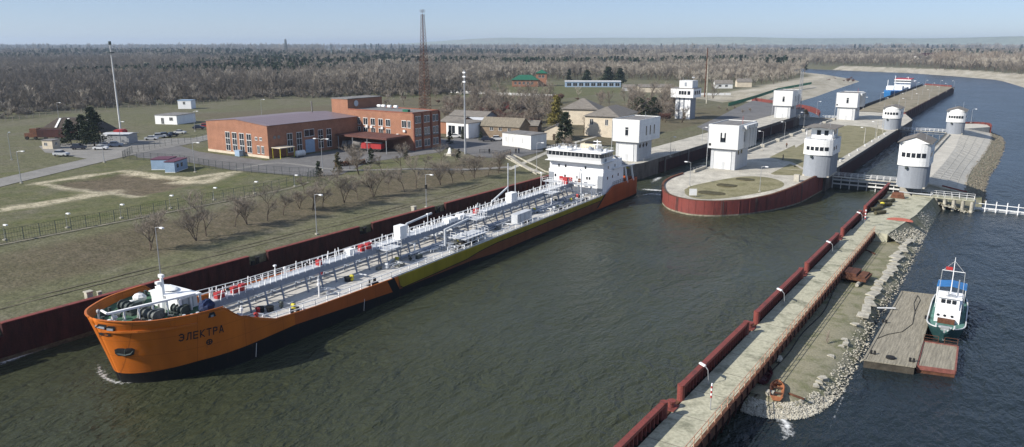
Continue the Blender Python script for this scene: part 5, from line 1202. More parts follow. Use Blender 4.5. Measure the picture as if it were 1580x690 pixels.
for zn_, (yc, dn) in enumerate(zone):
    for k_ in range(int(10*dn)):
        x = rr_.choice((-1, 1))*rr_.uniform(2.2, 6.4); y = yc+rr_.uniform(-3, 3); t_ = rr_.random(); m = M()
        if 3 < x and 79 < y < 91: continue
        if t_ < .3: m.cyl((x, y), .1, 3.3, 4.1, 6); m.tube([(x-.28, y, 4.12), (x+.28, y, 4.12)], .22, 8); m.cyl((x, y), .3, 3.5, 3.75, 8); m.build('valve', rr_.choice(('yellow', 'red', 'pipe_light', 'dark_steel', 'pipe_light', 'yellow')), ship)
        elif t_ < .5: L = rr_.uniform(1.5, 5); m.tube([(x, y, 3.3), (x, y, 3.8), (x, y+L*.5, 3.8), (x+rr_.choice((-1.3, 1.3)), y+L*.6, 3.8), (x, y+L, 3.3)], .11, 5); m.build('branch_pipe', rr_.choice(('pipe_light', 'pipe_grey', 'white_dirty')), ship)
        elif t_ < .65: m.cyl((x, y), .55, 3.3, 3.85, 12); m.cyl((x, y), .62, 3.85, 3.93, 12); m.build('tank_hatch', rr_.choice(('pipe_light', 'tower_grey', 'black')), ship)
        elif t_ < .8: m.cyl((x, y), .11, 3.3, 5.0+rr_.random(), 6); m.cyl((x, y), .24, 5.0, 5.3, 8); m.build('vent_pipe', rr_.choice(('white', 'pipe_light')), ship)
        else: m.cbox((x, y, 3.55), (rr_.uniform(.4, 1.3), rr_.uniform(.4, 1.5), rr_.uniform(.3, .9)), 0); m.build('deck_fitting', rr_.choice(('dark_steel', 'pipe_light', 'winch_grey', 'rust')), ship)
# transverse manifold and hose davit amidships
for k_ in range(5):
    m = M(); y_ = 62.5+k_*1.3; m.tube([(-7, y_, 3.4), (-6.8, y_, 4.35), (6.8, y_, 4.35), (7, y_, 4.35)], .2, 6)
    for x in (-5, 5, 6.9): m.tube([(x, y_, 4.35), (x+.2, y_, 4.35)], .36, 8)
    m.build('manifold_pipe', 'pipe_light', ship)
m = M(); m.box(3.9, 61.3, 4.75, 7.3, 68.6, 4.83); mf = m.build('manifold_platform', 'pipe_light', ship); rail([(3.9, 61.3, 4.83), (7.3, 61.3, 4.83), (7.3, 68.6, 4.83), (3.9, 68.6, 4.83)], 1.0, 1.0, .04).build('railing', 'white', mf)
for x, y_ in ((4.4, 59.0), (-4.4, 59)): m = M(); m.tube([(x, y_, 3.3), (x, y_, 6.9)], .22, 8); m.beam((x, y_, 6.8), (x, y_+7.5, 7.4), .3, .3); m.build('hose_crane', 'pipe_light', ship)
for y_, h_ in ((23.5, 2.4), (58.5, 3.2), (100, 4.8), (118, 3.5)): m = M(); m.tube([(.95, y_, 6.2), (.95, y_, 6.2+h_)], .07, 5); m.cbox((.95, y_, 6.2+h_), (.35, .35, .2)); m.build('light_mast', 'white', ship)
m = M(); m.tube([(-6.0, 97, 3.3), (-6.0, 97, 13.0)], .12, 6); m.tube([(-4.8, 98.2, 3.3), (-4.8, 98.2, 12.5)], .1, 6); m.beam((-6.0, 97, 7.5), (-6.2, 90.5, 5.2), .3); m.build('derrick_post', 'pipe_light', ship)
m = M(); m.tube([(5.4, 111.5, 3.3), (5.4, 111.5, 9.6)], .16, 6); m.beam((5.4, 111.5, 4.6), (3.6, 106.5, 6.8), .2); m.build('deck_crane', 'pipe_light', ship)
for k_ in range(4): m = M(); x = 3.0+k_*.9; m.tube([(x, 90+k_*2, 3.7), (x, 100+k_, 3.7), (x+1.2, 103+k_, 3.7), (x+1.2, 110, 3.7)], .14, 6); m.build('branch_pipe', 'pipe_grey', ship)
# raised walkway bridge in front of the superstructure
m = M(); m.box(-6.8, 114.5, 6.1, 7.0, 116.9, 6.22); fb = m.build('transverse_walkway', 'pipe_light', ship)
m = M()
for x in (-6, -3, 3, 6.6): m.tube([(x, 114.7, 3.28), (x, 114.7, 6.1)], .12, 5); m.beam((x, 114.7, 6), (x+1.4, 114.7, 3.6), .1)
m.build('support', 'pipe_grey', fb); rail([(-6.8, 114.5, 6.22), (7, 114.5, 6.22), (7, 116.9, 6.22)], 1.0, 1.4, .04).build('railing', 'white', fb)
# superstructure
sup = thing('x', None, None); bpy.data.objects.remove(sup)
sp_ = M(); sp_.prism([(-7.3, 118.6), (7.7, 118.6), (7.7, 131), (-7.3, 131)], 3.3, 8.8); S1 = sp_.build('superstructure', 'white', ship)
M().box(-7.2, 118.9, 8.801, 7.6, 130, 11.2).build('upper_deck_house', 'white', S1)
m = M(); m.prism([(-7.0, 117.9), (7.4, 117.9), (7.6, 119.2), (7.6, 123.5), (-7.2, 123.5), (-7.2, 119.2)], 11.2, 12.5, [(-7.3, 117.2), (7.7, 117.2), (7.9, 118.4), (7.9, 124), (-7.5, 124), (-7.5, 118.4)]); br = m.build('wheelhouse', 'white', ship)
w8 = [(-7.2, 117.3), (7.6, 117.3), (7.8, 118.5), (7.8, 123.9), (-7.4, 123.9), (-7.4, 118.5)]; m = M(); m.prism(w8, 12.5, 13.55, [(a_*.985, 117.5+(b_-117.5)*.98) for a_, b_ in w8]); wb = m.build('window_band', 'glass', br)
m = M()
for k_ in range(14): x = -6.9+k_*1.08; m.beam((x, 117.28, 12.5), (x*.985, 117.32, 13.5), .06)
for k_ in range(4): m.beam((7.82, 118.9+k_*1.5, 12.5), (7.7, 118.9+k_*1.5, 13.5), .06)
m.build('mullion', 'white', wb)
m = M(); m.prism([(-7.4, 117.0), (7.8, 117.0), (8.0, 118.4), (8.0, 124.2), (-7.6, 124.2), (-7.6, 118.4)], 13.55, 13.75); m.build('roof', 'white', br)
m = M(); m.box(-7.7, 117.2, 11.05, 8.0, 124.2, 11.19); m.build('deck_overhang', 'white_dirty', br)
rail([(-7.2, 117.2, 13.75), (7.6, 117.2, 13.75), (7.8, 124.0, 13.75), (-7.4, 124.0, 13.75), (-7.2, 117.2, 13.75)], .7, 1.5, .03).build('railing', 'white', br)
m = M(); m.tube([(7.6, 119.6, 11.9), (7.95, 119.6, 11.9)], .42, 14); m.build('life_ring', 'tower_grey', br)
for i in range(16):
    x, y = rr_.uniform(-7, 7.4), rr_.uniform(118, 123.4); m = M(); t_ = rr_.random()
    if t_ < .4: m.cbox((x, y, 14.1), (rr_.uniform(.4, 1.4), rr_.uniform(.4, 1.2), .5))
    elif t_ < .7: m.blob((x, y, 14.3), (.4, .4, .5), 0, i)
    else: m.tube([(x, y, 13.85), (x, y, 13.85+rr_.uniform(.8, 2.0))], .05, 5)
    m.build('roof_fitting', rr_.choice(('white', 'white_dirty', 'tower_grey')), br)
m = M(); m.tube([(4.6, 121.5, 13.85), (4.6, 121.5, 16.4)], .14, 6); m.beam((3.4, 121.5, 15.2), (5.8, 121.5, 15.2), .18); m.beam((3.6, 121.5, 16), (5.6, 121.5, 16), .3, .18); m.build('radar_mast', 'white', br)
for z_, xs in ((9.7, (-4.8, -2.9, 2.6)), (7.2, (-6.3, -5.6, -2.9, .4, 3.2, 3.9)), (5.0, (-5.5, 1.0, 4.4))):
    for x in xs: M().box(x, (118.84 if z_ > 9 else 118.54), z_-.35, x+.42, (118.9 if z_ > 9 else 118.6), z_+.35).build('window', 'glass', S1)
for x0_, x1_ in ((-7.25, -5.9), (6.3, 7.65)): M().box(x0_, 118.5, 3.4, x1_, 118.6, 8.0).build('stair_recess', 'tower_grey', S1)
for y_, z_ in ((121, 7.2), (124, 7.2), (127.4, 7.2), (121.5, 9.8), (125.5, 9.8)): M().box(7.58 if z_ > 8.8 else 7.68, y_, z_-.35, 7.66 if z_ > 8.8 else 7.76, y_+.45, z_+.35).build('window', 'glass', S1)
for x, z_, mt_ in ((-3.0, 6.9, 'red'), (-1.9, 6.5, 'red'), (-.4, 6.8, 'red'), (2.2, 6.7, 'rust')): M().cbox((x, 117.2, z_), (.9, .4, .9)).build('fire_locker', mt_, ship)
m = M(); m.prism([(-7.3, 124.5), (7.9, 124.5), (7.9, 133), (-7.3, 133)], 8.8, 8.95); m.build('boat_deck', 'white_dirty', S1); rail([(7.85, 124.5, 8.95), (7.85, 133, 8.95), (-7.2, 133, 8.95)], 1.0, 1.5, .04).build('railing', 'white', S1)
M().box(-5, 131.02, 3.3, 5.5, 133.8, 8.7).build('aft_house', 'white', S1)
m = M(); m.prism([(-2.6, 125.4), (2.4, 125.4), (2.8, 129), (-2.6, 129)], 11.2, 14.6, [(-2.2, 125.9), (2, 125.9), (2.3, 128.9), (-2.2, 128.9)]); fn = m.build('funnel', MT.setdefault('cream_paint', mat('cream_funnel_paint', (.6, .53, .38), .6, .12, 1)), S1); M().cbox((0, 127.4, 14.8), (2.6, 1.6, .4)).build('funnel_top', 'black', fn)
lb_ = M(); lb_.blob((5.6, 130.0, 10.4), (1.25, 3.2, 1.0), 0, 1, 8, 12); lb_.build('lifeboat', 'cream_paint', S1)
m = M(); m.beam((4.6, 126.5, 12.4), (7.3, 134.8, 8.0), .35); m.beam((6.9, 126.6, 12), (8.0, 134.8, 8.0), .35); m.build('launch_rail', 'tower_grey', S1); M().blob((7.2, 134.9, 8.2), (.7, .8, .5), .3, 2).build('rescue_float', 'yellow', S1)
m = M()
for y_ in (131.5, 135.5): m.beam((7.9, y_, 8.6), (8.15, y_+1.2, 4.4), .4, .25)
m.beam((7.9, 124, 9.2), (8.0, 137.5, 8.6), .25); m.build('bulwark_stay', 'white', S1)
rail([(8.0, 124, 4.9), (8.0, 139.2, 4.9), (-8, 139.2, 4.9)], .9, 1.2, .04).build('railing', 'dark_steel', ship)
winch(0, 136.5, 3.3, 1.1).build('mooring_winch', 'dark_steel', ship)
# foam round the stem and wake at the stern
fm = bpy.data.materials.new('white_foam'); fm.use_nodes = True; n = fm.node_tree; b = n.nodes['Principled BSDF']; b.inputs['Base Color'].default_value = (.75, .76, .74, 1); b.inputs['Roughness'].default_value = .6
nz = n.nodes.new('ShaderNodeTexNoise'); nz.inputs['Scale'].default_value = 1.9; nz.inputs['Detail'].default_value = 9; nz.inputs['Roughness'].default_value = .75; tc = n.nodes.new('ShaderNodeTexCoord'); n.links.new(tc.outputs['Object'], nz.inputs['Vector'])
at_ = n.nodes.new('ShaderNodeAttribute'); at_.attribute_name = 'edge'; ad = n.nodes.new('ShaderNodeMath'); ad.operation = 'ADD'; n.links.new(nz.outputs['Fac'], ad.inputs[0]); n.links.new(at_.outputs['Fac'], ad.inputs[1])
mr = n.nodes.new('ShaderNodeMapRange'); mr.inputs['From Min'].default_value = .88; mr.inputs['From Max'].default_value = 1.15; n.links.new(ad.outputs[0], mr.inputs['Value']); n.links.new(mr.outputs[0], b.inputs['Alpha'])
def foam(path, w_, strength, label):
    c = bez([(p_[0], p_[1], 0) for p_ in path], 6); m = M(); ed = []; k_ = len(c)
    for i, p_ in enumerate(c):
        d = (c[min(i+1, k_-1)]-c[max(i-1, 0)]).normalized(); s_ = Vector((-d.y, d.x, 0)); e = math.sin(PI*min(1, (i+.6)/(k_-.4)))**.5
        for f_ in (-1, -.5, 0, .5, 1): q_ = p_+s_*f_*w_/2; m.v.append((q_.x, q_.y, .09+.02*(1-abs(f_)))); ed.append(strength*(1-abs(f_))*e)
    for i in range(k_-1):
        for j in range(4): a_ = i*5+j; m.f.append([a_, a_+5, a_+6, a_+1]); m.mi.append(0)
    o = m.build('foam', fm); a_ = o.data.attributes.new('edge', 'FLOAT', 'POINT'); a_.data.foreach_set('value', ed); tag(o, label, 'foam', kind='stuff'); return o
foam(pl((232, 588), (200, 592), (172, 590), (160, 580), (152, 566), (156, 558)), 3.0, .5, 'white foam at the stem of the tanker')
foam(pl((90, 533), (60, 541), (30, 551), (0, 562), (-40, 570)), 3.6, .6, 'foam along the far bow wave')
foam(pl((425, 540), (395, 552), (350, 572)), 2.0, .42, 'flecks of foam beside the tanker')
foam(pl((985, 292), (1010, 294), (1035, 296)), 7, .62, 'churned wake behind the tanker stern'); foam(pl((980, 303), (1005, 300), (1030, 302), (1060, 300)), 5, .58, 'churned wake behind the tanker stern')
foam(pl((1003, 284), (1015, 276), (1022, 272)), 6, .56, 'churned wake behind the tanker stern')
foam(pl((1176, 632), (1195, 640), (1212, 655), (1214, 672), (1196, 690)), 3.4, .6, 'white water swirling off the tip of the spit')
foam(pl((1310, 590), (1300, 615), (1285, 650), (1270, 690)), 1.2, .42, 'thin streak of foam off the spit')
# ------------------------------------------------------------------ left bank: buildings
def house(name, label, loc, rz, w, d, h, rise, wall, roof, ridge='x', cat='house', wins=(), ov=.4, door=None, hip=False):
    """w along x, d along y, origin at the front left corner; wins = (face, u0, z0, u1, z1)"""
    t = thing(name, label, cat, loc, rz); m = M(); m.box(0, 0, -.4, w, d, h)
    if rise and not hip:
        if ridge == 'x': m.add([(0, 0, h), (0, d, h), (0, d/2, h+rise-.05), (w, 0, h), (w, d, h), (w, d/2, h+rise-.05)], [(0, 2, 1), (3, 4, 5)])
        else: m.add([(0, 0, h), (w, 0, h), (w/2, 0, h+rise-.05), (0, d, h), (w, d, h), (w/2, d, h+rise-.05)], [(0, 1, 2), (4, 3, 5)])
    m.build('wall', wall, t); m = M()
    if not rise: m.box(-ov*.5, -ov*.5, h+.003, w+ov*.5, d+ov*.5, h+.18)
    elif hip:
        q = min(w, d)/2; c = [(-ov, -ov, h-.05), (w+ov, -ov, h-.05), (w+ov, d+ov, h-.05), (-ov, d+ov, h-.05)]
        r_ = [(q, d/2, h+rise), (w-q, d/2, h+rise)] if w >= d else [(w/2, q, h+rise), (w/2, d-q, h+rise)]
        m.add(c+r_, [(0, 1, 5, 4), (1, 2, 5), (2, 3, 4, 5), (3, 0, 4), (3, 2, 1, 0)] if w >= d else [(0, 1, 4), (1, 2, 5, 4), (2, 3, 5), (3, 0, 4, 5), (3, 2, 1, 0)])
    else:
        for s_ in (0, 1):
            k = ov*rise/((d if ridge == 'x' else w)/2)
            if ridge == 'x': e = -ov if s_ == 0 else d+ov; q = [(-ov, e, h-k), (w+ov, e, h-k), (w+ov, d/2, h+rise), (-ov, d/2, h+rise)]
            else: e = -ov if s_ == 0 else w+ov; q = [(e, -ov, h-k), (e, d+ov, h-k), (w/2, d+ov, h+rise), (w/2, -ov, h+rise)]
            m.add(q+[(a, b, c+.12) for a, b, c in q], [(3, 2, 1, 0), (4, 5, 6, 7), (0, 1, 5, 4), (1, 2, 6, 5), (2, 3, 7, 6), (3, 0, 4, 7)])
    m.build('roof', roof, t)
    for f_, u0, z0, u1, z1 in wins:
        m = M(); fr = M(); e = .05
        if f_ == 'f': m.box(u0, -e, z0, u1, .02, z1); fr.box(u0-.1, -e-.03, z0-.1, u1+.1, -.005, z0); fr.box((u0+u1)/2-.05, -e-.02, z0, (u0+u1)/2+.05, -e, z1); fr.box(u0-.08, -e-.02, z0, u0, -.005, z1); fr.box(u1, -e-.02, z0, u1+.08, -.005, z1)
        elif f_ == 'r': m.box(w-.02, u0, z0, w+e, u1, z1); fr.box(w+.005, u0-.1, z0-.1, w+e+.03, u1+.1, z0); fr.box(w+e, (u0+u1)/2-.05, z0, w+e+.02, (u0+u1)/2+.05, z1); fr.box(w+.005, u0-.08, z0, w+e+.02, u0, z1); fr.box(w+.005, u1, z0, w+e+.02, u1+.08, z1)
        else: m.box(-e, u0, z0, .02, u1, z1); fr.box(-e-.03, u0-.1, z0-.1, -.005, u1+.1, z0)
        o = m.build('window', 'glass', t); fr.build('frame', 'frame', o)
    if door: f_, u0, z1, u1 = door; (M().box(u0, -.06, 0, u1, .02, z1) if f_ == 'f' else M().box(w-.02, u0, 0, w+.06, u1, z1)).build('door', 'wood_dark', t)
    return t
# the brick hall
t = thing('brick_hall', 'long orange brick hall with a mauve metal roof and tall narrow windows', 'hall', (-207.7, 138.3, 7.0)); W_, D_ = 29, 36; m = M()
m.box(0, 0, -.5, W_, D_-.3, 9.4); m.add([(0, 0, 9.4), (W_, 0, 9.4), (W_/2, 0, 10.6), (0, .35, 9.4), (W_, .35, 9.4), (W_/2, .35, 10.6)], [(0, 1, 2), (5, 4, 3), (0, 2, 5, 3), (1, 4, 5, 2)]); m.build('wall', 'brick', t)
m = M(); q = [(-.3, .4, 9.42), (W_/2, .4, 10.45), (W_+.35, .4, 9.42)]; q2 = [(a, D_-.3, c) for a, b, c in q]
m.add(q+q2+[(a, b, c+.1) for a, b, c in q+q2], [(3, 4, 1, 0), (4, 5, 2, 1), (6, 7, 10, 9), (7, 8, 11, 10), (0, 1, 7, 6), (1, 2, 8, 7), (2, 5, 11, 8), (3, 0, 6, 9)]); m.build('roof', 'roof_mauve', t)
m = M(); m.beam((-.05, -.05, 9.45), (W_/2, -.05, 10.65), .25, .12); m.beam((W_/2, -.05, 10.65), (W_+.05, -.05, 9.45), .25, .12); m.build('verge', 'roof_mauve', t)
M().box(-.12, -.12, -.5, W_+.12, -.003, .7).build('plinth', 'cream', t)
def tall_window(par, f_, u0, u1, z0, z1, n=3, W=0, wd=0):
    m = M(); (m.box(u0, -.05, z0, u1, .02, z1) if f_ == 'f' else m.box(W-.02, u0, z0, W+.05, u1, z1)); o = m.build('window', 'glass', par); m = M()
    for i in range(n+1):
        z = z0+(z1-z0)*i/n; (m.box(u0-.06, -.1, z-.07, u1+.06, -.05, z+.07) if f_ == 'f' else m.box(W+.05, u0-.06, z-.07, W+.1, u1+.06, z+.07))
    for u in (u0, (u0+u1)/2, u1): (m.box(u-.045, -.09, z0, u+.045, -.052, z1) if f_ == 'f' else m.box(W+.052, u-.045, z0, W+.09, u+.045, z1))
    m.build('frame', 'frame', o)
for a in (9.3, 12.6, 16.0, 19.4): tall_window(t, 'f', a, a+2.1, 1.0, 6.6)
for a in (23.3, 25.4): tall_window(t, 'f', a, a+1.0, 5.0, 5.9, 1)
for a in (24.0, 25.9): tall_window(t, 'f', a, a+1.1, 1.2, 3.4, 1)
for a in (6.9, 10.4, 18.8, 22.2): tall_window(t, 'r', a, a+1.9, 1.0, 6.6, 3, W_)
tall_window(t, 'r', 13.4, 17.2, 5.0, 7.1, 1, W_)
for a in (2.4, 3.9): M().tube([(W_-.02, a, 5.9), (W_+.1, a, 5.9)], .5, 12).build('wall_fan', 'roof_grey', t)
M().box(W_-.02, 13.6, .1, W_+.1, 17.2, 4.1).build('gate', MT.setdefault('gate_blue', mat('pale_blue_gate', (.3, .4, .52), .6, .1, 1)), t)
M().cyl((14, 30), .22, 10.2, 14, 8).build('chimney', 'roof_grey', t)
t = thing('porch', 'yellow framed entrance porch at the corner of the brick hall', 'porch', (-178.5, 139.2, 7.05)); 
for x, y in ((.3, 0), (3.6, 0), (3.6, 5), (.3, 5)): M().box(x, y, 0, x+.15, y+.15, 3.0).build('post', 'yellow', t)
M().box(0.1, -.2, 3.0, 4.0, 5.3, 3.2).build('roof', 'cream', t)
o = M().tube([(-1.6, 0, 1.0), (-1.3, 0, 1.0), (1.3, 0, 1.0), (1.6, 0, 1.0)], [.5, .9, .9, .5], 14).build('storage_tank', 'white_dirty'); o.location = (-174.2, 146, 7.05); o.rotation_euler = (0, 0, 1.45); tag(o, 'round white ended storage tank lying beside the hall gate', 'tank')
# the office
t = thing('brick_office', 'three storey orange brick office with a raised block at its left end', 'office building', (-190.5, 174.1, 7.0)); W_ = 35.6
M().box(0, .0, -.5, W_, 12.9, 11.5).build('wall', 'brick', t); M().box(.35, .35, 11.5, W_-.35, 12.5, 11.56).build('roof', 'roof_grey', t)
m = M(); m.box(7.6, -.05, 11.501, W_+.05, .3, 11.85); m.box(W_-.3, .3, 11.501, W_+.05, 12.9, 11.85); m.box(7.6, 12.6, 11.501, W_-.3, 12.9, 11.85); m.build('parapet', 'brick_dark', t)
tb = M().box(-.02, -.02, 11.5, 7.6, 16, 14.8).build('stair_block', 'brick', t); m = M(); m.box(-.2, -.2, 14.8, 7.8, 16.2, 15.0); m.build('cornice', 'roof_grey', tb)
m = M(); m.tube([(7.6, 3.5, 13.3), (7.9, 3.5, 13.3)], [.3, 1.0], 14); m.build('satellite_dish', 'grey_paint', tb)
for u in (12.1, 15.4, 18.7, 22.1, 25.3, 32.1, 34.1):
    tall_window(t, 'f', u-.95 if u < 34 else u-.6, u+.9 if u < 34 else u+.6, 7.0, 9.2, 1)
for u in (12.1, 15.4, 18.7, 22.1, 25.3): tall_window(t, 'f', u-.95, u+.9, 4.4, 6.2, 1)
for i, (u, z) in enumerate(((16.2, 6.5), (18.2, 6.5), (22.9, 6.4), (32.3, 6.0), (29.5, 4.6))): m = M(); m.cbox((u, -.3, z), (.9, .45, .7)); m.build('air_conditioner', 'white_dirty', t)
for b_ in range(3):
    for fl in range(3):
        for k_ in range(2): tall_window(t, 'r', 1.1+b_*4.2+k_*1.5, 2.2+b_*4.2+k_*1.5, 1.0+fl*3.7, 3.1+fl*3.7, 1, W_)
    M().box(W_+.001, 1.0+b_*4.2, 4.2, W_+.25, 3.9+b_*4.2, 4.55).build('string_course', 'roof_grey', t)
for y in (0, 4.2, 8.4, 12.4): M().box(W_+.001, y+.03, 0, W_+.45, y+.5, 11.4).build('pilaster', 'brick_dark', t)
for x, y in ((12.5, 9.5), (14.2, 9.8), (17, 9.6), (19.6, 9.9)): M().tube([(x-.7, y, 12.3), (x+.7, y, 12.3)], .45, 8).build('roof_fan', 'white', t)
M().cbox((30, 3.5, 11.9), (2.2, 1.2, .8)).build('roof_vent', 'green', t)
t = thing('canopy', 'dark brown flat canopy on posts sheltering two trucks', 'canopy', (-178.4, 163.8, 7.05)); M().box(.1, 0, 4.2, 22, 10.1, 4.75).build('roof', MT.setdefault('canopy_brown', mat('dark_brown_sheet', (.12, .05, .04), .7, .2, .5)), t)
for x in (1, 7.3, 13.6, 21.6): M().tube([(x, .3, 0), (x, .3, 4.2)], .12, 6).build('post', 'steel', t)
def truck(label, loc, rz, cm, kind):
    t = thing('truck', label, 'truck', loc, rz); m = M(); m.box(-1.15, -3.6, .7, 1.15, 3.6, .95); m.build('chassis', 'dark_steel', t)
    cb = M().prism([(-1.2, -3.6), (1.2, -3.6), (1.2, -1.6), (-1.2, -1.6)], .95, 2.6, [(-1.1, -3.2), (1.1, -3.2), (1.1, -1.7), (-1.1, -1.7)]).build('cab', cm, t); M().box(-1.0, -3.52, 1.75, 1.0, -3.3, 2.35).build('windscreen', 'glass', cb)
    if kind: M().tube([(0, -1.3, 1.9), (0, 3.5, 1.9)], 1.0, 12).build('tank', cm, t)
    else: M().box(-1.2, -1.4, .96, 1.2, 3.6, 2.4).build('body', cm, t); M().beam((0, -2.5, 2.75), (0, 3.4, 2.7), .5, .2).build('ladder', 'steel', t)
    for x in (-1.0, 1.0):
        for y in (-2.7, 1.4, 2.7): M().tube([(x-.18, y, .5), (x+.18, y, .5)], .5, 12).build('wheel', 'black', t)
    return t
p = G(532, 231); truck('old grey tank truck under the canopy', (-173.2, 166.3, 7.06), -1.35, 'roof_grey', True); truck('red fire truck parked under the canopy', (-164.5, 166.0, 7.06), -1.3, 'red', False)
# hedge, monument, bin
p = G(515, 250); m = M(); rr_ = random.Random(9)
for i in range(900): q = Vector((rr_.uniform(0, 9), rr_.uniform(-.5, .5), rr_.uniform(0, 1.2))); a = Vector((rr_.gauss(0, 1), rr_.gauss(0, 1), rr_.gauss(0, 1))).normalized()*.22; b = a.orthogonal().normalized()*.15; m.add([q-a, q+b, q+a, q-b], [(0, 1, 2, 3)])
o = m.build('hedge', mat('russet_hedge_leaves', (.16, .07, .035), .95, .3, 2)); o.location = (-151.5, 138.5, 7.05); o.rotation_euler = (0, 0, 1.25); tag(o, 'russet clipped hedge beside the double lamp', 'hedge')
t = thing('monument', 'small pale stone monument on a plinth left of the tall pole', 'monument', G(694, 240)); M().cbox((0, 0, .3), (2.6, 2.0, .6)).build('plinth', 'stone', t); M().prism([(-.7, -.3), (.7, -.3), (.6, .3), (-.6, .3)], .6, 2.3, [(-.2, -.15), (.3, -.15), (.3, .15), (-.2, .15)]).build('stone', 'frame', t)
o = M().cbox((0, 0, .8), (2.2, 1.4, 1.6)).cbox((0, 0, 1.66), (2.4, 1.5, .12)).build('waste_container', 'blue_box'); o.location = (-190.5, 136.8, 7.0); tag(o, 'pale blue waste container against the front of the brick hall', 'waste container')
# two blue site cabins
for i, (x, y, w_, d_, lb) in enumerate(((-188.6, 108.6, 5.4, 9.0, 'left pale blue site cabin with a maroon roof standing behind the other'), (-182.0, 107.6, 2.6, 9.6, ''))): pass
def cabin(label, loc, rz, w, d, h, wins): 
    t = thing('site_cabin', label, 'site cabin', loc, rz, 'pale blue site cabins'); M().box(0, 0, .15, w, d, h).build('wall', 'blue_box', t); M().box(-.1, -.1, h, w+.1, d+.1, h+.2).build('roof', MT.setdefault('maroon', mat('maroon_roof_sheet', (.12, .04, .06), .6, .15, 1)), t)
    M().box(-.03, -.03, -.1, w+.03, d+.03, .15).build('base_frame', 'frame', t)
    for u0 in wins: M().box(w-.02, u0, 1.1, w+.05, u0+1.0, 2.1).build('window', 'glass', t)
    return t
a0 = G(234, 262.5); cabin('left pale blue site cabin with a maroon roof standing behind the other', a0, .62, 4.6, 5.2, 2.7, (1.2,))
a0 = G(255, 266.5); cabin('right pale blue site cabin showing two small windows', a0, .56, 2.6, 7.2, 2.7, (1.2, 3.4))
# left field things
house('kiosk', 'small cream kiosk with a flat roof beside the dark pine trees', G(66, 230), .45, 3.6, 3.4, 2.7, 0, 'cream', 'roof_grey', cat='kiosk', wins=(('f', .8, 1.1, 1.7, 2.0), ('r', 1.2, 1.2, 2.0, 2.0)))
house('white_house', 'low white house with a pale flat roof far back in the left field', G(240, 191.5), .35, 10.5, 12, 3.7, 0, 'white', 'roof_grey', wins=(('f', 7, 1.6, 8.6, 2.9), ('f', 3, .2, 4.2, 2.6)), cat='house')
house('white_cabin', 'small white box-shaped cabin with a blue side at the far edge of the field', G(275, 167), .6, 7, 6, 4.0, 0, 'white', 'blue_box', cat='cabin', wins=(('f', 2.8, 2.0, 3.8, 3.4),))
o = house('shelter', 'open shelter with a pale roof beside the tall pines', G(160, 222), .5, 9, 5, 3.2, .25, 'steel', 'grey_paint', cat='shelter')
o = M().tube([(-2.6, 0, 1.3), (-2.4, 0, 1.3), (2.4, 0, 1.3), (2.6, 0, 1.3)], [.4, .8, .8, .4], 12).build('water_tank', 'white'); g_ = G(171, 221); o.location = g_; o.rotation_euler = (0, 0, .5); tag(o, 'white cylindrical tank in front of the open shelter', 'tank')
o = M().cbox((0, 0, 1.3), (3.4, 3, 2.6)).cbox((0, 0, 2.7), (2.4, 3.1, .3)).build('red_cabin', 'red'); o.location = G(187, 212); o.rotation_euler = (0, 0, .5); tag(o, 'bright red box cabin at the foot of the tall white pole', 'cabin')
t = thing('covered_mound', 'dark earth covered shed with white stripes across its sloping side', 'earth shelter', G(50, 205), .55); MT['mound'] = mat('brown_earth_cover', (.075, .06, .05), .95, .3, .4)
M().prism([(0, 0), (27, 0), (27, 13), (0, 13)], -.5, 5.0, [(7, 5), (20, 5), (20, 9), (7, 9)]).build('mound', 'mound', t)
for i, x in enumerate((8, 11.2, 16.5, 19)): m = M(); m.beam((x, .05, .2), (x+.3, 4.95, 5.0), .8, .12); m.build('white_stripe', 'white_dirty', t)
M().prism([(2, -.4), (22, -.4), (22, 0), (2, 0)], 0, 2.0).build('front_wall', 'wood_dark', t)
m = thing('rusty_hopper', 'rusty brown steel wagon frame standing in the left field', 'scrap wagon', G(50, 216), .5)
M().box(2, 0, .9, 18, 2.8, 3.6).build('wagon_body', 'dark_red', m); M().box(-3, .3, .8, 2, 2.5, 2.2).build('tractor_front', 'rust', m); M().box(-1, .4, 2.2, 1.6, 2.4, 3.8).build('cab', 'rust', m)
for x in (-2, 1.2, 5, 9, 13, 16.5): M().tube([(x, -.1, .6), (x, .4, .6)], .6, 10).build('wheel', 'black', m)
# village behind the office
house('annex', 'white flat-roofed building with a wide glazed front behind the office', G(689, 211), .0, 10, 12, 5.2, .0, 'white', 'slate', cat='house', wins=(('f', 1, .4, 4, 4.2), ('f', 5.5, .4, 8.5, 4.2)))
house('brick_shed', 'orange brick shed with a dark gabled roof just right of the office', G(680, 206), .05, 9, 9, 4.6, 1.6, 'brick', 'slate', 'x', 'shed', wins=(('f', 3, .5, 5, 3.5),))
house('long_shed', 'grey shed with a pale sheet roof behind the white annex', G(694, 190), .1, 18, 10, 3.5, 1.8, 'tower_grey', 'slate', 'x', 'shed')
house('low_shed', 'low shed with a pale grey roof between annex and wooden house', G(722, 200), .25, 9, 7, 3.4, 1.2, 'blue_box', 'grey_paint', 'x', 'shed', wins=(('r', 1, 1, 3, 2),))
house('wooden_house', 'two tone timber house with a weathered grey pitched roof', G(741, 212), .16, 15.5, 9, 4.4, 2.6, MT.setdefault('plank', mat('weathered_planks', (.25, .19, .13), .9, .25, .6, streak=(1, 1, 4))), MT.setdefault('old_roof', mat('old_fibre_cement_roof', (.23, .2, .15), .95, .25, .6, streak=(4, 1, 1))), 'x', 'house', wins=(('f', 4, 2.8, 5.2, 3.8), ('f', 11, 2.8, 12.2, 3.8), ('f', 7.5, 2.8, 8.7, 3.8)))
house('dark_shed', 'dark gabled shed behind the white kiosk', G(803, 203), .3, 7, 6, 2.6, 1.6, 'wood_dark', 'slate', 'x', 'shed')
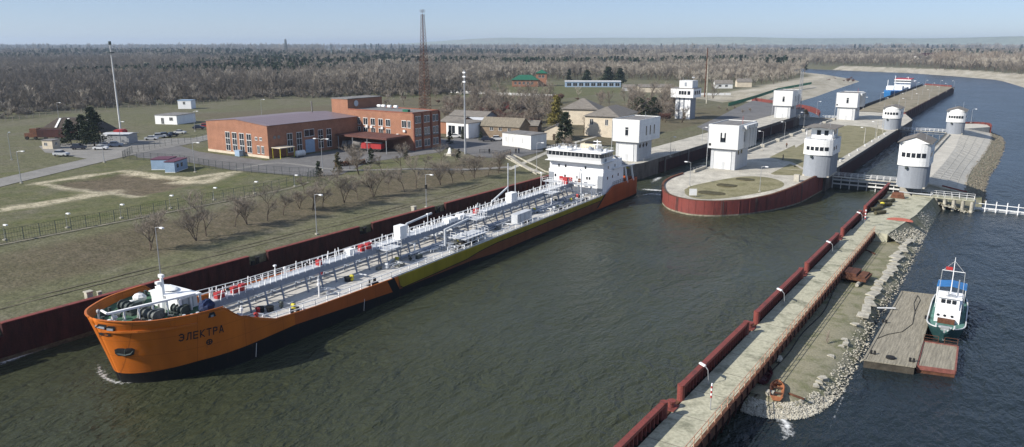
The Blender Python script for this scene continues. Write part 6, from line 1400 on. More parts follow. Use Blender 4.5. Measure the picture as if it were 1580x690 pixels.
house('white_kiosk', 'white panelled kiosk with a flat grey roof above the stairs', G(775, 225), -.12, 12.2, 8, 4.3, .0, 'white_dirty', 'roof_grey', cat='kiosk', wins=(('f', 1.5, 1.6, 1.7, 3.2), ('f', 4.4, 1.6, 4.6, 3.2), ('f', 8.6, 1.6, 8.8, 3.2)))
house('beige_shed', 'small cream house with its gable towards the river', G(840, 216), .35, 7.4, 7, 3.6, 1.7, 'cream', 'slate', 'y', 'house', wins=(('f', 4.6, 1.2, 5.4, 2.4),), door=('f', 3, 2.2, 3.9))
house('villa', 'large cream villa with a hipped grey slate roof among the trees', G(902, 209), .15, 13, 24, 7.4, 3.2, 'cream', 'slate', 'y', 'house', hip=True, ov=.7, wins=(('f', 2, 4.2, 3.2, 6.2), ('f', 8, 4.2, 9, 6.2), ('r', 3, 4, 4.4, 6), ('r', 9, 4, 10.4, 6), ('r', 15, 4, 16.4, 6), ('r', 3, .8, 4.4, 2.8), ('r', 9, .8, 10.4, 2.8)))
house('villa', 'villa wing with a steep grey roof and red ridge left of the cream villa', G(868, 192), .3, 15, 14, 6.8, 4.2, 'cream', 'slate', 'x', 'house', hip=True, ov=.8)
house('barn', 'red corrugated container shed among the bare trees', G(762, 168), .5, 8, 5, 3.6, .4, 'red', 'rust', 'x', 'shed')
house('farm_shed', 'long low shed with a pale roof left of the lookout tower', G(985, 142), .5, 24, 10, 3.6, 1.8, 'cream', 'slate', 'x', 'shed')
house('farm_shed', 'pale pitched shed roof right behind the cream villa', G(961, 140), .5, 9, 7, 2.6, 2.0, 'grey_paint', 'slate', 'x', 'shed')
house('green_roof_house', 'brick house with a dark green hipped roof at the wood edge', G(790, 133), .55, 22, 12, 5.2, 4, 'brick', 'green', 'x', 'house', hip=True, ov=.8, wins=tuple(('f', 2+3.5*i, 1.5, 3.8+3.5*i, 3.6) for i in range(5)))
house('brick_tower_house', 'taller brick house with a green roof beside the green hipped roof', G(827, 132.5), .5, 9, 9, 10.5, 3, 'brick', 'green', 'x', 'house', hip=True, ov=.8, wins=(('f', 2, 6.8, 4, 9), ('f', 5, 6.8, 7, 9)))
house('market_hall', 'long low building with a bright blue and grey front at the wood edge', G(872, 134), .55, 46, 9, 4.2, .7, 'blue_box', 'grey_paint', 'x', 'building', wins=tuple(('f', 1.5+5*i, .6, 5+5*i, 3.2) for i in range(9)))
house('cottage', 'white cottage with a dark gable at the foot of the riverside trees', G(1103, 136), .5, 14, 8, 3.6, 2.6, 'white_dirty', 'slate', 'x', 'house', wins=(('f', 3, 1, 5, 2.6), ('f', 8, 1, 10, 2.6)))
house('cottage', 'beige cottage with a pale roof right of the white cottage', G(1137, 134), .5, 12, 8, 4.2, 2.2, 'cream', 'slate', 'x', 'house')
for i, (px_, py_, w_, d_, h_, r_, lb, wl, rf) in enumerate(((1206, 92.5, 34, 20, 9, 4, 'white house roof standing out beyond the far trees', 'white', 'slate'), (1225, 93.5, 26, 14, 5, 3, 'low pale roof right of the white far house', 'cream', 'grey_paint'), (1418, 97, 46, 26, 13, 6, 'large far building with a dark red roof over the river bank', 'white_dirty', 'dark_red'),
                                                          (1440, 97, 24, 20, 13, 0, 'bright white wing of the far red-roofed building', 'white', 'grey_paint'), (1572, 103, 24, 14, 7, 4, 'far white house with a red roof at the right edge', 'white', 'red'), (1300, 94, 24, 14, 6, 3, 'far cream house between poplars over the river', 'cream', 'slate'), (1345, 95.5, 18, 12, 6, 3, 'small far white house above the sandy bank', 'white_dirty', 'slate'))):
    house('far_house', lb, at(px_, py_, 5), .6, w_, d_, h_, r_, wl, rf, 'x', 'house', hip=bool(r_), wins=(('f', w_*.2, h_*.3, w_*.4, h_*.6), ('f', w_*.6, h_*.3, w_*.8, h_*.6)))
# ------------------------------------------------------------------ cars
def car(cm, label, loc, rz, suv=0):
    t = thing('parked_car', label, 'car', loc, rz, 'parked cars'); h = .12*suv; m = M()
    pr = [(-2.15, .35), (-2.2, .7), (-2.1, .92+h), (-1.0, 1.0+h), (1.25, 1.0+h), (2.0, .88+h), (2.2, .65), (2.15, .35)] if not suv else [(-2.15, .4), (-2.2, .8), (-2.15, 1.1), (-1.2, 1.15), (1.2, 1.15), (2.05, 1.02), (2.2, .7), (2.15, .4)]
    for y in (-.85, .85): m.v += [(x, y, z) for x, z in pr]
    n_ = len(pr); m.f += [list(range(n_))[::-1] if False else list(range(n_)), [n_+i for i in range(n_-1, -1, -1)]]+[[i, n_+i, n_+(i+1) % n_, (i+1) % n_] for i in range(n_)]; m.mi += [0]*(n_+2); m.build('body', cm, t)
    z0 = 1.0+h if not suv else 1.15; zt = 1.45+h if not suv else 1.75
    cb = M().prism([(-1.7 if suv else -1.35, -.78), (.95, -.78), (.95, .78), (-1.7 if suv else -1.35, .78)], z0, zt-.02, [(-1.45 if suv else -.85, -.62), (.3, -.62), (.3, .62), (-1.45 if suv else -.85, .62)]).build('cabin_glass', 'glass', t)
    M().cbox((-.3 if not suv else -.6, 0, zt), (1.25 if not suv else 1.8, 1.26, .05)).build('roof', cm, t)
    for x in (-1.35, 1.35):
        for y in (-.8, .8): M().tube([(x, y-.1, .33), (x, y+.1, .33)], .33, 10).build('wheel', 'black', t)
    for y in (-.6, .6): M().cbox((2.17, y, .68), (.08, .3, .16)).build('headlight', 'frame', t)
    return t
MT['car_silver'] = mat('silver_car_paint', (.45, .46, .47), .35, .05, 1, spec=.5); MT['car_dark'] = mat('dark_blue_car_paint', (.025, .03, .05), .3, .1, 1, spec=.5); MT['car_white'] = mat('white_car_paint', (.7, .7, .69), .35, .04, 1, spec=.5); MT['car_blue'] = mat('steel_blue_car_paint', (.09, .12, .18), .3, .1, 1, spec=.5)
IM = YAW
for cm, px_, py_, rz, suv, lb in (('car_silver', 95, 241.5, -.12, 1, 'silver hatchback standing alone on the pale parking ground'), ('car_dark', 122, 231, .1, 1, 'dark blue car parked under the pine trees'), ('car_white', 156, 231.5, .05, 0, 'white saloon nearest the access road by the pines'),
        ('car_silver', 163, 227, .3, 0, 'silver saloon between the white saloon and the steel blue car'), ('car_blue', 179, 227, .2, 1, 'steel blue estate in front of the open shelter'), ('car_silver', 234, 216.5, .1, 0, 'silver saloon leftmost in the row beyond the inner fence'),
        ('car_white', 247, 213.5, .5, 1, 'white car with its bonnet raised in the row beyond the fence'), ('car_blue', 256, 212, .6, 1, 'steel blue car in the row beyond the fence'), ('car_dark', 266, 210.5, .6, 0, 'dark saloon at the right end of the row beyond the fence'),
        ('car_silver', 278, 207, -.1, 0, 'pale saloon parked apart right of the row of cars'), ('car_dark', 307, 200, .2, 1, 'black off-roader left of the brick hall'), ('red', 318, 197.5, .2, 1, 'red car half hidden behind the brick hall corner'),
        ('car_white', 768, 217.5, .1, 1, 'white car parked left of the white kiosk'), ('car_dark', 752, 218.5, .1, 1, 'black car parked by the timber house'), ('car_white', 703, 213, 0, 0, 'white saloon in front of the white annex')):
    p = G(px_, py_); car(cm, lb, (p.x, p.y, p.z+.1), IM+rz, suv)
# ------------------------------------------------------------------ masts, poles, lamps
t = thing('tall_pole', 'very tall white pole with a dark platform near its top in the left field', 'pole', G(187, 207)); p = G(187, 207)
m = M(); m.tube([(0, 0, 0), (-.2, 0, 15), (-.3, 0, 33)], [.34, .27, .17], 8); m.build('pole', 'white_dirty', t); M().cyl((-.28, 0), 1.2, 29.2, 29.6, 10).build('platform', 'dark_steel', t); M().cyl((-.3, 0), .5, 32.2, 33.4, 8).build('lamp_cluster', 'dark_steel', t)
lattice('radio_mast', 'tall red and white lattice radio mast behind the office', G(656, 172), 49, 4.6, 1.2, 30, ['rust', 'rust', 'rust', 'rust', 'rust', 'rust', 'rust'], .095, levels=(50, 26))
t = thing('lamp_mast', 'tall pale lattice lamp pole in front of the white annex', 'pole', G(718, 238)); m = M(); m.tube([(0, 0, 0), (0, 0, 12), (0, 0, 25)], [.36, .26, .14], 8); m.build('pole', 'steel', t)
m = M()
for z in (21.5, 23, 24.2): m.cbox((0, 0, z), (.9, .5, .4))
m.build('floodlight', 'white', t)
t = thing('steel_chimney', 'tall dark rusty pipe mast behind the lookout tower', 'mast', G(1087, 150)); M().tube([(0, 0, 0), (.3, 0, 32)], [.45, .3], 8).build('pole', 'rust', t)
t = thing('concrete_mast', 'pale concrete mast just right of the dark pipe mast', 'mast', G(1090, 160)); M().tube([(0, 0, 0), (-.6, 0, 26)], [.4, .2], 8).build('pole', 'stone', t)
lattice('far_pylon', 'far dark lattice pylon on the horizon at the left', at(442, 86, 6), 52, 9, 3, 10, ['dark_steel'], .7)
proto = lamp_post(7.6, 1.3); proto['category'] = 'street lamp'; proto['group'] = 'lamps along the left bank'
LP = [((248, 425), 0, 'by the tanker deck house'), ((489, 362), 0, 'above the middle of the tanker catwalk'), ((33, 283), .4, 'at the left edge by the access road'), ((161, 251), .4, 'where the access road meets the parking ground'), ((301, 203), .4, 'left of the brick hall'), ((301, 266), .4, 'at the end of the right blue cabin'),
      ((828, 262), .3, 'beside the stairs'), ((91, 186), .4, 'far back behind the earth shelter'), ((187, 224), .4, 'beside the open shelter'), ((18, 247), 2.5, 'near the left edge in the dry field'), ((404, 179), .4, 'behind the brick hall')]
freeze(proto)
for i, (pp, rz, lb) in enumerate(LP):
    o = proto if i == 0 else copy_tree(proto, None); o.location = G(*pp); o.rotation_euler = (0, 0, rz); o['label'] = f'grey street lamp on the left bank {lb}'
o = copy_tree(proto, None, 'short street lamp with a dark box on its pole above the quay wall', G(658, 320), 0); o.scale = (1, 1, .95); M().cbox((0, 0, 4.8), (.4, .4, .9)).build('control_box', 'black', o)
t = lamp_post(8.2, 1.5, heads=2); tag(t, 'double-headed street lamp in front of the brick hall gate', 'street lamp'); t.location = G(498, 263); t.rotation_euler = (0, 0, .3)
m_ = lamp_post(2.6, .3, r=.04); m_.name = 'fence_lamp'; freeze(m_)
for i, (px_, py_) in enumerate(((8, 371), (104, 352), (187, 337), (263, 322), (330, 309), (393, 299), (455, 288))):
    o = m_ if i == 0 else copy_tree(m_, None); o.location = G(px_, py_); o.rotation_euler = (0, 0, .2); tag(o, f'{ORD[i]} small white lamp from the left along the slope fence', 'fence lamp', 'small lamps along the slope fence')
# lamps of the lock and the far pier
q = lamp_post(6.2, .9, r=.06); q['category'] = 'street lamp'; q['group'] = 'lamps on the lock'; freeze(q)
LL = [(ISL(1172, 296), 0, 'on the right edge of the island lawn'), (ISL(1064, 288), PI, 'on the left edge of the island lawn'), (at(1176, 232, 4.85), PI, 'by the first kerb block of the left chamber'), (at(1210, 214.5, 4.85), PI, 'by the middle of the left chamber parapet'), (at(1240, 196.5, 4.85), PI, 'towards the far end of the left chamber parapet'),
      (at(1034, 242, 4.8), 0, 'between the first tower and the chamber edge'), (at(1083, 224, 4.8), 0, 'on the far coping left of the island tower'), (at(1333, 225, 4.85), PI, 'at the middle of the right chamber wall'), (at(1350, 214, 4.85), PI, 'near the distant tower on the right chamber wall'), (at(1260, 176, 4.8), 0, 'on the far lock head bridge'), (at(1498, 190, 4.8), 0, 'beside the far red sheet piles')]
for i, (p, rz, lb) in enumerate(LL):
    o = q if i == 0 else copy_tree(q, None); o.location = p; o.rotation_euler = (0, 0, rz); o['label'] = f'thin lock lamp {lb}'
k_ = 0
for side, x in (('left', -72.5), ('middle', -62), ('right', -52)):
    for j in range(6):
        o = copy_tree(q, None); o.location = (x+.02*(j*50), 455+j*50, 4.8); o.rotation_euler = (0, 0, 0 if side != 'right' else PI); o['label'] = f'{ORD[j]} lamp outward in the {side} row on the long pier'; o['group'] = 'lamps on the long pier'
# ------------------------------------------------------------------ fences
def fence(label, pts, h, sp, post, wire, r=.065, wires=(.3, .65, 1.0), wr=.026, name='fence', cat='fence', cap=100):
    c = []; P_ = [Vector(p) for p in pts]
    t = thing(name, label, cat, P_[0]); base = P_[0]; n_ = 0; m = M()
    proto_ = None
    for a, b in zip(P_[:-1], P_[1:]):
        L = (b-a).length; k_ = max(1, round(L/sp))
        for i in range(k_+1 if (b-P_[-1]).length < .01 else k_):
            p = a.lerp(b, i/k_)-base; p.z = hz((p+base).x, (p+base).y)-base.z if name != 'green_fence' else p.z; n_ += 1
            if n_ > cap: continue
            if proto_ is None: proto_ = M().tube([(0, 0, -.1), (0, 0, h)], r, 5).build('post', post, t); proto_.location = p
            else: o = proto_.copy(); SC.collection.objects.link(o); o.parent = t; o.location = p
            c.append(p)
    for a, b in zip(c[:-1], c[1:]):
        for f_ in wires: m.tube([a+Vector((0, 0, h*f_)), b+Vector((0, 0, h*f_))], wr, 3, False)
        L = (b-a).length; k_ = int(L/.4)
        for i in range(1, k_): q_ = a.lerp(b, i/k_); m.tube([q_, q_+Vector((0, 0, h))], wr*.7, 3, False)
    m.build('mesh_panel', wire, t); return t
FG = 'dark_steel'
fence('long dark mesh fence along the top of the grassy slope', [(-136.9, 8, 7), (-136.9, 60, 7), (-137, 104, 7), (-140, 119, 7), (-143.6, 125, 7)], 2.3, 2.6, FG, FG, wires=(.03, .35, .68, 1.0))
fence('dark mesh fence curving along the yard in front of the brick hall', [(-213.8, 114.5, 7), (-193.2, 119.5, 7), (-178, 118.2, 7), (-165, 119.5, 7), (-150, 122, 7), (-143.6, 125.4, 7)], 2.2, 2.6, FG, FG, wires=(.03, .5, 1.0))
fence('dark mesh fence beside the access road behind the blue cabins', [(-213.8, 114.5, 7), (-222, 122, 7), (-229, 137, 7), (-233, 158, 7)], 2.2, 2.8, FG, FG, wires=(.03, .5, 1.0))
fence('old post fence across the far side of the left field', [(-340, 100, 6), (-362, 145, 6), (-392, 200, 6), (-398, 285, 6), (-372, 335, 6)], 1.8, 4.2, 'twig', 'twig', r=.14, wires=(.9,), wr=.04)
fence('grey fence in front of the village yards', [G(740, 236), G(772, 239), G(787, 236)], 1.1, 1.6, 'black', 'black', r=.06, wires=(.5, 1.0), wr=.04)
# white concrete fences
def panel_fence(label, pts, h, mt, sp=3.0):
    t = thing('panel_fence', label, 'fence', pts[0]); b0 = Vector(pts[0]); n_ = 0
    for a, b in zip(pts[:-1], pts[1:]):
        a, b = Vector(a), Vector(b); k_ = max(1, round((b-a).length/sp))
        for i in range(k_):
            p, q_ = a.lerp(b, (i+.06)/k_)-b0, a.lerp(b, (i+.94)/k_)-b0; n_ += 1
            if n_ > 95: continue
            M().beam(p+Vector((0, 0, h/2)), q_+Vector((0, 0, h/2)), .12, h).build('panel', mt, t)
    return t
panel_fence('white concrete panel fence in front of the green field', [G(690, 143), G(760, 146), G(858, 150)], 1.7, 'white_dirty', 3.2)
panel_fence('row of white framed boards on the grass behind the lookout tower', [G(1080, 147), G(1128, 147)], 1.5, 'frame', 4.0)
fence('low green fence running back to the riverside trees', [tuple(G(1124, 164)), tuple(G(1165, 152)), tuple(G(1200, 140)), tuple(G(1252, 130))], 1.9, 3.0, 'green', 'green', r=.1, wires=(.1, .35, .6, .95), wr=.11, name='green_fence')
t = thing('guide_wall', 'curved red guide wall at the upstream side of the left lock head', 'wall', (0, 0, 0)); gp = [at(*p, 5)[:2] for p in ((1160, 152.5), (1190, 157), (1225, 162), (1250, 167), (1262, 172), (1264, 176))]
wall_strip(M(), [(p.x, p.y) for p in bez([(*p,) for p in gp], 5)], 3.0, 5.9, .5).build('wall', 'red_wall', t)
# people standing about
def person(label, loc, rz, top, legs, pose=0):
    t = thing('person', label, 'person', loc, rz); me = bpy.data.meshes.new('body')
    V_ = [(0, 0, .95), (0, 0, 1.2), (0, .01, 1.42), (0, .01, 1.52), (0, .02, 1.66), (.2, 0, 1.4), (.27, .02, 1.12), (.26, -.1-.1*pose, .88), (-.2, 0, 1.4), (-.27, .02, 1.12), (-.26, -.08, .86), (.1, 0, .9), (.12, -.03-.1*pose, .5), (.12, .02+.12*pose, .06), (.12, -.12, .04), (-.1, 0, .9), (-.12, -.02+.05*pose, .5), (-.12, .03, .06), (-.12, -.12, .04)]
    E_ = [(0, 1), (1, 2), (2, 3), (3, 4), (2, 5), (5, 6), (6, 7), (2, 8), (8, 9), (9, 10), (0, 11), (11, 12), (12, 13), (13, 14), (0, 15), (15, 16), (16, 17), (17, 18)]
    me.from_pydata(V_, E_, []); o = bpy.data.objects.new('body', me); SC.collection.objects.link(o); o.parent = t; me.materials.append(MT[top])
    sk = o.modifiers.new('skin', 'SKIN'); rd = [.15, .15, .15, .06, .1, .065, .05, .035, .065, .05, .035, .09, .065, .05, .04, .09, .065, .05, .04]
    for v, r_ in zip(me.skin_vertices[0].data, rd): v.radius = (r_, r_)
    me.skin_vertices[0].data[0].use_root = True; o.modifiers.new('sub', 'SUBSURF').levels = 1
    M().blob((0, .02, 1.68), (.085, .1, .12), 0, 1, 6, 8).build('head', 'skin', t); M().blob((0, .035, 1.72), (.095, .1, .1), 0, 1, 6, 8).build('hair', 'wood_dark', t); M().cbox((0, 0, .78), (.34, .22, .3)).build('trouser_top', legs, t)
    for s_ in (-1, 1): m = M(); m.tube([(s_*.1, 0, .88), (s_*.12, -.02, .5), (s_*.12, .02, .12)], [.1, .08, .065], 8); m.build('trouser_leg', legs, t)
    return t
person('person in a dark coat walking across the island path', at(1208, 247, 4.83), 2.2, 'black', 'navy', 1); person('person in a reddish jacket beyond the tower shadow on the island', at(1213.5, 228, 4.83), .5, 'rust', 'black', 0)
for i, (px_, py_, c_, lb) in enumerate(((796, 237, 'black', 'person in black standing at the top of the stairs'), (800.5, 236.5, 'navy', 'person in navy right beside the person in black above the stairs'), (787.5, 240, 'wood_dark', 'person in brown leaning at the stair head'), (755, 237.5, 'black', 'person in dark clothes by the low fence left of the stairs'))): person(lb, G(px_, py_), i*1.3, c_, 'black', i % 2)
# stairs down the slope
t = thing('staircase', 'pale concrete stairs with two side walls coming down the slope to the quay', 'stairs', G(783, 243)); b0 = G(783, 243); PA = [G(779, 244), G(806, 258), G(828, 270)]; PB = [G(792, 240), G(818, 253), G(842, 266), G(852, 268)]
for nm, P_ in (('side_wall', PA), ('side_wall', PB)):
    m = M()
    for a, b in zip(P_[:-1], P_[1:]): m.beam(a-b0+Vector((0, 0, .25)), b-b0+Vector((0, 0, .2)), .2, .35)
    m.build(nm, 'stone', t)
m = M(); a0, a1 = (PA[0]+PB[0])/2, (PA[-1]+PB[-2])/2
for i in range(26): p = a0.lerp(a1, i/25)-b0; p.z = hz((p+b0).x, (p+b0).y)-b0.z; m.cbox((p.x, p.y, p.z+.12), (1.2, 3.0, .25), 1.1)
m.build('steps', 'concrete', t)
# ------------------------------------------------------------------ trees one can tell apart
def G5(px, py): return G(px, py)
specs = [dict(H=6.2, spread=.62, multi=1), dict(H=6.0, spread=.7, multi=2), dict(H=5.2, spread=.55, multi=1), dict(H=6.8, spread=.6, multi=3)]
prot = []
for i, s in enumerate(specs):
    T, C = bare_tree(100+i, s['H']*1.22, s['spread']*1.1, 4, .12, .034, .16, kids=(4, 6), multi=s['multi'], low=.3); prot.append(tree_thing('bare_tree', 'x', T, C, 'bark', 'twig', 'bare trees on the grassy slope'))
    freeze(prot[-1])
slope = [(232, 386, 1, 1.05), (303, 372, 3, .8), (318, 365, 0, 1.05), (362, 351, 2, .9), (381.5, 347, 1, 1.0), (412.7, 340.6, 0, .95), (437, 332, 2, .85), (462, 322, 1, .7), (482, 324.8, 3, .85), (498, 320.8, 0, .95), (531, 313.3, 1, 1.05), (552.5, 309, 2, .75), (577, 304, 3, 1.0), (600, 297, 2, .7), (624, 295.5, 2, .9), (642, 290.5, 0, 1.0), (680, 286, 1, 1.0), (699, 283, 2, .85), (718, 279.7, 2, .75),
         (732, 275, 3, .9), (753, 271.7, 2, .7), (769, 267.5, 1, .95), (554.4, 271, 3, 1.0), (619, 262, 0, .9), (590, 268, 2, .8), (655, 262, 2, .7), (520, 290, 2, .7), (470, 298, 2, .65), (540, 262, 2, .6), (680, 256, 0, .8), (704, 252, 2, .7), (735, 262, 2, .65)]
first = [True]*4; rt = random.Random(21); lower = 0; upper = 0
for j, (px_, py_, k_, sc) in enumerate(slope):
    o = prot[k_] if first[k_] else copy_tree(prot[k_], None); first[k_] = False; p = G(px_, py_); o.location = p; o.rotation_euler = (0, 0, rt.uniform(0, 6.3)); o.scale = (sc, sc, sc*rt.uniform(.92, 1.1))
    if j < 22: tag(o, f'{orda(lower)} bare leafless tree from the left in the lower row on the grassy slope', 'tree', 'bare trees on the grassy slope'); lower += 1
    else: tag(o, f'bare leafless tree {["with a pale spreading crown in front of the red truck", "before the dark corner of the brick office", "between the two conifers and the office corner", "in front of the office right wall", "small, left of the slope path", "small, near the bend of the slope fence", "small, behind the slope fence corner", "in front of the monument", "small, right of the monument", "small, left of the stairs"][upper]}', 'tree', 'bare trees on the grassy slope'); upper += 1
# conifers of the yard
sm_ = [conifer(200, 4.0, 1.25, 800, .3, base=.02), conifer(201, 5.0, 1.3, 900, .32, base=.02)]
cp = [tree_thing('conifer', 'x', *sm_[0], 'bark', 'needle', 'small conifers in the yard'), tree_thing('conifer', 'x', *sm_[1], 'bark', MT.setdefault('needle_brown', mat('brownish_conifer_foliage', (.09, .08, .04), .95, .35, 1.5)), 'small conifers in the yard')]
for c_ in cp: freeze(c_)
for i, (px_, py_, k_, sc, lb) in enumerate(((492, 272, 0, .95, 'dark round conifer at the corner of the yard fence'), (522, 266, 1, 1.05, 'brownish conifer right of the double lamp'), (573, 253, 0, 1.1, 'dark green cypress in front of the red truck'), (627, 246, 0, .9, 'dark conifer at the corner of the brick office'), (708, 246, 0, .75, 'small dark conifer left of the tall lamp pole'), (694, 222, 0, 1.1, 'slim conifer in front of the white annex'), (714, 215, 0, .9, 'dark conifer between the annex and the tall lamp pole'),
                                            (548, 255, 1, .8, 'low brownish bush-like conifer left of the cypress'), (742, 217, 0, .8, 'dark conifer before the timber house'), (860, 228, 1, .7, 'low brown conifer beneath the olive tree'))):
    o = cp[k_] if i < 2 else copy_tree(cp[k_], None); o.location = G(px_, py_); o.scale = (sc,)*3; o.rotation_euler = (0, 0, i); tag(o, lb, 'conifer')
def big(seed, H, w, n, leaf, lb, pp, m_='needle', sc=1.0, base=.12): T, C = conifer(seed, H, w, n, leaf, base=base); o = tree_thing('pine_tree', lb, T, C, 'bark', m_); o.location = G(*pp); return o
big(210, 12.5, 4.8, 5200, .5, 'tallest dark pine beside the parked cars', (146, 226)); big(211, 8.2, 3.4, 2600, .5, 'shorter dark pine left of the tallest pine', (110, 223)); big(212, 9.5, 3.6, 2600, .5, 'middle dark pine between the two other pines', (130, 221))
big(213, 11, 3.6, 4200, .5, 'dark green leaning tree beside the cream villa', (872, 224), MT['needle'], base=.08); big(214, 15, 4.4, 4200, .5, 'tall olive yellow ivy covered tree above the cream shed', (858, 212), 'needle_olive', base=.2)
big(215, 9.5, 6.5, 4200, .6, 'broad dark green cedar right of the cream villa', (985, 183), MT.setdefault('needle_mid', mat('mid_green_needles', (.05, .065, .028), .95, .4, 1.2)), base=.06); big(216, 8.5, 5.5, 3200, .6, 'dark broad conifer behind the cedar and the villa', (1008, 178), 'needle', base=.06)
big(217, 13, 6, 2600, .9, 'cluster of dark pines behind the blue market hall, left crown', (906, 132)); big(218, 15, 8, 3200, 1.0, 'cluster of dark pines behind the blue market hall, middle crown', (938, 130)); big(219, 14, 6.5, 2600, 1.0, 'cluster of dark pines behind the blue market hall, right crown', (956, 131)); big(220, 12, 3, 1400, .8, 'slim dark spruce right of the brick tower house', (878, 128))
# larger bare trees and village scrub
bt = []
for i, (H_, sp_, ml, tw) in enumerate(((9.5, .6, 1, 'wood_pale_twig'), (8.5, .65, 2, 'twig'), (11, .5, 1, 'twig_pale'), (4.0, .8, 3, 'twig_pale'), (3.6, .9, 3, MT.setdefault('twig_red', mat('reddish_shrub_twigs', (.14, .07, .055), .95, .2, 1))))):
    T, C = bare_tree(300+i, H_, sp_, 4, .2 if i < 3 else .06, .05, .25, kids=(4, 5), multi=ml, low=.2); o = tree_thing('bare_tree', 'x', T, C, 'bark', tw); freeze(o); bt.append([o, True])
def put(k_, p, sc, lb, grp=None, cat='tree'):
    o = bt[k_][0] if bt[k_][1] else copy_tree(bt[k_][0], None); bt[k_][1] = False; o.location = p; o.scale = (sc,)*3; o.rotation_euler = (0, 0, rt.uniform(0, 6.3)); tag(o, lb, cat, grp)
for px_, py_, k_, sc, lb in ((1022, 186, 1, 1.0, 'dark gnarled bare tree beside the lookout tower'), (1052, 190, 1, .8, 'bare tree directly behind the lookout tower base'), (52, 172, 0, 1.1, 'pale bare tree standing out from the wood edge at the far left'), (12, 184, 0, .9, 'pale bare tree at the left edge of the photo by the wood'), (268, 160, 0, 1.1, 'broad pale bare tree at the wood edge behind the white cabin'), (300, 158, 0, 1.15, 'second broad pale bare tree right of the white cabin'), (215, 163, 0, .9, 'pale bare tree left of the white cabin at the wood edge'),
                             (716, 152, 0, 1.15, 'large pale willow left of the white panel fence'), (737, 152, 1, .8, 'round bare tree in front of the white panel fence'), (815, 158, 1, .7, 'bare tree in front of the right half of the panel fence'), (925, 175, 2, .9, 'pale slender tree behind the villa roof'), (940, 172, 2, 1.0, 'tallest pale slender tree behind the villa roof'), (1100, 152, 1, 1.1, 'bare tree between the masts and the white cottage'), (900, 205, 1, .75, 'bare tree before the cream villa wall'), (945, 206, 1, .8, 'brown bare tree covering the villa right wall'), (880, 232, 3, 1.2, 'bare shrub below the leaning dark tree')):
    put(k_, G(px_, py_), sc, lb)
i = 0; boxes = [(680, 190, 730, 214), (738, 196, 795, 222), (770, 205, 836, 235), (838, 195, 870, 218), (862, 160, 965, 212), (760, 158, 790, 168)]
while i < 135:
    px_ = rt.uniform(690, 1040); py_ = rt.uniform(156, 212)
    if any(a-3 < px_ < c+3 and b-2 < py_ < d+3 for a, b, c, d in boxes): continue
    p = G(px_, py_)
    if p.x > -118 or (px_ > 930 and py_ > 190): continue
    put(rt.choice((3, 3, 4, 1, 3)), p, rt.uniform(1.0, 1.8), 'x', 'leafless garden shrubs of the village', 'shrub'); i += 1
n_ = 0
while n_ < 75:
    px_ = rt.uniform(560, 1065); py_ = rt.uniform(150, 172) if px_ < 900 else rt.uniform(146, 182)
    if any(a-3 < px_ < c+3 and b-2 < py_ < d+3 for a, b, c, d in boxes) or px_ < 650 and rt.random() < .4: continue
    p = G(px_, py_)
    if p.x > -122: continue
    put(rt.choice((1, 1, 0, 3, 4)), p, rt.uniform(.6, 1.0), 'leafless tree in the scrub between the village and the panel fence', 'leafless trees in the scrub behind the village'); n_ += 1
for o in bpy.data.objects:
    if o.get('group') == 'leafless garden shrubs of the village': o['label'] = 'leafless brown garden tree or shrub in the village gardens behind the yard'
# trees along the river at the peninsula and on the far bank
for j in range(46):
    px_ = 1045+200*(j/46)+rt.uniform(-4, 4); py_ = 129.5-(px_-1170)*.05*(px_ > 1170)-(px_-1200)*.25*(px_ > 1200)+rt.uniform(-4, 2); put(rt.choice((0, 2, 0)), G(px_, py_), rt.uniform(.95, 1.4), 'pale bare tree in the riverside belt behind the cottages', 'pale bare trees of the riverside belt')
for j in range(70):
    px_ = rt.uniform(1440, 1575); put(2 if j % 3 else 0, at(px_, rt.uniform(103, 108.5), 5), rt.uniform(1.6, 2.5), 'tall pale poplar above the sandy far river bank', 'tall poplars of the far bank')
for j in range(16):
    px_ = rt.uniform(1255, 1318); put(4, at(px_, rt.uniform(121, 128.5), 1.2), rt.uniform(.7, 1.3), 'low brown shrub on the sandy spit point upstream', 'shrubs on the sandy point', 'shrub')
for j in range(5): put(3, at(1110+j*12, 172+rt.uniform(-3, 3), 5), .5, 'low brown scrub on the grass right of the lookout tower', 'scrub by the lookout tower', 'shrub')
# ------------------------------------------------------------------ pontoons and the moored tug
def quad_deck(name, label, corners, z, th, top, side, cat, planks=True):
    c = [at(*p, z) for p in corners]; o0 = c[0]; t = thing(name, label, cat, (o0.x, o0.y, 0)); q = [(p.x-o0.x, p.y-o0.y) for p in c]
    M().prism(q, z-th, z-.06).build('float_hull', side, t); M().prism([(a*.995, b*.995) for a, b in q], z-.06, z).build('plank_deck', top, t); return t, q
MT['wet_wood'] = mat('wet_dark_timber', (.07, .06, .045), .8, .3, 1)
t, q = quad_deck('pontoon', 'long weathered timber pontoon moored along the gravel spit', ((1333, 556), (1411, 567), (1444, 456), (1392, 450)), .95, 1.5, 'timber', 'wet_wood', 'pontoon')
m = M()
for a, b in zip(q, q[1:]+q[:1]): m.beam((*a, .98), (*b, .98), .25, .12)
m.build('edge_beam', 'timber', t)
for i, f_ in enumerate(((1344, 546), (1404, 558), (1362, 498), (1428, 492))): p = at(*f_, .95)-at(1333, 556, .95); M().cyl((p.x, p.y), .14, .95, 1.45, 8).cyl((p.x+.4, p.y), .14, .95, 1.45, 8).build('bitts', 'black', t)
o = M().cyl((0, 0), .55, 0, .22, 12).build('tyre', 'black'); o.location = at(1374, 553, .95); tag(o, 'black tyre lying on the near end of the long pontoon', 'tyre')
m = M(); m.tube([tuple(at(*p, .99)) for p in ((1352, 523), (1370, 516), (1392, 512), (1408, 500), (1412, 480), (1420, 463), (1416, 456), (1410, 468), (1412, 484))], .045, 5); tag(m.build('mooring_rope', 'black'), 'black rope winding along the timber pontoon', 'rope')
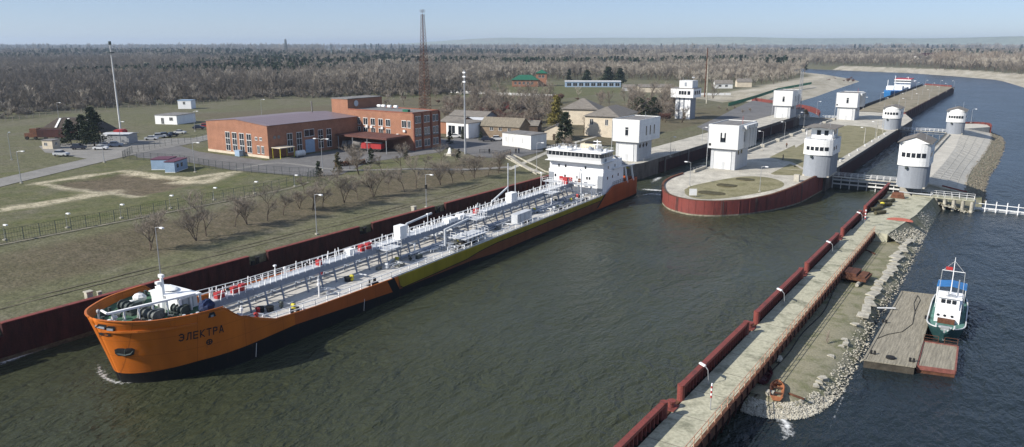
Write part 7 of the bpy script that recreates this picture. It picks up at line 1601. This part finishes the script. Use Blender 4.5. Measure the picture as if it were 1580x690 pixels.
m = M(); m.beam((-1.2, 0, 0), (1.3, .1, .12), .28, .1); o = m.build('gangplank', 'white_dirty'); o.location = at(1367, 476, 1.15); o.rotation_euler = (0, 0, .35); tag(o, 'short white gangplank between the spit and the pontoon', 'gangplank')
t, q = quad_deck('small_barge', 'small timber decked barge with red painted sides and end rails', ((1415, 565), (1474, 573), (1478, 535), (1425, 527)), .85, 1.3, 'timber', 'rust', 'barge')
m = M(); 
for a, b in zip(q, q[1:]+q[:1]): m.beam((*a, .7), (*b, .7), .2, .5)
m.build('fender_beam', MT.setdefault('pale_red', mat('faded_pale_red_paint', (.24, .09, .07), .8, .25, 2)), t)
for i, (u0, u1) in enumerate(((.0, .42), (.6, .98))):
    a = Vector((*q[3], .85)); b = Vector((*q[2], .85)); rail([a.lerp(b, u0), a.lerp(b, u1)], 1.0, 1.4, .04, (1.0, .6, .25)).build('end_rail', 'rust', t)
# the tug: origin at waterline stem, bow towards the camera
d_ = at(1465, 448, 0)-at(1450, 522, 0); ang = math.atan2(-d_.x, d_.y)
t = thing('tug', 'small white tug boat with a green fore deck and blue awning moored beside the pontoon', 'tug boat', at(1455, 526, 0), ang+.0)
t.scale = (1, .95, .88)
LT, BT = 17.5, 2.35
def tb(y, z): u = max(0, min(1, (y+.9*z/1.6+.2)/5.2)); b = BT*(1-(1-u)**2)**.62; return b*(1-.12*max(0, (y-12)/5.5)**2)*(.86+.14*min(1, max(0, z)/1.5))
def tz(y): return 1.55+.9*max(0, (6-y)/7)**2+.15*max(0, (y-12)/6)
m = M(); ys = [-1.15, -.9, -.5, 0, .6, 1.3, 2.2, 3.4, 5, 7, 9, 11, 13, 15, 16.6, 17.5]
for s_ in (1, -1):
    o_ = len(m.v)
    for y in ys:
        for k_ in range(8): f_ = k_/7; z = -.8+f_*(tz(y)+.8); m.v.append((s_*tb(max(y, -.9*z/1.6-.2+.0), z) if y > -.9*z/1.6-.2 else 0, max(y, -.9*max(z, -.5)/1.6-.2), z))
    for i in range(len(ys)-1):
        for k_ in range(7): a = o_+i*8+k_; m.f.append([a, a+8, a+9, a+1] if s_ > 0 else [a+1, a+9, a+8, a]); m.mi.append(0)
e = len(ys)*8; m.f += [[e-8+k_, 2*e-8+k_, 2*e-7+k_, e-7+k_] for k_ in range(7)]; m.mi += [0]*7
MT['tug_grey'] = mat('dark_blue_grey_hull', (.03, .08, .08), .5, .15, 1); MT['teal'] = mat('faded_teal_deck', (.11, .24, .2), .8, .3, 1)
hl = m.build('hull', 'tug_grey', t, smooth=False); sd = hl.modifiers.new('p', 'SOLIDIFY'); sd.thickness = .08
m = M(); n_ = 20
for i in range(n_+1): y = -.7+i*(LT+.6)/n_; b = max(.05, tb(y, 1.3)-.1); m.v += [(-b, y, 1.25), (b, y, 1.25)]
m.f = [[2*i, 2*i+1, 2*i+3, 2*i+2] for i in range(n_)]; m.mi = [0]*n_; m.build('deck', 'teal', t)
m = M()
for s_ in (1, -1):
    for a, b in zip(ys[1:-1], ys[2:]): m.beam((s_*tb(a, tz(a)), a, tz(a)), (s_*tb(b, tz(b)), b, tz(b)), .16, .12)
m.build('rubbing_strake', 'white_dirty', t); M().beam((0, -1.15, 2.3), (0, -.25, .2), .22, .12).build('stem_plate', 'grey_paint', t)
M().prism([(-1.55, 4.9), (1.55, 4.9), (1.65, 12.5), (-1.65, 12.5)], 1.25, 3.1).build('deck_house', 'white', t)
wh = M().prism([(-1.3, 6.0), (1.3, 6.0), (1.35, 9.0), (-1.35, 9.0)], 3.1, 5.0, [(-1.25, 6.15), (1.25, 6.15), (1.25, 8.9), (-1.25, 8.9)]).build('wheelhouse', 'white', t)
for x in (-1.1, -.35, .4): M().box(x*.9, 5.98, 4.1, x*.9+.5, 6.12, 4.7).build('window', 'glass', wh)
M().box(-1.5, 5.8, 5.0, 1.5, 9.2, 5.12).build('roof', 'white', wh)
for x in (-1.1, -.3, .6): M().tube([(x, 4.84, 2.4), (x, 4.92, 2.4)], .2, 10).build('porthole', 'glass', t)
for y in (5, 7, 9, 11): M().box(1.6, y, 2.1, 1.72, y+.9, 2.7).build('window', 'glass', t)
M().box(-1.1, 4.2, 1.3, 1.0, 4.8, 2.0).build('locker', 'rust', t)
m = M(); m.tube([(0, 8.2, 5.1), (0, 8.2, 11.2)], [.08, .04], 6); m.beam((-1.4, 8.2, 8.9), (1.4, 8.2, 8.9), .08); ms = m.build('mast', 'white', t)
for s_ in (-1.4, 1.4): M().tube([(s_, 8.2, 8.9), (s_*1.05, 8.2, 5.3)], .025, 4).build('stay', 'white_dirty', ms)
m = M(); m.tube([(0, 8.2, 10.6), (-1.3, 8.2, 8.9)], .02, 3); m.tube([(0, 8.2, 10.6), (1.3, 8.2, 8.9)], .02, 3); m.build('rigging', 'white_dirty', ms)
m = M(); m.box(-1.0, 8.15, 9.0, -.15, 8.18, 9.55); fl = m.build('flag', 'red', ms)
M().cyl((-.4, 6.5), .28, 5.32, 5.9, 10).build('searchlight', 'white_dirty', t); M().cyl((.9, 6.8), .1, 5.32, 8, 6).build('exhaust_pipe', 'tower_grey', t); M().cbox((.3, 6.6, 5.3), (.8, .4, .35)).build('roof_box', 'tower_grey', t)
m = M(); aw = [(-1.9, 11.6, 5.0), (1.9, 11.6, 5.0), (1.9, 16, 4.8), (-1.9, 16, 4.8), (0, 11.6, 5.35), (0, 16, 5.15)]; m.add([*aw], [(0, 4, 5, 3), (4, 1, 2, 5)]); a_ = m.build('awning', 'blue', t); sd = a_.modifiers.new('p', 'SOLIDIFY'); sd.thickness = .06
for x in (-1.8, 1.8):
    for y in (11.7, 13.8, 15.9): M().tube([(x, y, 1.3), (x, y, 4.9)], .04, 5).build('awning_post', 'white', t)
rail([(1.5, 5, 3.1), (1.62, 12.4, 3.2)], .9, 1.0, .035, (1.0, .5)).build('railing', 'white', t); rail([(-1.5, 5, 3.1), (-1.62, 12.4, 3.2)], .9, 1.0, .035, (1.0, .5)).build('railing', 'white', t)
m = M(); m.cbox((0, 1.6, 1.5), (1.0, .7, .5)); m.tube([(-.8, 1.6, 1.6), (.8, 1.6, 1.6)], .25, 8); m.build('windlass', 'steel', t)
for x, y in ((-1.1, 2.6), (1.1, 2.6), (.4, .3)): M().cyl((x, y), .12, 1.25, 1.75, 8).build('bitts', 'pipe_light', t)
for y in (6.0, 9.5, 13): M().tube([(2.36, y-.1, .7), (2.36, y+.1, .7)], .35, 10).build('tyre_fender', 'black', t)
# the blue and white ship beyond the lock
t = thing('cargo_ship', 'distant blue ship with a white superstructure approaching behind the long pier', 'ship', (-83.5, 640, 0), .02)
m = M(); P0 = [(-6, 12), (-5, 4), (0, -3), (5, 4), (6, 12), (6, 125), (-6, 125)]; P1 = [(-6.4, 11), (-5.6, 3), (0, -5), (5.6, 3), (6.4, 11), (6.4, 125), (-6.4, 125)]; m.prism(P0, -2, 4.0, P1); m.build('hull', 'blue', t); M().prism([(a*.99, b) for a, b in P1[:5]]+[(6.3, 20), (-6.3, 20)], 4.0, 5.2).build('bow_bulwark', 'blue', t)
M().box(-5.6, 14, 4, 5.6, 26, 8.0).build('deck_house', 'white', t); M().box(-6, 70, 4, 6, 120, 8.5).build('superstructure', 'white', t); M().box(-6.2, 68, 8.5, 6.2, 92, 11.2).build('wheelhouse', 'white', t); M().box(-5.2, 30, 4, 5.2, 66, 5.5).build('hatch_covers', 'white_dirty', t)
M().box(-6.3, 67.9, 9.3, 6.3, 68.1, 10.4).build('window_band', 'glass', t); M().box(-6.4, 68, 11.2, 6.4, 92, 11.7).build('roof', 'red', t)
for x, y, h_ in ((0, 16, 8), (-4, 8, 5), (3, 80, 5), (0, 100, 4)): M().tube([(x, y, 4), (x, y, 8+h_)], .25, 6).build('mast', 'white', t)
# ------------------------------------------------------------------ gates and footbridges
def footbridge(label, a, b, z, w=1.6, name='footbridge', beams=2, drop=2.4, mt='grey_paint'):
    a = Vector((*a, z)); b = Vector((*b, z)); t = thing(name, label, 'footbridge', a); r_ = b-a; d = r_.normalized(); nr = Vector((-d.y, d.x, 0)); L = r_.length
    M().beam(Vector((0, 0, 0)), r_, w, .18).build('deck', 'concrete', t)
    for s_ in (-1, 1):
        rail([nr*s_*w/2+Vector((0, 0, .09)), r_+nr*s_*w/2+Vector((0, 0, .09))], 1.1, 1.6, .05).build('railing', 'white', t)
    for k_ in range(beams): M().beam(Vector((0, 0, -.9-k_*1.1))+nr*.5, r_+Vector((0, 0, -.9-k_*1.1))+nr*.5, .5, .35).build('gate_beam', mt, t)
    m = M(); n_ = int(L/2.2)
    for i in range(n_+1): p = r_*(i/n_)+nr*.75; M().tube([p+Vector((0, 0, 0)), p+Vector((0, 0, -drop))], .14, 6).build('strut', mt, t)
    return t
a_ = at(1276, 266, 3.6); b_ = at(1392, 279, 3.6)
footbridge('white railed footbridge over the closed right lock gate', (-41.2, 221), (-23.4, 221), 3.3, 1.6, 'lock_gate', 2, 3.4, 'white_dirty')
m = thing('gate_leaf', 'dark steel gate leaf under the right footbridge', 'lock gate', (-41.2, 222.2, 0)); M().box(0, 0, -3, 17.6, .5, 2.5).build('plate', 'dark_steel', m)
footbridge('white railed footbridge across the upstream head of the left lock', (-91.5, 392), (-72.6, 392), 4.2, 1.8, 'lock_gate', 1, 5, 'white_dirty')
o = M().box(0, 0, -3, 18.8, .5, 4.0).build('gate_leaf', 'white_dirty'); o.location = (-91.4, 393.2, 0); tag(o, 'pale upstream gate leaf closing the left lock', 'lock gate')
footbridge('grey railed footbridge across the distant end of the right lock', (-41.5, 356), (-24, 356), 4.0, 1.5, 'lock_gate', 1, 4, 'tower_grey')
for nm, P_, lb in (('chamber_railing', [(-92.2, 207, 4.85), (-92.2, 232, 4.85)], 'grey railing along the lock edge beside the first tower'), ('chamber_railing', [(-73.6, 197, 4.7), (-72.6, 204, 4.85)], 'grey railing at the tip of the island above the left lock entrance'), ('chamber_railing', [(-92.2, 345, 4.85), (-92.2, 385, 4.85)], 'grey railing along the coping near the far left tower')):
    tag(rail(P_, 1.1, 1.6, .05).build(nm, 'steel'), lb, 'railing')
t = thing('gate_machinery', 'steel gate machinery with a small red roofed hut at the far left lock head', 'machinery', (-93.5, 398, 4.85)); M().cbox((0, 0, 1.4), (4, 5, 2.8)).build('hut', 'tower_grey', t); M().cbox((0, 0, 3.0), (4.4, 5.4, .4)).build('roof', 'red_wall', t); M().tube([(1, 1, 3), (1, 1, 7)], .1, 6).build('pole', 'steel', t)
# small cream hut and fittings on the island
house('small_hut', 'small cream hut with a flat roof beside the right chamber wall', (-50.5, 240, 4.85), 0, 4.6, 5.2, 2.9, .0, 'cream', 'concrete', cat='hut', wins=(('f', 2.9, 1.2, 3.8, 2.3),))
o = M().cbox((0, 0, .9), (1.3, 1.0, 1.8)).build('switch_cabinet', 'concrete'); o.location = ISL(1229, 280); tag(o, 'pale concrete switch box at the island edge near the control tower', 'cabinet')
t = thing('notice_board', 'white square notice board standing on the island lawn edge', 'notice board', ISL(1069, 304), .55); M().box(-.9, -.05, .4, .9, .05, 2.0).build('board', 'frame', t)
for x in (-.7, .7): M().box(x-.05, .05, -.05, x+.05, .12, 1.9).build('leg', 'steel', t)
for i, (x, y) in enumerate(((-43.0, 226), (-43.0, 240), (-43.0, 254), (-43.0, 268), (-43, 282), (-43, 296), (-43, 310), (-43, 324))):
    o = M().cyl((0, 0), .25, 0, .55, 10).cyl((0, 0), .38, .55, .72, 10).build('mooring_bollard', 'white_dirty'); o.location = (x, y, 4.9); tag(o, f'{ORD[i]} white bollard from the near tower along the right chamber wall', 'bollard', 'white bollards along the right chamber wall')
for i, (px_, py_, H_) in enumerate(((1333, 221, 5.5), (1352, 213, 6.5), (1362, 205, 6.0))):
    o = M().tube([(0, 0, 0), (0, 0, H_)], [.13, .09], 6).build('concrete_post', 'stone'); o.location = at(px_, py_, 4.83); tag(o, f'{ORD[i]} bare pale post from the left behind the cream hut', 'post', 'bare posts on the island')
# jetty from the control tower to the river, and the white gauge fence in the water
t = thing('jetty', 'white railed jetty on concrete piles at the foot of the paved bank', 'jetty', (-19.5, 205.6, 0)); M().box(0, 0, 2.75, 13.2, 3.0, 3.0).build('deck', 'concrete_deck', t)
for s_ in (0.1, 2.9): rail([(4 if s_ < 1 else 0, s_, 3.0), (13.1, s_, 3.0)], 1.1, 1.6, .04).build('railing', 'white', t)
for i in range(5):
    for y in (.5, 2.5): M().cyl((5.2+i*1.9, y), .38, -3, 2.75, 10).build('pile', 'stone', t)
M().tube([(-3, .3, 3.35), (4, .3, 3.35), (4.4, .3, 3.7)], .2, 8).build('pipe', 'steel', t)
t = thing('weir_fence', 'row of white posts and rails reaching across the water from the jetty', 'barrier', (-6.2, 209, 0)); m = M(); L = 90
for i in range(42): x = i*2.2; M().tube([(x, -.04*x, -2), (x, -.04*x, 2.7)], .12, 6).build('post', 'white', t)
for z in (.9, 1.9): M().tube([(0, 0, z), (L, -.04*L, z)], .09, 5).build('rail', 'white', t)
M().box(0, 0, .2, 1, .1, .3); M().tube([(0, .9, .35), (L, .9-.04*L, .35)], .28, 6).build('boom', 'white_dirty', t)
# ------------------------------------------------------------------ the air: far things fade to blue
hb = M().box(-11800, -230, -4, 9500, 12950, 130)
hm = bpy.data.materials.new('air'); hm.use_nodes = True; n = hm.node_tree; n.nodes.clear()
o_ = n.nodes.new('ShaderNodeOutputMaterial'); pv = n.nodes.new('ShaderNodeVolumePrincipled')
pv.inputs['Color'].default_value = (.66, .8, .97, 1); pv.inputs['Density'].default_value = HAZE; pv.inputs['Anisotropy'].default_value = .2
n.links.new(pv.outputs[0], o_.inputs['Volume'])
ho = hb.build('haze', hm); tag(ho, kind='stuff')
